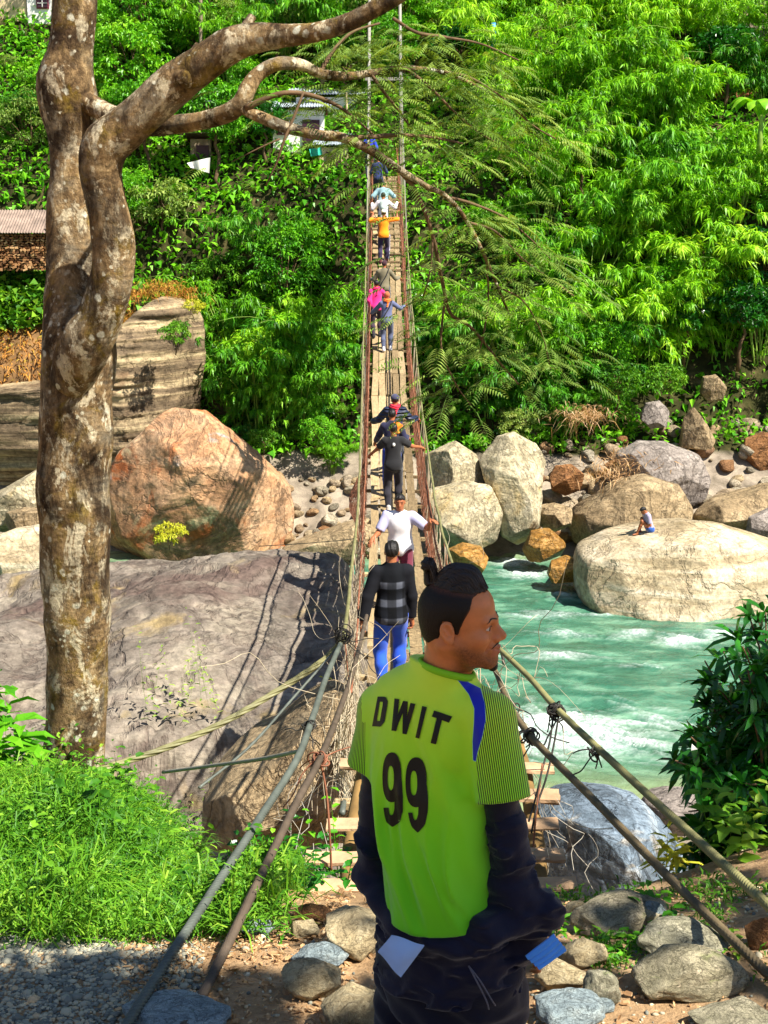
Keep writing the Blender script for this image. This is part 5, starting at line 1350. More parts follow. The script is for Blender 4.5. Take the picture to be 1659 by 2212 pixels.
            V, F = g.out(); wpart(root, nm, V, F, mat)
        # loose wires hanging about the near end
        g = Geo(); sg = 1 if s == 'r' else -1
        for k in range(64):
            y = rs.uniform(8.2, 16); zb = deck_z(max(y, 6.7)); a = np.array([deck_x(y) + sg * rs.uniform(.48, .68), y, zb + rs.uniform(.1, 1.0)])
            C = [a]
            d = rs.normal(size=3) * np.array([.06, .2, .15]) + np.array([0, 0, -.12])
            for q in range(5): C.append(C[-1] + d + rs.normal(size=3) * np.array([.05, .10, .08]))
            add_tube(g, catmull(C, 14), .0024, 4, caps=False)
        V, F = g.out(); wpart(root, 'loose_wire', V, F, M_WIRE)
        g = Geo()
        for k in range(18):
            y = rs.uniform(6.9, 10.5); sx = deck_x(y) + sg * rs.uniform(.5, .85)
            a = np.array([sx, y, deck_z(max(y, 6.7)) + rs.uniform(-.1, .35)])
            C = [a]
            for q in range(5): C.append(C[-1] + np.array([rs.normal() * .07 + sg * .03, rs.normal() * .08, -rs.uniform(.03, .2)]))
            add_tube(g, catmull(C, 14), .0022, 4, caps=False)
        V, F = g.out(); wpart(root, 'root_fibre', V, F, simple_mat('pale_fibre', hexc('a8a294'), .8, .3, 8, .1))
    # far portal
    for sx, nm in ((-1, 'l'), (1, 'r')):
        x = deck_x(58.5) + sx * .62
        V, F, T = tube(np.array([(x, 58.5, 10.5), (x, 58.5, 14.5), (x - sx * .05, 58.5, 19.5)]), [.075, .065, .055], 8); wpart(root, 'tower_post', V, [F, T], M_POLEW)
        # backstay wires rising to the tower top
        for q in range(3):
            y = 47 + q * 3.2; a = (deck_x(y) + sx * HALF(y), y, deck_z(y) + RAIL(y)); b = (x, 58.5, 17.5 + q * .6)
            V, F, T = tube(np.array([a, ((a[0]+b[0])/2, (a[1]+b[1])/2, (a[2]+b[2])/2 - .35), b]), .011, 5); wpart(root, 'stay_wire', V, [F, T], M_POLEW)
    V, F = bevel_box((deck_x(58.5), 58.5, 16.6), (1.5, .1, .12), None, .01); wpart(root, 'tower_beam', V, F, M_POLEW, False)
    return root, rails
BRIDGE, RAILS = bridge()

def cable(label, pts, R, mat, n=900, lobes=6, twist=42, name='steel_cable', seg=36, group=None, sag=None):
    C = catmull([P(x, y, Y)[:] for x, y, Y in pts], n)
    V, F, T = tube(C, R, seg, lobes=lobes, twist=twist, lobe_amp=.5); return wobj(name, V, [F, T], mat, label, 'cable', group)
GC = 'thick anchor cables of the bridge'
RL = px_of(RAILS['l'][0]); RR = px_of(RAILS['r'][0])
CAB = {}
CAB['l1'] = [(255,2245,4.25),(352,2090,4.75),(450,1940,5.3),(560,1770,6.1),(640,1643,7.0),(672,1560,8.0),(704,1465,9.5),(RL[0],RL[1],11.0)]
CAB['l2'] = [(380,2250,4.3),(460,2105,4.75),(560,1900,5.5),(640,1735,6.4),(693,1635,7.3),(735,1530,9.0),(765,1440,11.0),(792,1330,14.0)]
CAB['r1'] = [(1740,2035,4.4),(1640,1938,4.7),(1480,1790,5.7),(1330,1652,6.8),(1205,1533,8.0),(1140,1460,9.2),(RR[0],RR[1],11.0)]
CAB['r2'] = [(1760,2200,4.3),(1655,2100,4.6),(1450,1900,5.4),(1280,1725,6.5),(1142,1585,7.6),(1095,1510,9.0),(1068,1445,10.6),(1020,1350,14.0)]
cable('outer of the two thick steel cables at left, coming up from the grey block', CAB['l1'], .0165, M_CABLE, group=GC)
cable('inner, browner of the two thick steel cables at left, next to the man', CAB['l2'], .0165, simple_mat('rusty_steel_cable', hexc('53473a'), .6, .35, 7, .3, .4), group=GC)
cable('upper thick steel cable at right, tied with wire at its middle', CAB['r1'], .0165, M_CABLEO, group=GC)
cable('lower thick steel cable at right with wrapped knots near the man', CAB['r2'], .0165, simple_mat('tan_steel_cable', hexc('64573f'), .6, .35, 7, .3, .4), group=GC)
cable('stout olive stay cable sagging from the left handrail down to the grass', [(748,1372,11.2),(700,1425,11.1),(600,1492,10.9),(480,1562,10.6),(360,1615,10.4),(262,1648,10.2),(200,1668,10.1)], .022, M_CABLEO, 120, 5, 9, group=None)
cable('thin grey wire slanting from the left handrail to the grass crest', [(742,1385,11.2),(640,1500,10.6),(540,1612,10.0),(430,1702,9.5)], .010, M_CABLE, 60, 3, 20, 'wire', 10)
cable('pale rod lying between the grass crest and the outer left cable', [(352,1668,9.3),(450,1655,8.8),(560,1640,8.2),(650,1622,7.6)], .012, M_POLEW, 40, 0, 0, 'rod', 10)
cable('thin wire stretched low across the water beside the orange boulder', [(560,1180,46),(680,1172,44),(775,1160,40),(783,1120,34)], .012, M_DARKW, 40, 0, 0, 'wire', 6)

def knot(label, px, py, Y, seed, n=7, r=.035, tails=4, tl=.12, mat=None):
    rs = np.random.default_rng(seed); p = np.array(P(px, py, Y)[:]); g = Geo()
    for k in range(n):
        a = rs.normal(size=3); a /= np.linalg.norm(a); b = np.cross(a, rs.normal(size=3)); b /= np.linalg.norm(b); c = np.cross(a, b)
        t = np.linspace(0, 2 * math.pi, 16); C = p + rs.normal(size=3) * .014 + (np.cos(t)[:, None] * b + np.sin(t)[:, None] * c) * r * rs.uniform(.8, 1.2)
        add_tube(g, C, .005, 5, caps=False)
    for k in range(tails):
        C = [p]; d = rs.normal(size=3) * .5 + np.array([0, 0, -.6])
        for q in range(4): C.append(C[-1] + d * tl * .3 + rs.normal(size=3) * tl * .12)
        add_tube(g, catmull(C, 12), .004, 5)
    V, F = g.out(); wobj('wire_tie', V, F, mat or M_DARKW, label, 'wire tie', 'wire ties on the cables')
knot('knotted wire tie on the upper right cable', 1200, 1533, 7.98, 1, 9, .04, 4)
knot('bunched black tie where the lower right cable passes the sleeve', 1102, 1530, 8.6, 2, 9, .04, 5, .2)
knot('tie on the lower right cable below the bunched black one', 1140, 1588, 7.55, 3, 7, .035, 3)
knot('reddish wire tie on the inner left cable', 692, 1640, 7.28, 4, 8, .04, 4, .15, M_RUST)
knot('dark clamp where the stay cable meets the left handrail', 742, 1375, 11.1, 5, 9, .06, 4, .2)
knot('small tie on the outer left cable', 666, 1572, 7.9, 6, 5, .03, 3)
knot('frayed tie halfway down the upper right cable', 1290, 1622, 7.1, 7, 3, .026, 4, .1)
def strand(label, pts, R=.006, mat=None):
    C = catmull([P(x, y, Y)[:] for x, y, Y in pts], 30); V, F, T = tube(C, R, 6); wobj('hanging_wire', V, [F, T], mat or M_DARKW, label, 'wire', 'wires hanging from the cables')
strand('black wire hanging from the knot on the upper right cable, left strand', [(1196,1536,7.98),(1188,1600,7.9),(1172,1660,7.8),(1158,1720,7.6),(1142,1775,7.5)])
strand('black wire hanging from the knot on the upper right cable, right strand', [(1208,1540,7.98),(1196,1610,7.9),(1180,1680,7.8),(1160,1740,7.7),(1148,1800,7.6)])
strand('rusty wire hanging straight down behind the right elbow', [(1172,1650,7.8),(1160,1740,7.7),(1152,1830,7.6),(1150,1890,7.5)], .006, M_RUST)
strand('looped wire between the two right cables', [(1142,1590,7.56),(1150,1608,7.6),(1172,1612,7.6),(1184,1590,7.7),(1200,1560,7.9)], .005)
strand('short dark strap hanging beside the mouth of the man', [(1078,1392,10.9),(1086,1420,10.85),(1088,1434,10.8)], .012)
strand('rusty wire dangling from the inner left cable', [(693,1645,7.28),(706,1720,7.25),(712,1800,7.2),(716,1880,7.2)], .006, M_RUST)
# ================================================================ PEOPLE
def skin_mat(name, base, rough=.5):
    t = NT(name); v = t.coord(); n = t.noise(v, 30, 5)
    c = t.mix(.5, base, t.mix(1.0, base, t.ramp(n, [(.3, .75), (.7, 1.2)]), 'MULTIPLY'))
    c = t.mix(t.attr('lip'), c, hexc('8a4438')); c = t.mix(t.attr('dark'), c, hexc('1a0e0a'))    # pigment of lips, beard shadow and brows, plus darker eye sockets
    return t.done(t.pbr(c, rough, t.bump(t.noise(v, 160, 3), .15, .002), .35, **{'Subsurface Weight': .08, 'Subsurface Radius': (.02, .008, .004)}))
M_SKIN = skin_mat('brown_skin', hexc('9c5f3c'))
M_SKINH = skin_mat('deep_brown_skin', hexc('c67c4c'), .45)
M_HAIR = simple_mat('black_hair', hexc('15100d'), .45, .4, 40, .5, .4)
def cloth_mat(name, col, rough=.85, var=.15, bump=.25, sheen=.2):
    t = NT(name); v = t.coord(); n = t.noise(v, 5, 5); f = t.noise(v, 260, 2)
    c = t.ramp(n, [(.3, tuple(x * (1 - var) for x in col)), (.7, tuple(min(1, x * (1 + var)) for x in col))])
    h = t.math('ADD', t.math('MULTIPLY', n, .4), t.math('MULTIPLY', f, .15))
    return t.done(t.pbr(c, rough, t.bump(h, bump, .02), .2, **{'Sheen Weight': sheen}))
_cm = {}
def cm(h, **k):
    if h not in _cm: _cm[h] = cloth_mat('cloth_' + h, hexc(h), **k)
    return _cm[h]

def hand_prims(w, dirn, palm_n, side, s=1.0, curl=.6, spread=.16):
    """finger chains from wrist w along dirn; palm normal palm_n; side = thumb direction"""
    d = np.asarray(dirn, float); d /= np.linalg.norm(d)
    n = np.asarray(palm_n, float); n -= d * n.dot(d); n /= np.linalg.norm(n)
    t = np.cross(d, n); t = t if t.dot(np.asarray(side, float)) > 0 else -t
    pr = []
    kn = w + d * .088 * s
    pr.append((w, kn - d * .012 * s + t * .018 * s, .024 * s, .019 * s)); pr.append((w, kn - d * .012 * s - t * .018 * s, .024 * s, .018 * s)); pr.append((w, kn, .024 * s, .020 * s))
    for k, (o, L) in enumerate([(.031, .068), (.011, .077), (-.010, .070), (-.029, .054)]):
        b = kn + t * o * s; f = d + t * o * spread * 12 * .5
        f /= np.linalg.norm(f)
        c1 = curl * (.8 + .1 * k); cur = b - d * .01 * s; ang = c1 * .5; ln = [L * .48, L * .3, L * .24]
        for q in range(3):
            v = f * math.cos(ang) + n * math.sin(ang); nx = cur + v * ln[q] * s * 1.15
            pr.append((cur, nx, (.0098 - .0012 * q) * s, (.0090 - .0012 * q) * s)); cur = nx; ang += c1
    b = w + d * .025 * s + t * .022 * s; a = .75
    v1 = d * math.cos(a) + t * math.sin(a) + n * .25; v1 /= np.linalg.norm(v1); p1 = b + v1 * .042 * s
    v2 = d * .9 + t * .25 + n * .45; v2 /= np.linalg.norm(v2)
    pr.append((b, p1, .0135 * s, .0115 * s)); pr.append((p1, p1 + v2 * .038 * s, .0112 * s, .0085 * s))
    return pr

def hand_mesh(pr, s=1.0, h=.0048):
    P3 = np.array([p[0] for p in pr] + [p[1] for p in pr]); lo = P3.min(0) - .03; hi = P3.max(0) + .03
    def f(p):
        d = None
        for i, (a, b, ra, rb) in enumerate(pr):
            q = sd_cone(p, a, b, ra, rb); d = q if d is None else smin(d, q, .012 if i < 3 else .005)
        return d
    return surface_nets(f, lo, hi, h * s)

def ik(a, target, l1, l2, pole):
    """two-bone joint: returns elbow, end"""
    a = np.asarray(a, float); t = np.asarray(target, float); v = t - a; d = np.linalg.norm(v); dd = min(d, (l1 + l2) * .995); u = v / d
    e = a + u * dd
    x = (l1 * l1 - l2 * l2 + dd * dd) / (2 * dd); h = math.sqrt(max(0, l1 * l1 - x * x))
    p = np.asarray(pole, float); p = p - u * p.dot(u); p /= np.linalg.norm(p)
    return a + u * x + p * h, e

def person(label, root_loc, yaw, H=1.68, lean=.05, hands=None, feet=None, pelvis=None, top='shirt', top_c='222222', sleeves=1.0, trousers_c='22242c', shoe_c='2a2624', trouser_len=1.0,
           head_yaw=0.0, head_pitch=.1, hat=None, hair_c=None, vox=.0135, build=1.0, extras=None, top_mat=None, skin=None, poles=None, sleeve_mat=None, hairlong=0.0, bulk=.012, fistcurl=.8, barefoot=False):
    """standing/sitting figure; local axes: x right, y forward, z up; hands/feet given in world space"""
    s = H / 1.70; skin = skin or M_SKIN
    r = thing('person', label, 'person', root_loc, None, yaw)
    Rz = np.array(Matrix.Rotation(yaw, 3, 'Z')); loc = np.array(root_loc, float)
    W2L = lambda p: Rz.T @ (np.array(p, float) - loc)
    pel = np.array([0, 0, .90 * s]) if pelvis is None else W2L(pelvis)
    cl, sl = math.cos(lean), math.sin(lean)
    up = np.array([0, sl, cl]); fw = np.array([0, cl, -sl]); rt = np.array([1.0, 0, 0])
    B = lambda x, y, z: pel + rt * x * s + fw * y * s + up * z * s          # body frame at the pelvis
    chest = B(0, .0, .33); neck = B(0, -.02, .535); shL, shR = B(-.160 * build, -.01, .462), B(.160 * build, -.01, .462)
    hipL, hipR = pel + np.array([-.088 * s, 0, -.03 * s]), pel + np.array([.088 * s, 0, -.03 * s])
    cp_, sp_ = math.cos(-head_pitch - 0), math.sin(-head_pitch)
    Mh = np.array(Matrix.Rotation(head_yaw, 3, 'Z') @ Matrix.Rotation(-head_pitch, 3, 'X'))
    hc = neck + Mh @ np.array([0, .02, .135]) * s
    hands = hands or {}; feet = feet or {}; poles = poles or {}
    J = {}
    for sd, sh, x in (('L', shL, -1), ('R', shR, 1)):
        tgt = W2L(hands[sd]) if sd in hands else sh + np.array([x * .10, .06, -.56]) * s
        tw = tgt - (tgt - sh) / np.linalg.norm(tgt - sh) * .085 * s     # wrist short of the grip
        el, wr = ik(sh, tw, .285 * s, .255 * s, W2L(loc + Rz @ np.array(poles.get(sd, (x * .6, -.6, -.5)))))
        J[sd] = (sh, el, wr, tgt)
    K = {}
    for sd, hp, x in (('l', hipL, -1), ('r', hipR, 1)):
        ft = W2L(feet[sd]) if sd in feet else np.array([x * .10 * s, (.10 if x > 0 else -.12) * s, 0])
        an = ft + np.array([0, 0, .075 * s])
        kn, ae = ik(hp, an, .43 * s, .42 * s, np.array(poles.get(sd, (x * .15, 1, .1))))
        K[sd] = (hp, kn, ae)
    def torso(p, g=0.0):
        d = smin(sd_ell(p, B(0, .0, .35), np.array([.158 * build, .110 * build, .19]) * s + g), sd_ell(p, B(0, .005, .10), np.array([.145 * build, .105 * build, .20]) * s + g), .06)
        d = smin(d, sd_cone(p, shL, shR, .052 * s + g, .052 * s + g), .05)
        d = smin(d, sd_cone(p, B(0, -.01, .455), neck + (up * .03 * s if g > .01 else 0), .080 * s + g * .5, .052 * s + (.014 * s if g > 0 else 0)), .05)
        return smin(d, sd_ell(p, pel + np.array([0, -.01, -.02 * s]), np.array([.165 * build, .125, .13]) * s + g), .05)
    def arm(p, sd, g=0.0, upto=2.0):
        sh, el, wr, tg = J[sd]
        a = sd_cone(p, sh, el, .050 * s * build + g, .040 * s + g)
        if upto > 1: a = smin(a, sd_cone(p, el, wr, .040 * s + g, .027 * s + g), .02)
        return a
    def leg(p, sd, g=0.0):
        hp, kn, an = K[sd]
        return smin(sd_cone(p, hp, kn, .086 * s * build + g, .058 * s + g), smin(sd_cone(p, kn, kn + (an - kn) * .35 + np.array([0, -.02 * s, 0]), .055 * s + g, .056 * s + g), sd_cone(p, kn + (an - kn) * .35, an, .055 * s + g, .037 * s + g), .03), .03)
    HM = lambda p: (p - hc.astype(np.float32)) @ Mh.astype(np.float32)
    def head(p):
        q = HM(p) / s
        d = smin(sd_ell(q, (0, -.012, .030), (.074, .095, .085)), sd_ell(q, (0, .028, -.035), (.058, .060, .080)), .03)
        d = smin(d, sd_ell(q, (0, .060, -.085), (.028, .026, .022)), .03)
        d = smin(d, sd_cone(q, (0, .083, .010), (0, .106, -.030), .009, .014), .012)
        d = smin(d, sd_cone(q, (-.035, .072, .026), (.035, .072, .026), .010, .010), .018)
        d = smin(d, sd_cone(q, (-.016, .084, -.062), (.016, .084, -.062), .006, .006), .008)
        d = smin(d, sd_cone(q, (-.014, .083, -.073), (.014, .083, -.073), .006, .006), .008)
        for x in (-1, 1):
            d = smax(d, -(np.sqrt(((q - np.array([x * .031, .092, .004], dtype=np.float32)) ** 2).sum(-1)) - .016), .008)
            d = smin(d, sd_ell(q, (x * .074, -.010, -.005), (.010, .020, .031)), .008)
        return d * s
    allp = np.array([J[a][k] for a in J for k in range(3)] + [K[a][k] for a in K for k in range(3)] + [hc, pel])
    lo = allp.min(0) - .22 * s; hi = allp.max(0) + .22 * s; lo[2] = min(lo[2], min(K['l'][2][2], K['r'][2][2]) - .14 * s)
    def body(p):
        d = smin(torso(p, -.010), smin(leg(p, 'l', -.006), leg(p, 'r', -.006), .02), .04)
        for sd in 'LR': d = smin(d, arm(p, sd), .03)
        d = smin(d, sd_cone(p, neck - up * .03 * s, hc + Mh @ np.array([0, -.02, -.05]) * s, .054 * s, .052 * s), .02)
        d = smin(d, head(p), .015)
        for sd in 'lr':
            an = K[sd][2]; d = smin(d, sd_cone(p, an + np.array([0, -.03, -.035]) * s, an + np.array([0, .14, -.055]) * s, .034 * s, .022 * s), .03)
        return d
    V, F = surface_nets(body, lo, hi, vox); parts = [(V, F)]
    for sd, x in (('L', -1), ('R', 1)):
        sh, el, wr, tg = J[sd]
        dirn = (tg - wr); dirn /= np.linalg.norm(dirn)
        hp = hand_prims(wr, dirn, np.array([0, 0, -1.0]) + np.array([-x * .3, 0, 0]), np.array([-x, .3, 0.3]), s * 1.05, fistcurl if sd in hands else .35)
        parts.append(hand_mesh(hp, s, .006))
    g = Geo()
    for a, b in parts: g.add(a, b)
    V, F = g.out()
    q = (V - hc) @ Mh / s
    brow = (np.abs(q[:, 2] - .030) < .007) & (np.abs(np.abs(q[:, 0]) - .030) < .02) & (q[:, 1] > .05); lips = (q[:, 1] > .074) & (np.abs(q[:, 2] + .067) < .011) & (np.abs(q[:, 0]) < .024)
    eye = (np.abs(q[:, 2] - .004) < .008) & (np.abs(np.abs(q[:, 0]) - .031) < .013) & (q[:, 1] > .05)
    obj('body', mesh_from('body', V, F, skin, True, {'dark': ('POINT', 'FLOAT', np.maximum(brow * .9, eye * .8)), 'lip': ('POINT', 'FLOAT', lips * .7)}), r)
    # hair
    def hairf(p):
        q = HM(p) / s
        d = smin(sd_ell(q, (0, -.016, .036), (.082, .101, .092)), sd_ell(q, (0, .02, .075), (.066, .066, .050)), .02)
        cut = q[..., 2] - (.050 * np.clip((q[..., 1] + .02) / .09, 0, 1) + .012 - .075 * np.clip((-.02 - q[..., 1]) / .06, 0, 1) - hairlong * np.clip(-q[..., 1] / .05, 0, 1))
        d = d + .004 * np.sin(q[..., 0] * 160 + q[..., 2] * 40)
        return smax(d, -cut, .012) * s
    lo2 = hc - .15 * s - np.array([0, 0, hairlong]); hi2 = hc + .16 * s
    if hat != 'cap_full':
        V, F = surface_nets(hairf, lo2, hi2, .010); obj('hair', mesh_from('hair', V, F, M_HAIR if hair_c is None else cm(hair_c), True), r)
    if hat:
        hm = cm(hat[1])
        def hatf(p):
            q = HM(p) / s; d = sd_ell(q, (0, -.012, .045), (.088, .108, .088))
            d = smax(d, .028 - q[..., 2] - .0 * q[..., 1], .008)
            if hat[0] == 'cap': d = smin(d, smax(sd_ell(q, (0, .10, .040), (.070, .075, .016)), -(q[..., 1] - .05), .005), .01)
            return d * s
        V, F = surface_nets(hatf, lo2, hi2 + np.array([.06, .06, 0]), .009); obj('hat', mesh_from('hat', V, F, hm, True), r)
    # top
    wn = lambda p, sd_, a: a * fbm(np.stack([p[..., 0] * 7, p[..., 1] * 7, p[..., 2] * 3.2], -1), 2, sd_)
    hem = pel - up * .10 * s
    def topf(p):
        d = torso(p, bulk * s)
        for sd in 'LR':
            sh, el, wr, tg = J[sd]; g = bulk * s + .004
            if sleeves <= 1:
                e2 = sh + (el - sh) * max(.05, sleeves); a = sd_cone(p, sh, e2, .060 * s * build + g, .052 * s + g)
                ax = (el - sh) / np.linalg.norm(el - sh); a = smax(a, ((p - e2.astype(np.float32)) @ ax.astype(np.float32)), .006)
            else:
                a = smin(sd_cone(p, sh, el, .058 * s * build + g, .048 * s + g), sd_cone(p, el, wr, .048 * s + g, .034 * s + g), .02)
                ax = (wr - el) / np.linalg.norm(wr - el); a = smax(a, ((p - wr.astype(np.float32)) @ ax.astype(np.float32)), .006)
            d = smin(d, a, .03)
        d = smax(d, -((p - hem.astype(np.float32)) @ up.astype(np.float32)), .008)
        d = smax(d, ((p - (neck + up * (.042 if top == 'jacket' else .018) * s).astype(np.float32)) @ up.astype(np.float32)), .008)
        return d + wn(p, 3, .012)
    lo3 = np.minimum.reduce([J[a][k] for a in J for k in range(3)] + [hem]) - .2 * s; hi3 = np.maximum.reduce([J[a][k] for a in J for k in range(3)] + [neck]) + .2 * s
    V, F = surface_nets(topf, lo3, hi3, vox)
    mt = top_mat or cm(top_c)
    dist = np.minimum(np.linalg.norm(V - shL, axis=1), np.linalg.norm(V - shR, axis=1))
    sl_ = np.zeros(len(V), np.float32)
    for sd in 'LR':
        sh, el, wr, tg = J[sd]
        sl_ = np.maximum(sl_, np.clip((.085 * s + .02 - np.minimum(sd_cone(V, sh, el, 0, 0), sd_cone(V, el, wr, 0, 0))) * 60, 0, 1) * (np.abs(V[:, 0]) > .13 * s))
    obj(top, mesh_from(top, V, F, mt, True, {'sleeve': ('POINT', 'FLOAT', sl_)}), r)
    # trousers
    def trf(p):
        g = .014 * s
        d = smin(sd_ell(p, pel + np.array([0, -.01, -.01]) * s, np.array([.165 * build, .125, .13]) * s + g * .6), smin(leg(p, 'l', g), leg(p, 'r', g), .015), .04)
        d = smax(d, ((p - (pel + up * .10 * s).astype(np.float32)) @ up.astype(np.float32)), .01)
        for sd in 'lr':
            hp, kn, an = K[sd]; e = kn + (an - kn) * (trouser_len * .98); ax = (an - kn) / np.linalg.norm(an - kn)
            near = sd_cone(p, kn, an + ax * .2, 0, 0) < .12 * s
            cut = (p - e.astype(np.float32)) @ ax.astype(np.float32)
            d = np.where(near & (cut > -.02), np.maximum(d, cut), d)
        return d + wn(p, 9, .012)
    lo4 = np.minimum.reduce([K[a][k] for a in K for k in range(3)] + [pel]) - .22 * s; hi4 = np.maximum.reduce([K[a][k] for a in K for k in range(3)] + [pel]) + .24 * s
    V, F = surface_nets(trf, lo4, hi4, vox); obj('trousers', mesh_from('trousers', V, F, cm(trousers_c), True), r)
    if not barefoot:
        for sd in 'lr':
            an = K[sd][2]
            f = lambda p: smax(smin(sd_cone(p, an + np.array([0, -.035, -.03]) * s, an + np.array([0, .14, -.05]) * s, .045 * s, .036 * s), sd_cone(p, an + np.array([0, -.02, .03]) * s, an + np.array([0, -.02, -.03]) * s, .045 * s, .045 * s), .03), -(p[..., 2] - (an[2] - .076 * s)), .006)
            V, F = surface_nets(f, an - .16 * s - .05, an + .24 * s, .011); obj('shoe', mesh_from('shoe', V, F, cm(shoe_c), True), r)
    ctx = dict(r=r, s=s, B=B, J=J, K=K, neck=neck, hc=hc, Mh=Mh, up=up, pel=pel, torso=torso, lo3=lo3, hi3=hi3, shL=shL, shR=shR, vox=vox)
    for e in (extras or []): e(ctx)
    return r

def scarf(col):
    def f(c):
        s = c['s']
        def g(p):
            q = p - c['neck'].astype(np.float32)
            R = np.sqrt((q[..., 0] / (.082 * s)) ** 2 + (q[..., 1] / (.088 * s)) ** 2) - 1
            d = np.sqrt((R * .08 * s) ** 2 + ((q[..., 2] - .015 * s) * .75) ** 2) - .034 * s
            d = smin(d, sd_cone(p, c['B'](.03, -.10, .50), c['B'](.0, -.135, .36), .030 * s, .022 * s), .03)
            return d + .006 * np.sin(q[..., 2] * 140 + q[..., 0] * 40)
        V, F = surface_nets(g, c['neck'] - .3 * s, c['neck'] + .2 * s, .011); obj('scarf', mesh_from('scarf', V, F, cm(col), True), c['r'])
    return f
def strap(col, flip=1, bag=True):
    def f(c):
        s = c['s']; B = c['B']; pts = [B(-.13 * flip, -.16, -.02), B(-.05 * flip, -.155, .16), B(.06 * flip, -.145, .34), B(.12 * flip, -.09, .50), B(.13 * flip, .02, .55), B(.10 * flip, .10, .46), B(-.02 * flip, .15, .25), B(-.16 * flip, .09, .0), B(-.19 * flip, -.05, -.04), B(-.13 * flip, -.16, -.02)]
        V, F, T = tube(catmull(pts, 60), .016 * s, 6, caps=False); obj('bag_strap', mesh_from('bag_strap', V, F, cm(col), True), c['r'])
    return f
def side_stripe(col):
    def f(c):
        s = c['s']; hp, kn, an = c['K']['r']
        pts = [hp + np.array([.105, 0, .02]) * s, (hp + kn) / 2 + np.array([.088, 0, 0]) * s, kn + np.array([.073, 0, 0]) * s, (kn + an) / 2 + np.array([.070, 0, 0]) * s, an + np.array([.054, 0, .03]) * s]
        V, F, T = tube(catmull(pts, 24), .014 * s, 6); obj('side_stripe', mesh_from('side_stripe', V, [F, T], cm(col), True), c['r'])
    return f
def back_badge(col):
    def f(c):
        s = c['s']; p = c['B'](.0, -.135, .40); bm = bmesh.new(); bmesh.ops.create_icosphere(bm, subdivisions=3, radius=1)
        V = np.array([v.co[:] for v in bm.verts]); bm.verts.index_update(); F = np.array([[v.index for v in f_.verts] for f_ in bm.faces]); bm.free()
        obj('badge', mesh_from('badge', V * np.array([.026, .018, .034]) * s + p, F, cm(col), True), c['r'])
    return f
def shoulder_patch(col, side=1):
    def f(c):
        s = c['s']
        def g(p):
            d = c['torso'](p, .021 * s); return smax(smax(d, -(d + .02), .002), np.sqrt(((p - c['B'](side * .12, -.08, .44).astype(np.float32)) ** 2).sum(-1)) - .125 * s, .01)
        V, F = surface_nets(g, c['lo3'], c['hi3'], .011); obj('shoulder_panel', mesh_from('shoulder_panel', V, F, cm(col), True), c['r'])
    return f
def backpack(col):
    def f(c):
        s = c['s']; B = c['B']
        g = lambda p: smin(sd_ell(p, B(0, -.20, .30), np.array([.14, .09, .19]) * s), sd_ell(p, B(0, -.24, .2), np.array([.10, .07, .10]) * s), .05)
        V, F = surface_nets(g, B(0, -.2, .3) - .4, B(0, -.2, .3) + .4, .014); obj('backpack', mesh_from('backpack', V, F, cm(col), True), c['r'])
    return f

def onbridge(px, Y):
    x = P(px, 1000, Y).x; return Vector((x, Y, deck_z(Y) + .005))
def hw(px, py, Y): return P(px, py, Y)

# checked jacket
def check_mat():
    t = NT('checked_jacket'); tc = t.n('TexCoord'); sx = t.n('SeparateXYZ', inp={0: tc.outputs['Object']})
    z = t.math('MULTIPLY', sx.outputs[2], 1 / .20); f = t.math('FRACT', z)
    b = t.ramp(f, [(0, hexc('0e1014')), (.10, hexc('14171d')), (.16, hexc('4c505a')), (.48, hexc('5a5e68')), (.55, hexc('1d2027')), (.98, hexc('101217'))])
    x = t.math('FRACT', t.math('MULTIPLY', sx.outputs[0], 1 / .17)); vb = t.ramp(x, [(0, .25), (.2, .3), (.27, 1.0), (.6, 1.0), (.68, .35), (1, .25)])
    c = t.mix(1.0, b, vb, 'MULTIPLY'); yo = t.ramp(t.math('MULTIPLY', sx.outputs[2], 1.0 / 1.7), [(.765, 0.0), (.772, 1.0)])
    c = t.mix(yo, c, hexc('101216')); c = t.mix(t.attr('sleeve'), c, hexc('15161b'))
    return t.done(t.pbr(c, .9, t.bump(t.noise(tc.outputs['Object'], 9, 5), .35, .02), .15))
def raglan_mat():
    t = NT('white_tee'); v = t.coord(); c = t.mix(t.attr('sleeve'), hexc('e4e2e4'), hexc('a9a8c6'))
    return t.done(t.pbr(c, .85, t.bump(t.noise(v, 8, 5), .3, .02), .15))
def puffer_mat():
    t = NT('navy_puffer'); w = t.n('TexWave', wave_type='BANDS', bands_direction='Z', inp={'Vector': t.coord(), 'Scale': 4.2, 'Distortion': .6}).outputs['Fac']
    return t.done(t.pbr(hexc('232a42'), .45, t.bump(w, .9, .05), .4))

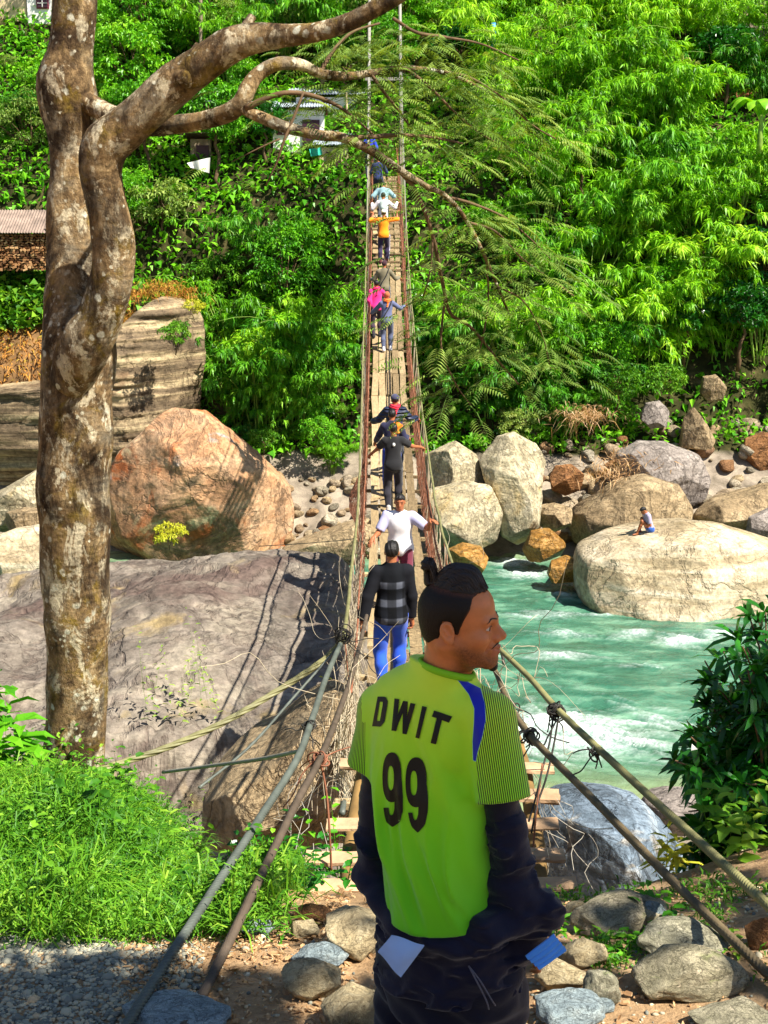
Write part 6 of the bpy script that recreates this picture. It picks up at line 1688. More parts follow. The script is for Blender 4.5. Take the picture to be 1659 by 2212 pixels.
def people():
    PI = math.pi
    # plaid jacket: back to us, left hand on the rail
    person('man in a checked grey and black jacket and blue trousers, walking away', onbridge(846, 15.5), 0.12, 1.74, .02, {'L': hw(776, 1368, 15.35), 'R': hw(893, 1372, 15.6)}, None, None, 'jacket', '15161b', 2, '2450c0', '1d1d20', 1.0, -.25, .05, vox=.012, top_mat=check_mat(), bulk=.020, poles={'L': (-1, -.3, -.2), 'R': (.9, -.5, -.3)}, fistcurl=.9)
    # white tee: faces us
    person('man in a white T shirt and maroon trousers coming toward the viewer, arms spread', onbridge(864, 20.0), PI - .12, 1.66, .06, {'R': hw(800, 1172, 19.6), 'L': hw(938, 1126, 19.6)}, None, None, 'shirt', 'e8e6ea', .85, '6a2a3c', '2a2624', 1.0, .1, .05, vox=.013, top_mat=raglan_mat(), build=1.12, bulk=.018, poles={'L': (-.35, -.6, -1), 'R': (.35, -.6, -1)}, fistcurl=.35)
    # black tee
    person('man in a plain black T shirt with a small white mark on the back', onbridge(850, 26.2), .05, 1.62, .06, {'L': hw(797, 985, 26.6), 'R': hw(914, 968, 26.6)}, None, None, 'shirt', '1d1d1f', .75, '24222a', 'b0a8a0', 1.0, 0, .05, vox=.014, extras=[back_badge('e8e8e0')], bulk=.016, poles={'L': (-.35, -.6, -1), 'R': (.35, -.6, -1)})
    person('person in a navy jacket with an orange shoulder ahead of the black T shirt', onbridge(846, 27.4), -.1, 1.64, .16, {'L': hw(804, 968, 28), 'R': hw(884, 948, 27.7)}, None, None, 'jacket', '23233e', 2, '2440a8', '2a2a2e', 1.0, 0, .15, vox=.015, extras=[shoulder_patch('f07a1e', 1)], poles={'L': (-.35, -.6, -1), 'R': (.35, -.6, -1)})
    person('person in a dark puffer jacket, grey knit cap and red scarf, holding both rails', onbridge(853, 28.8), 0, 1.66, .10, {'L': hw(800, 914, 29.2), 'R': hw(905, 906, 29.2)}, None, None, 'jacket', '232a42', 2, '2a2c38', '2a2a2e', 1.0, 0, .05, ('beanie', '3a3a52'), vox=.015, top_mat=puffer_mat(), extras=[scarf('d62a40')], bulk=.024, poles={'L': (-.35, -.6, -1), 'R': (.35, -.6, -1)})
    person('person in blue grey clothes with an orange neck cloth and bag strap', onbridge(836, 40.4), .02, 1.62, .10, {'L': hw(799, 680, 40.8), 'R': hw(878, 662, 40.8)}, None, None, 'jacket', '5a6080', 2, '50566e', 'c8c8cc', .98, 0, .12, vox=.017, hair_c='b0603a', extras=[scarf('e8742a'), strap('17171c', 1)], poles={'L': (-.35, -.6, -1), 'R': (.35, -.6, -1)})
    person('person in a bright pink top, left of the one in blue grey', onbridge(814, 41.6), .1, 1.60, .10, {'L': hw(803, 672, 41.6), 'R': hw(845, 655, 42.2)}, None, None, 'shirt', 'ee2a7e', 2, '3a2a3c', '2a2a2e', 1.0, 0, .1, vox=.017, extras=[scarf('e02060')])
    person('person in an olive jacket with a dark diagonal strap, ahead of the pink top', onbridge(830, 43.2), 0, 1.66, .12, {'L': hw(800, 606, 43.6), 'R': hw(866, 602, 43.6)}, None, None, 'jacket', '6d6650', 2, '4a4a54', '2a2a2e', 1.0, -.2, .1, vox=.018, hair_c='3c2028', extras=[strap('15130f', 1)], poles={'L': (-.35, -.6, -1), 'R': (.35, -.6, -1)})
    person('person in a vivid orange sweater, pale cap and dark side striped trousers', onbridge(829, 47.2), 0, 1.66, .10, {'L': hw(803, 459, 47.5), 'R': hw(861, 455, 47.5)}, None, None, 'sweater', 'ff8a10', 2, '2c2440', '5a2a2a', 1.0, 0, .05, ('cap', 'e4ddb8'), vox=.018, extras=[side_stripe('dcdcf0')], bulk=.02, poles={'L': (-.35, -.6, -1), 'R': (.35, -.6, -1)})
    person('person in a pale shirt with arms out, half hidden behind the orange sweater', onbridge(828, 48.9), 0, 1.66, .35, {'L': hw(800, 440, 49.3), 'R': hw(862, 437, 49.3)}, None, None, 'shirt', 'd6ced0', 2, '4a4a5a', '2a2a2e', 1.0, 0, .2, vox=.018, extras=[backpack('a9b6b0')], poles={'L': (-.35, -.6, -1), 'R': (.35, -.6, -1)})
    person('person in a pale teal shirt bending forward on the steep end of the bridge', onbridge(828, 50.4), 0, 1.68, .75, {'L': hw(806, 428, 50.9), 'R': hw(848, 424, 50.9)}, None, None, 'shirt', '7fa0a4', 2, '2c3444', '2a2a2e', 1.0, 0, .6, vox=.018, bulk=.024)
    person('person in dark blue climbing the last steps at the far end of the bridge', onbridge(818, 53.6), 0, 1.66, .3, {'L': hw(806, 385, 54), 'R': hw(836, 385, 54)}, None, None, 'jacket', '1f2a52', 2, '1f2438', '2a2a2e', 1.0, 0, .2, vox=.02)
    person('farthest person, in bright blue, leaving the bridge between the tower posts', onbridge(800, 58.0), 0, 1.66, .1, None, None, None, 'jacket', '2438c0', 2, '22263a', '2a2a2e', 1.0, 0, .1, vox=.02)
    # the seated man on the white boulder
    Yp = 45.2; seat = P(1400, 1146, Yp); bv = None
    o = [q for q in bpy.data.objects if q.get('label', '').startswith('enormous white banded')][0]
    dg = bpy.context.evaluated_depsgraph_get(); bvh = BVHTree.FromObject(o, dg)
    def onrock(px, py):
        d = (P(px, py, 50) - Vector((0, 0, CAMZ))).normalized(); h = bvh.ray_cast(Vector((0, 0, CAMZ)) - o.location, d)
        return (h[0] + o.location) if h[0] is not None else P(px, py, Yp)
    seat = onrock(1404, 1148); ft = onrock(1376, 1156); ft2 = onrock(1382, 1150)
    pel = seat + Vector((.0, .0, .10)); base = Vector((seat.x, seat.y, seat.z))
    person('man in lilac grey T shirt and rolled jeans sitting barefoot on the enormous boulder', base, PI / 2 + .25, 1.70, .32, {'L': ft + Vector((.12, -.02, .32)), 'R': ft2 + Vector((.12, .05, .36))}, {'l': ft, 'r': ft2}, pel, 'shirt', '9c94ac', .8, '2f56a0', '8a5a40', .72, 0, .75, vox=.014, barefoot=True, poles={'l': (0, .6, 1), 'r': (0, .6, 1), 'L': (-.5, -.3, -1), 'R': (.5, -.3, -1)})
people()
# ================================================================ THE MAN IN THE GREEN JERSEY
def hero():
    f32 = lambda a: np.asarray(a, dtype=np.float32)
    A = lambda x, y, Y: np.array(P(x, y, Y)[:])
    gx = A(965, 2000, 3.78)
    base = np.array([gx[0], 3.80, tz(gx[0], 3.8)])
    root = thing('person', 'man in a lime green jersey numbered 99 with a hair bun, face turned right', 'person', base)
    yaw = math.radians(31); rt = np.array([math.cos(yaw), -math.sin(yaw), 0]); fw = np.array([math.sin(yaw), math.cos(yaw), 0]); up = np.array([0, 0, 1.0])
    sL, sR = A(822, 1532, 3.86), A(1062, 1547, 3.66)
    N = A(953, 1466, 3.74)
    LV = [(1440,.074,.078),(1458,.094,.084),(1478,.132,.090),(1505,.168,.098),(1545,.182,.108),(1600,.180,.115),(1680,.170,.117),(1760,.162,.114),(1850,.158,.114),(1930,.163,.120),(1990,.168,.127),(2040,.170,.130)]
    yc = lambda y: np.interp(y, [1440, 1530, 1700, 1990], [953, 946, 930, 958])
    lev = np.array([[A(yc(y), y, 3.76)[2], *A(yc(y), y, 3.76)[:2], w, d] for y, w, d in LV])[::-1]
    def tube_sd(p, g=0.0, tilt=.16):
        q0 = p - f32(N)
        xr0 = q0 @ f32(rt)
        z = p[..., 2] + tilt * xr0 * np.clip((p[..., 2] - (N[2] - .45)) / .3, 0, 1)
        cx = np.interp(z, lev[:, 0], lev[:, 1]); cy = np.interp(z, lev[:, 0], lev[:, 2]); w = np.interp(z, lev[:, 0], lev[:, 3]) + g; d = np.interp(z, lev[:, 0], lev[:, 4]) + g
        dx, dy = p[..., 0] - cx, p[..., 1] - cy
        u = dx * rt[0] + dy * rt[1]; v = dx * fw[0] + dy * fw[1]
        # shoulder blades flatten the back, the spine is a shallow groove
        e = (np.abs(u / w) ** 2.3 + np.abs(v / d) ** 2.3) ** (1 / 2.3)
        return (e - 1) * np.minimum(w, d) * .9, u, v, z
    hemR, hemL = A(1089, 1726, 3.60), A(795, 1655, 3.86)
    elR, elL = A(1102, 1880, 3.68), A(806, 1868, 3.86)

    # ---------------- head and neck
    th = math.radians(14)
    F_ = np.array([math.cos(th), -math.sin(th), 0]); R_ = np.array([-math.sin(th), -math.cos(th), 0])
    Mh = np.stack([R_, F_, up], 1)
    hc = A(996, 1345, 3.70)
    H = lambda x, y, z: hc + Mh @ np.array([x, y, z])
    loc = lambda p: (p - f32(hc)) @ f32(Mh)
    def head_l(q):
        d = smin(sd_ell(q, (0, -.010, .045), (.075, .098, .078)), sd_ell(q, (0, -.050, .0), (.060, .056, .075)), .03)
        d = smin(d, sd_ell(q, (0, .034, -.030), (.059, .054, .080)), .03)
        for x in (-1, 1):
            d = smin(d, sd_cone(q, (x * .050, -.010, -.045), (x * .016, .072, -.097), .015, .016), .03)
            d = smin(d, sd_ell(q, (x * .042, .054, -.028), (.020, .026, .020)), .02)
        d = smin(d, sd_cone(q, (0, .080, -.098), (0, .082, -.092), .017, .016), .02)
        for x in (-1, 1): d = smin(d, sd_cone(q, (x * .040, .074, .020), (0, .085, .016), .008, .009), .016)
        d = smin(d, sd_ell(q, (0, .080, -.060), (.027, .020, .026)), .015)
        for x in (-1, 1): d = smax(d, -(np.sqrt(((q - f32((x * .031, .093, .000))) ** 2).sum(-1)) - .0145), .010)
        d = smin(d, sd_cone(q, (0, .086, .008), (0, .111, -.026), .0075, .0105), .010)
        d = smin(d, sd_cone(q, (0, .078, .004), (0, .094, -.028), .0105, .0135), .010)
        d = smin(d, sd_cone(q, (0, .106, -.030), (0, .094, -.040), .008, .007), .008)
        for x in (-1, 1): d = smin(d, sd_ell(q, (x * .0125, .097, -.033), (.0075, .011, .0085)), .006)
        for x in (-1, 1):
            d = smin(d, sd_cone(q, (x * .028, .0795, -.0535), (0, .0990, -.0585), .0028, .0054), .005)
            d = smin(d, sd_cone(q, (x * .026, .0805, -.0570), (0, .0975, -.0715), .0030, .0062), .005)
            d = smax(d, -sd_cone(q, (x * .034, .078, -.0535), (0, .107, -.0650), .0012, .0016), .003)
            d = smax(d, -sd_cone(q, (x * .029, .084, -.040), (x * .036, .074, -.062), .0016, .002), .008)
            # lids: a shell round the eyeball with an almond opening
            e = q - f32((x * .0312, .0715, .000)); r_ = np.sqrt((e ** 2).sum(-1))
            op = np.abs(e[..., 2] - .0006 + .05 * (e[..., 0] * x)) - .0054 * np.clip(1 - ((e[..., 0] * x - .0030) / .0102) ** 2, 0, 1)
            lid = smax(r_ - .0146, -np.maximum(op, -e[..., 1] - .002), .0015)
            d = smin(d, lid, .003)
        return d
    tl = math.radians(-14)
    def ear_l(q, sx=1):
        c = f32((sx * .073, -.021, -.006)); e = q - c
        y = e[..., 1] * math.cos(tl) - e[..., 2] * math.sin(tl); z = e[..., 1] * math.sin(tl) + e[..., 2] * math.cos(tl); x = e[..., 0] * sx - .25 * (-y)
        w = np.where(z > 0, 1.0, 1 + z * 6)
        p2 = np.stack([x, y / np.clip(w, .6, 1), z], -1)
        d = sd_ell(p2, (.004, 0, 0), (.0085, .0185, .0315))
        d = smax(d, -sd_ell(p2, (.0120, .002, .004), (.0080, .0120, .0215)), .003)
        d = smin(d, sd_cone(p2, (.006, .003, -.012), (.008, -.006, .012), .0028, .0024), .004)      # antihelix
        d = smax(d, -sd_ell(p2, (.013, .007, -.006), (.008, .0055, .007)), .003)
        return smin(d, sd_ell(p2, (.004, .004, -.026), (.006, .009, .009)), .006)
    nk_a, nk_b = H(0, -.030, -.050), N + up * -.02
    def neck(p):
        d = sd_cone(p, nk_a, nk_b, .056, .062)
        d = smin(d, sd_cone(p, H(.052, -.036, -.050), N + fw * .05 + rt * .035 - up * .02, .016, .013), .02)
        return smin(d, sd_cone(p, H(.02, .03, -.09), N + fw * .06 - up * .02, .022, .03), .03)
    def headw(p):
        q = loc(p); d = smin(head_l(q), neck(p), .022)
        return smin(smin(d, ear_l(q, 1), .006), ear_l(q, -1), .006)
    V1, F1 = surface_nets(headw, hc - np.array([.15, .14, .25]), hc + np.array([.15, .14, .16]), .0026)
    fb = BVHTree.FromPolygons([tuple(v) for v in V1], [tuple(f) for f in F1])
    def onface(x, z, off=.0008):
        o = Vector(H(x * 1.6, .25, z)); t_ = Vector(H(x * .55, .0, z)); h_ = fb.ray_cast(o, (t_ - o).normalized()); return np.array(h_[0] - (t_ - o).normalized() * off)
    # body below, plain under the clothes
    hipc = A(972, 2050, 3.80)
    ankL = np.array([base[0] - .12, 3.92, base[2] + .08]); ankR = np.array([base[0] + .13, 3.74, base[2] + .08])
    knL = np.array([base[0] - .12, 3.95, base[2] + .47]); knR = np.array([base[0] + .14, 3.80, base[2] + .47])
    hpL, hpR = hipc - rt * .09 - up * .02, hipc + rt * .09 - up * .02
    wrR, wrL = A(1150, 2040, 3.86), A(850, 2040, 4.02)
    def body(p):
        d, *_ = tube_sd(p, -.016); d = smax(d, lev[0, 0] - p[..., 2], .03); d = smin(d, sd_ell(p, hipc, (.16, .13, .13)), .06); d = smin(d, neck(p), .03)
        for a, b, c in ((sL, elL, wrL), (sR, elR, wrR)): d = smin(d, smin(sd_cone(p, a, b, .046, .036), sd_cone(p, b, c, .036, .026), .02), .03)
        for a, b, c in ((hpL, knL, ankL), (hpR, knR, ankR)): d = smin(d, smin(sd_cone(p, a, b, .085, .055), sd_cone(p, b, c, .055, .036), .02), .03)
        for c in (ankL, ankR): d = smin(d, sd_cone(p, c + np.array([0, -.03, -.04]), c + fw * .15 - up * .055, .036, .024), .02)
        return np.maximum(d, p[..., 2] - (N[2] + .01))
    allp = np.array([sL, sR, elL, elR, wrL, wrR, ankL, ankR, N]); V2, F2 = surface_nets(body, allp.min(0) - .25, allp.max(0) + .25, .014)
    g = Geo(); g.add(V1, F1); g.add(V2, F2)
    for wr, sx in ((wrL, -1), (wrR, 1)): g.add(*hand_mesh(hand_prims(wr, fw * .6 - up * .8 + rt * sx * .1, rt * -sx, fw, 1.0, .5), 1.0, .006))
    V, F = g.out(); q = (V - hc) @ Mh
    x, y, z = q.T; ax = np.abs(x)
    stub = np.clip((-.025 - z) / .03, 0, 1) * np.clip((y + .02) / .03, 0, 1) * np.clip((-.040 - z + .5 * (.07 - y)) / .04, 0, 1) * .8 * (z > -.13)
    stub = np.maximum(stub, np.exp(-((z + .050) / .008) ** 2 - (ax / .026) ** 4) * (y > .07) * .5)
    lips = (y > .080) & (ax < .026) & (z < -.053) & (z > -.0775)
    stub = np.where(lips, 0, stub) * (.75 + .25 * vnoise(q * 600, 3))
    sock = np.clip(1 - np.sqrt(((ax - .031) / .022) ** 2 + ((z - .002) / .016) ** 2), 0, 1) * (y > .05) * .3  # darker tint over each eye socket, fading outward
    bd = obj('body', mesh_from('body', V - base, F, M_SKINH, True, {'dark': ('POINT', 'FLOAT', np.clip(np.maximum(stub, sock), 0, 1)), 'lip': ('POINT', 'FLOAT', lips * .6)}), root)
    def part(name, fn, lo, hi, h, mat, attrs=None, noff=None):
        V, F = surface_nets(fn, lo, hi, h); a = attrs(V) if attrs else None
        return obj(name, mesh_from(name, V - base, F, mat, True, a), root), V, F
    # eyes
    for sx in (-1, 1):
        bm = bmesh.new(); bmesh.ops.create_icosphere(bm, subdivisions=4, radius=.0125); E = np.array([v.co[:] for v in bm.verts]); bm.verts.index_update()
        Fe = np.array([[v.index for v in f.verts] for f in bm.faces]); bm.free()
        look = np.array([.15 * sx * 0 + .05, 1, -.05]); look /= np.linalg.norm(look); c = E @ (Mh @ look) / .0125
        t = bpy.data.materials.get('eye') or (lambda T: T.done(T.pbr(T.ramp(T.attr('v'), [(0, hexc('cfc4b8')), (.78, hexc('cfc4b8')), (.82, hexc('24140c')), (.95, hexc('24140c')), (.97, (.004, .004, .004))]), .12, None, .6)))(NT('eye'))
        obj('eye', mesh_from('eye', E + np.array(H(sx * .0312, .0715, .000)) - base, Fe, t, True, {'v': ('POINT', 'FLOAT', np.clip(c, 0, 1))}), root)
    # hair: short sides, swept top with a bun, brows, moustache, goatee
    hl_y = [-.2, -.085, -.060, -.046, -.036, -.012, -.004, .004, .014, .024, .036, .040, .06, .2]
    hl_z = [-.070, -.068, -.058, -.030, .022, .024, -.012, -.014, .012, .036, .058, .088, .096, .10]
    gro = lambda q: .0012 * np.sin(q[..., 0] * 420 + 3 * np.sin(q[..., 1] * 30)) + .0010 * fbm(np.stack([q[..., 0] * 260, q[..., 1] * 40, q[..., 2] * 90], -1), 2, 4)
    def side(p):
        q = loc(p); d = head_l(q) - .0040; zl = np.interp(q[..., 1], hl_y, hl_z) + .004 * fbm(q * 130, 2, 8)
        return smax(d + .0010 * fbm(q * 420, 2, 3), zl - q[..., 2], .004)
    t = NT('faded_hair'); pn = t.attr('part')
    M_FADE = t.done(t.pbr(t.mix(t.math('MULTIPLY', pn, t.ramp(t.noise(t.coord(), 300, 3), [(.3, .2), (.7, 1.0)])), hexc('120d0b'), hexc('5a3826')), .55, t.bump(t.noise(t.coord(scale=(1, 1, .3)), 420, 3), .6, .003), .25))
    def partline(V):
        q = (V - hc) @ Mh; l = .108 + .10 * np.clip(-(q[:, 1] + .02), -.05, .05)
        a = np.exp(-((q[:, 2] - l + .008) / .007) ** 2) * (q[:, 1] > -.085) * .9
        fade = np.clip((.03 - q[:, 2]) / .1, 0, 1) * .25
        edge = np.clip(1 - (q[:, 2] - np.interp(q[:, 1], hl_y, hl_z)) / .012, 0, 1) * (q[:, 1] > .0) * .7
        return {'part': ('POINT', 'FLOAT', np.clip(a + fade + edge, 0, 1))}
    part('hair_sides', side, hc - .16, hc + .17, .0032, M_FADE, partline)
    def top(p):
        q = loc(p)
        ln = .100 + .10 * np.clip(-(q[..., 1] + .02), -.05, .05)
        k = np.clip((q[..., 2] - ln) / .055, 0, 1)
        d = head_l(q) - (.0040 + .030 * k ** 1.15 * np.clip((.110 - q[..., 1]) / .06, .2, 1))
        d = smax(d, ln - q[..., 2], .004)
        d = smin(d, sd_cone(q, (0, -.088, .105), (0, -.092, .136), .013, .010), .012)
        b = sd_ell(q, (0, -.090, .152), (.018, .019, .020)) + .0018 * np.sin(np.arctan2(q[..., 2] - .152, q[..., 1] + .09) * 6 + q[..., 0] * 200)
        return smin(d, b, .004) + gro(q)
    ho, HV, HF = part('hair_top', top, hc - .14, hc + .20, .0030, M_HAIR)
    hb = BVHTree.FromPolygons([tuple(v) for v in HV], [tuple(f) for f in HF]); rs = np.random.default_rng(6); g = Geo()
    for k in range(230):
        xa = rs.uniform(-.052, .060); ya = rs.uniform(.02, .092) if k % 3 else rs.uniform(-.06, .03); yb = max(-.088, ya - rs.uniform(.05, .16)); pts = []
        for u in np.linspace(0, 1, 12):
            yy = ya + (yb - ya) * u; xx = xa * (1 - .75 * np.clip((.0 - yy) / .088, 0, 1)) + .002 * math.sin(u * 5 + k)
            o = H(xx * 1.0, yy, .26); hit = hb.ray_cast(Vector(o), Vector((0, 0, -1)))
            if hit[0] is None or hit[0].z < H(0, 0, .085)[2]: continue
            pts.append(np.array(hit[0]) + up * rs.uniform(.0002, .0018))
        if len(pts) > 4: add_tube(g, catmull(pts, 16), .0011 * np.sin(np.linspace(.5, 3.0, 16)), 4)
    V, F = g.out(); obj('hair_strands', mesh_from('hair_strands', V - base, F, simple_mat('hair_strand', hexc('2a211c'), .35, .4, 60, .1, .5), True), root)
    def facial(p):
        q = loc(p)
        d = sd_ell(q, (0, .086, -.111), (.015, .014, .016))
        return d + .0010 * np.sin(q[..., 2] * 900 + q[..., 0] * 500)
    part('beard', facial, hc - np.array([.13, .13, .15]), hc + .13, .0026, M_HAIR)
    for sx in (-1, 1):
        C = catmull([onface(sx * a, b) for a, b in ((.009, .0205), (.020, .0245), (.030, .0265), (.040, .0262), (.049, .0222), (.056, .0172))], 20)
        V, F, T = tube(C, .0022 * np.sin(np.linspace(.7, 2.95, 20)), 7, bump=.35, bscale=260); wpart(root, 'eyebrow', V, [F, T], M_HAIR)
        C = catmull([onface(sx * a, b, .0006) for a, b in ((.0185, .0020), (.025, .0052), (.032, .0062), (.040, .0046), (.045, .0012))], 14); V, F, T = tube(C, .0012, 6); wpart(root, 'eyelash', V, [F, T], M_HAIR)
        C = catmull([onface(sx * a, b, .0004) for a, b in ((.0005, -.0470), (.009, -.0475), (.018, -.0500), (.026, -.0535), (.030, -.0575))], 16); V, F, T = tube(C, .0019 * np.sin(np.linspace(.9, 2.9, 16)), 7, bump=.4, bscale=260); wpart(root, 'moustache', V, [F, T], M_HAIR)
    # ---------------- jersey
    z0, z1 = A(958, 1996, 3.635)[2], N[2]
    armpR = sR - up * .16 - rt * .02
    def folds(p, u, v, z):
        k = np.clip((z1 - z) / (z1 - z0), 0, 1)
        # creases run from the right shoulder blade down and outward, and hang straighter below
        s = u * (1 + .1 * k) + .30 * (z - z0) * np.clip(k * 1.4, 0, 1)
        n1 = fbm(np.stack([s * 11, z * 1.3, v * 2], -1), 2, 5)
        n2 = fbm(np.stack([(u + .55 * z) * 13, (z - .55 * u) * 2.2, v * 2], -1), 2, 12)
        up_ = np.exp(-((k - .22) / .16) ** 2)
        n3 = fbm(np.stack([(s + .02 * np.sin(z * 9)) * 7, z * .7, v], -1), 2, 27)
        return -.030 * np.exp(-(n3 / .10) ** 2) * np.clip(k * 1.6 - .3, 0, 1) - (1 - np.abs(n1) * 2.2) * .030 * np.clip(k * 1.7 - .25, 0, 1) - (1 - np.abs(n2) * 2.2) * .026 * np.clip(.30 + up_, 0, 1) * np.clip(.55 + u * 4, 0, 1)
    def slv(p, a, b, ra, rb):
        d = sd_cone(p, a, b, ra, rb); ax_ = (b - a) / np.linalg.norm(b - a); q = (p - f32(b)) @ f32(ax_)
        w = fbm(p * np.array([9, 9, 4], dtype=np.float32), 2, 8) * .007
        return smax(d + w, q, .004)
    def jersey(p):
        d, u, v, z = tube_sd(p, .004)
        d = d + folds(p, u, v, z) * np.clip((u + .17) / .08, 0, 1) * np.clip((.19 - u) / .06, 0, 1) + .016 * np.clip((-.09 - u) / .05, 0, 1) * np.clip((N[2] - .36 - z) / .1, 0, 1)
        d = smin(d, sd_cone(p, N - up * .05 - rt * .04, sL + up * .004, .050, .054), .05); d = smin(d, sd_cone(p, N - up * .055 + rt * .04, sR + up * .002, .050, .056), .05)
        d = smin(d, slv(p, sL, hemL, .060, .066), .03); d = smin(d, slv(p, sR, hemR, .061, .067), .03)
        d = smax(d, z0 - .012 + .03 * np.abs(u) - p[..., 2], .01)
        # neck opening
        q = p - f32(N); a = q @ f32(rt); b = q @ f32(fw); nk = neck(p); d = smin(d, np.maximum(nk - .011, np.abs(q[..., 2]) - .09), .025)
        top_ = .040 - .16 * a - .28 * b
        d = smax(d, q[..., 2] - top_, .006)
        return smax(d, -np.maximum(nk - .004, top_ - .030 - q[..., 2]), .003)
    PANEL = np.array([(972,1452),(1012,1474),(1038,1487),(1047,1520),(1049,1554),(1042,1590),(1031,1626),(1028,1645),(1022,1642),(1021,1600),(1024,1560),(1024.5,1530),(1013,1500),(992,1473)], float)
    def poly_sd(x, y, poly):
        ins = np.zeros(len(x), bool); dm = np.full(len(x), 1e9)
        for i in range(len(poly)):
            a = poly[i]; b = poly[(i + 1) % len(poly)]; e = b - a
            t = np.clip(((x - a[0]) * e[0] + (y - a[1]) * e[1]) / (e @ e), 0, 1)
            dm = np.minimum(dm, np.hypot(x - a[0] - t * e[0], y - a[1] - t * e[1]))
            c = ((a[1] > y) != (b[1] > y)) & (x < e[0] * (y - a[1]) / (e[1] if abs(e[1]) > 1e-9 else 1e-9) + a[0]); ins ^= c
        return np.where(ins, dm, -dm)
    def jattr(V):
        c = np.array([px_of(v) for v in V]); xr = (V - N) @ rt; xf = (V - N) @ fw
        pan = poly_sd(c[:, 0], c[:, 1], PANEL); pan = np.where((V - N) @ fw < .10, pan, -30)
        # sleeves: beyond the panel on the right, beyond the seam on the left
        bx = np.interp(c[:, 1], [1440, 1487, 1554, 1600, 1640, 1760], [1045, 1040, 1049, 1040, 1029, 1034])
        rs_ = np.where(xr > .08, np.clip((c[:, 0] - bx) * .35, -1, 1), -1)
        ls_ = np.where((xr < -.12), np.clip((789 - c[:, 0] + (c[:, 1] < 1560) * -8) * .35, -1, 1), -1)
        slm = np.where(c[:, 1] < 1738, np.maximum(rs_, ls_), -1)
        ax_ = (hemR - sR) / np.linalg.norm(hemR - sR); cm_ = np.cross(ax_, [0, -1.0, 0]); cm_ /= np.linalg.norm(cm_)
        su = np.where(xr > 0, (V - sR) @ cm_, (V - sL) @ rt)
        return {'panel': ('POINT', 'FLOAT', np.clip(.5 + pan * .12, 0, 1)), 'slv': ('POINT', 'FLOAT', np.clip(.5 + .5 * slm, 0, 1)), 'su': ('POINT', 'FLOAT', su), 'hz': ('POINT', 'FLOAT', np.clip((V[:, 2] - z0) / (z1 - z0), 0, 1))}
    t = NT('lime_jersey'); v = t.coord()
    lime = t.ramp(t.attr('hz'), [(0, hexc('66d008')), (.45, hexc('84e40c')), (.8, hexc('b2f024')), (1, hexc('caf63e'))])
    n = t.noise(v, 700, 2); lime = t.mix(.04, lime, t.mix(1.0, lime, t.ramp(n, [(.3, .6), (.7, 1.3)]), 'MULTIPLY'))
    st = t.math('SINE', t.math('MULTIPLY', t.attr('su'), 2 * math.pi / .0056))
    stripe = t.math('MULTIPLY', t.ramp(t.math('ADD', t.math('MULTIPLY', st, .5), .5), [(.50, 0.0), (.68, 1.0)]), t.ramp(t.attr('slv'), [(.49, 0.0), (.52, 1.0)]))
    c = t.mix(stripe, lime, hexc('10240c'))
    c = t.mix(t.ramp(t.attr('panel'), [(.40, 0.0), (.44, 1.0)]), c, hexc('8fd0c0')); c = t.mix(t.ramp(t.attr('panel'), [(.49, 0.0), (.53, 1.0)]), c, hexc('0a22b8'))
    M_J = t.done(t.pbr(c, .62, t.bump(n, .04, .002), .3, **{'Sheen Weight': .25}))
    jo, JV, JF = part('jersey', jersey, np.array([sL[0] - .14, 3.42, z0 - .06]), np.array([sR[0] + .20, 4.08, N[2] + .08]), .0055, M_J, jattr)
    # collar band
    tt = np.linspace(0, 2 * math.pi, 60, endpoint=False); ring = []
    for a in tt:
        for r_ in np.arange(.02, .14, .001):
            u, w = r_ * math.cos(a), r_ * math.sin(a) + .008; pt = N + rt * u + fw * w + up * (.034 - .16 * u - .28 * w)
            if neck(f32(pt)[None])[0] > .0085: break
        ring.append(pt)
    ring = np.array(ring); ring = (np.roll(ring, 1, 0) + 2 * ring + np.roll(ring, -1, 0)) / 4; C = np.vstack([ring, ring[:1]])
    V, F, _ = tube(C, .0062, 8, caps=False); Vc = V.reshape(-1, 8, 3); ce = C[:, None]; dv = Vc - ce; dv[..., 2] *= 1.7; V = (ce + dv).reshape(-1, 3)
    obj('collar', mesh_from('collar', V - base, F, simple_mat('collar_lime', hexc('82cc1e'), .65, .08, 20, .1), True), jo)
    # printed letters and numbers, laid on the cloth
    bvh = BVHTree.FromPolygons([tuple(v) for v in JV], [tuple(f) for f in JF]); eye = Vector((0, 0, CAMZ))
    def lay(pts):
        out = []
        for x, y in pts:
            d = (P(x, y, 3.7) - eye).normalized(); h = bvh.ray_cast(eye, d)
            out.append(tuple(h[0] - d * .0035) if h[0] is not None else tuple(P(x, y, 3.66)))
        return np.array(out)
    Z = lambda x, y: (777.6 + x * .15237, 1477.4 + y * .15237)
    M_INK = simple_mat('black_print', hexc('0c100e'), .5, .1, 30, .05, .3)
    def strip(a, b, nu=40, nv=7):
        """filled band between two polylines in the letter's own plane"""
        def res(q):
            q = np.array(q, float); d = np.concatenate([[0], np.cumsum(np.hypot(*np.diff(q, axis=0).T))]); s = np.linspace(0, d[-1], nu)
            return np.stack([np.interp(s, d, q[:, 0]), np.interp(s, d, q[:, 1])], -1)
        A_, B_ = res(a), res(b); G = np.stack([A_ + (B_ - A_) * w for w in np.linspace(0, 1, nv)], 1).reshape(-1, 2)
        i = np.arange(nu - 1)[:, None] * nv; j = np.arange(nv - 1)[None]; F = np.stack([i + j, i + j + 1, i + nv + j + 1, i + nv + j], -1).reshape(-1, 4)
        return lay([Z(*q) for q in G]), F
    def glyph(name, strips):
        g = Geo()
        for a, b in strips: g.add(*strip(a, b))
        V, F = g.out(); obj(name, mesh_from(name, V - base, F, M_INK, True), jo)
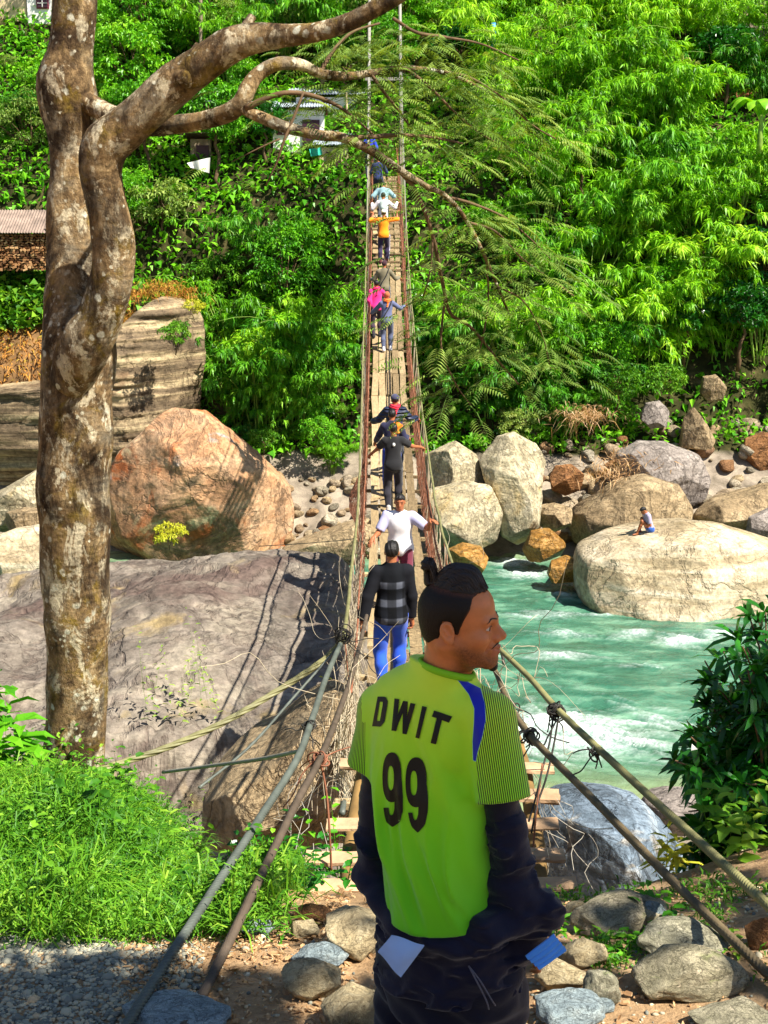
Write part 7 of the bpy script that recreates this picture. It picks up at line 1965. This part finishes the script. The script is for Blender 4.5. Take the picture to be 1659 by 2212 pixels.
    glyph('letter', [([(250,178),(360,182),(394,245),(385,310),(347,530),(296,606),(170,600),(250,178)], [(278,252),(318,252),(324,262),(318,310),(283,518),(276,526),(236,524),(278,252)])])
    glyph('letter', [([(490,205),(445,662)], [(556,218),(516,668)]), ([(516,668),(540,560)], [(478,660),(470,520)]), ([(500,672),(672,250)], [(460,640),(610,240)]), ([(612,240),(600,705)], [(674,252),(660,715)]), ([(660,715),(785,285)], [(610,690),(715,268)])])
    glyph('letter', [([(882,312),(785,762)], [(948,330),(838,775)])])
    glyph('letter', [([(1052,375),(1308,462)], [(1018,462),(1262,550)]), ([(1098,440),(1000,838)], [(1172,470),(1078,858)])])
    def nine(cx, cy, rx, ry, hx, hy, hrx, hry, outer, inner):
        a = np.linspace(0, 2 * math.pi, 60)
        se = lambda c, r: np.sign(c) * np.abs(c) ** .85 * r
        ro = [(cx + se(math.cos(q), rx), cy + se(math.sin(q), ry)) for q in a]; ri = [(hx + se(math.cos(q), hrx), hy + se(math.sin(q), hry)) for q in a]
        glyph('number', [(ro, ri), (outer, inner)])
    nine(452, 1325, 134, 355, 435, 1335, 45, 176, [(572,1200),(596,1400),(610,1600),(608,1800),(565,1960),(460,2032),(372,1960),(345,1860),(332,1755)], [(480,1300),(488,1500),(490,1640),(486,1780),(468,1850),(437,1866),(415,1840),(409,1800),(407,1755)])
    nine(795, 1395, 150, 355, 763, 1405, 48, 176, [(918,1240),(948,1440),(966,1620),(964,1800),(925,1990),(820,2114),(735,2030),(700,1930),(680,1825)], [(815,1380),(826,1560),(830,1690),(824,1850),(803,1920),(776,1938),(757,1895),(748,1860),(743,1825)])

    # ---------------- dark long sleeves and the jacket slipped down round the hips
    wr_ = lambda p, s_, a, f: a * fbm(p * np.array(f, dtype=np.float32), 3, s_)
    M_NAVY = cloth_mat('navy_jacket', hexc('0b0f2a'), .7, .15, .35); M_NAVY2 = cloth_mat('navy_trousers', hexc('0d1024'), .75, .15, .4); M_INNER = cloth_mat('black_sleeve', hexc('12162c'), .55, .12, .2)
    def sleeves(p):
        d = smin(sd_cone(p, sR, elR, .050, .054), sd_cone(p, sL, elL, .044, .046), .001)
        return d + wr_(p, 31, .006, (9, 9, 14)) - .004 * (1 - np.abs(fbm(p * f32((8, 8, 34)), 2, 45)) * 2.5)
    part('sleeve', sleeves, np.array([sL[0] - .12, 3.45, elR[2] - .1]), np.array([sR[0] + .2, 4.1, sR[2] + .03]), .008, M_INNER)
    def jacket(p):
        d = smin(sd_cone(p, A(1097, 1790, 3.66), A(1104, 1905, 3.68), .052, .062), sd_cone(p, A(1104, 1905, 3.68), A(1120, 1975, 3.70), .066, .062), .03)
        d = smin(d, sd_cone(p, A(1120, 1955, 3.66), A(1180, 1972, 3.66), .058, .040), .03)
        d = smin(d, sd_cone(p, A(1180, 1972, 3.68), A(1130, 2040, 3.72), .042, .055), .03)
        d = smin(d, sd_cone(p, A(803, 1790, 3.85), A(809, 1900, 3.82), .041, .043), .02)
        sw = [(809,1900,3.82,.043),(832,1950,3.75,.044),(868,1992,3.68,.042),(925,2030,3.63,.040),(985,2034,3.61,.040),(1050,2012,3.61,.044),(1120,1975,3.66,.052)]
        for a, b in zip(sw[:-1], sw[1:]): d = smin(d, sd_cone(p, A(*a[:3]), A(*b[:3]), a[3], b[3]), .02)
        # the hanging back panel round the hips
        q = p - f32(hipc); u = q @ f32(rt); v = q @ f32(fw)
        e = (np.sqrt((u / .205) ** 2 + ((v + .01) / .165) ** 2) - 1) * .165
        e = smax(e, np.abs(q[..., 2] - .00) - .085, .03)
        d = smin(d, e, .03)
        fr = np.sin((q[..., 2] * .8 + u * .45) * 70 + 3 * fbm(p * f32((6, 6, 6)), 2, 2)) * .004
        cr = (1 - np.abs(fbm(p * f32((9, 9, 30)) + 3, 3, 44)) * 2.5)
        return d + wr_(p, 41, .009, (9, 9, 16)) + fr - .006 * cr - .012 * np.exp(-(fbm(p * f32((7, 7, 16)) + 9, 2, 47) / .09) ** 2)
    part('jacket', jacket, np.array([sL[0] - .14, 3.42, hipc[2] - .2]), np.array([sR[0] + .30, 4.1, elR[2] + .18]), .0075, M_NAVY)
    def trousers(p):
        q = p - f32(hipc); u = q @ f32(rt); v = q @ f32(fw)
        d = smax((np.sqrt((u / .195) ** 2 + ((v + .005) / .155) ** 2) - 1) * .155, np.abs(q[..., 2] + .06) - .13, .04)
        for a, b, c in ((hpL - up * .04, knL, ankL), (hpR - up * .04 + rt * .02, knR, ankR)):
            d = smin(d, smin(sd_cone(p, a, b, .125, .090), sd_cone(p, b, c, .090, .070), .03), .05)
        d = smax(d, base[2] + .07 - p[..., 2], .01)
        return d + wr_(p, 51, .020, (7, 7, 9)) + .004 * np.sin(p[..., 2] * 75 + u * 30 + 4 * fbm(p * f32((5, 5, 5)), 2, 6))
    part('trousers', trousers, np.array([base[0] - .45, 3.42, base[2]]), np.array([base[0] + .48, 4.2, hipc[2] + .14]), .0095, M_NAVY2)
    for an in (ankL, ankR):
        fn = lambda p: smax(smin(sd_cone(p, an - fw * .04 - up * .035, an + fw * .17 - up * .05, .048, .038), sd_cone(p, an, an - up * .03, .048, .05), .03), base[2] - p[..., 2], .005)
        part('shoe', fn, an - .2, an + np.array([.25, .3, .12]), .011, cm('c9c6c0'))
    # drawstring
    for k in range(2):
        C = catmull([A(1012, 2086, 3.60), A(1030 + 8 * k, 2120, 3.575), A(1050 + 12 * k, 2160, 3.57), A(1056 + 14 * k, 2180 - 8 * k, 3.58)], 18)
        V, F, T = tube(C, .0022, 6); wpart(root, 'drawstring', V, [F, T], cm('5a5a66'))
    # ---------------- two face masks tucked in at the hips
    def mask(label, quad, Y, bulge, pleats, mat):
        p = [A(x, y, Y + dy) for x, y, dy in quad]; n = 24
        U, W = np.meshgrid(np.linspace(0, 1, n), np.linspace(0, 1, n), indexing='ij')
        V = ((1-U)*(1-W))[..., None]*p[0] + (U*(1-W))[..., None]*p[1] + (U*W)[..., None]*p[2] + ((1-U)*W)[..., None]*p[3]
        V[..., 1] += -bulge * np.sin(np.pi * U) * np.sin(np.pi * W) + .004 * np.sin(W * pleats * 2 * np.pi) + .002 * fbm(V * 40, 2, 3)
        A0 = V.reshape(-1, 3); B0 = (V + np.array([0, .004, 0])).reshape(-1, 3); i = np.arange(n - 1)[:, None] * n; j = np.arange(n - 1)[None]
        F = np.stack([i + j, i + n + j, i + n + j + 1, i + j + 1], -1).reshape(-1, 4)
        wobj('face_mask', np.vstack([A0, B0]), [F, F[:, ::-1] + n * n], mat, label, 'face mask')
    M_MASK = cloth_mat('pale_blue_mask', hexc('9dbbe8'), .9, .06, .1); M_MASKB = cloth_mat('sky_blue_mask', hexc('5fa2ee'), .9, .08, .1)
    mask('pale blue face mask hanging as a pointed corner from the left hip of the jacket', [(816,2057,-.01),(846,2021,0),(917,2043,0),(866,2112,-.03)], 3.555, .012, 1, M_MASK)
    mask('pleated sky blue face mask sticking out under the bunched sleeve at the right hip', [(1134,2066,0),(1196,2018,.03),(1225,2054,.03),(1166,2095,-.02)], 3.565, .01, 4, M_MASKB)
hero()
# ================================================================ LIGHT AND CAMERA
SUN_DIR = Vector((1.55, -1.0, 2.45)).normalized()      # toward the sun
el = math.asin(SUN_DIR.z); az = math.atan2(SUN_DIR.x, SUN_DIR.y)
w = bpy.data.worlds.new('World'); SC.world = w; w.use_nodes = True
nt = w.node_tree; bg = nt.nodes['Background']
sky = nt.nodes.new('ShaderNodeTexSky'); sky.sky_type = 'NISHITA'; sky.sun_disc = False
sky.sun_elevation = el; sky.sun_rotation = az; sky.altitude = 1200; sky.air_density = 1.0; sky.dust_density = .8
nt.links.new(sky.outputs[0], bg.inputs[0]); bg.inputs[1].default_value = .066
L = bpy.data.lights.new('sun', 'SUN'); L.energy = 5.0; L.angle = math.radians(.53); L.color = (1.0, .94, .84)
so = bpy.data.objects.new('sun', L); COL.objects.link(so); so.rotation_euler = (-SUN_DIR).to_track_quat('-Z', 'Y').to_euler(); so.location = (20, -20, 50)
cam = bpy.data.cameras.new('camera'); co = bpy.data.objects.new('camera', cam); COL.objects.link(co)
co.location = (0, 0, CAMZ); co.rotation_euler = (math.pi / 2 - PITCH, 0, 0)
cam.sensor_fit = 'HORIZONTAL'; cam.sensor_width = 36; cam.lens = 36 * FPX / 1659; cam.clip_start = .1; cam.clip_end = 2000
SC.camera = co
SC.render.resolution_x, SC.render.resolution_y = 768, 1024
SC.render.engine = 'CYCLES'
SC.cycles.max_bounces = 6; SC.cycles.diffuse_bounces = 3; SC.cycles.glossy_bounces = 2; SC.cycles.transmission_bounces = 3; SC.cycles.transparent_max_bounces = 6
SC.cycles.use_denoising = True; SC.cycles.denoising_prefilter = 'ACCURATE'; SC.cycles.use_adaptive_sampling = True; SC.cycles.adaptive_threshold = .02
SC.cycles.caustics_reflective = False; SC.cycles.caustics_refractive = False; SC.cycles.sample_clamp_indirect = 6
SC.view_settings.view_transform = 'Standard'; SC.view_settings.look = 'None'; SC.view_settings.exposure = 1.3; SC.view_settings.gamma = 1
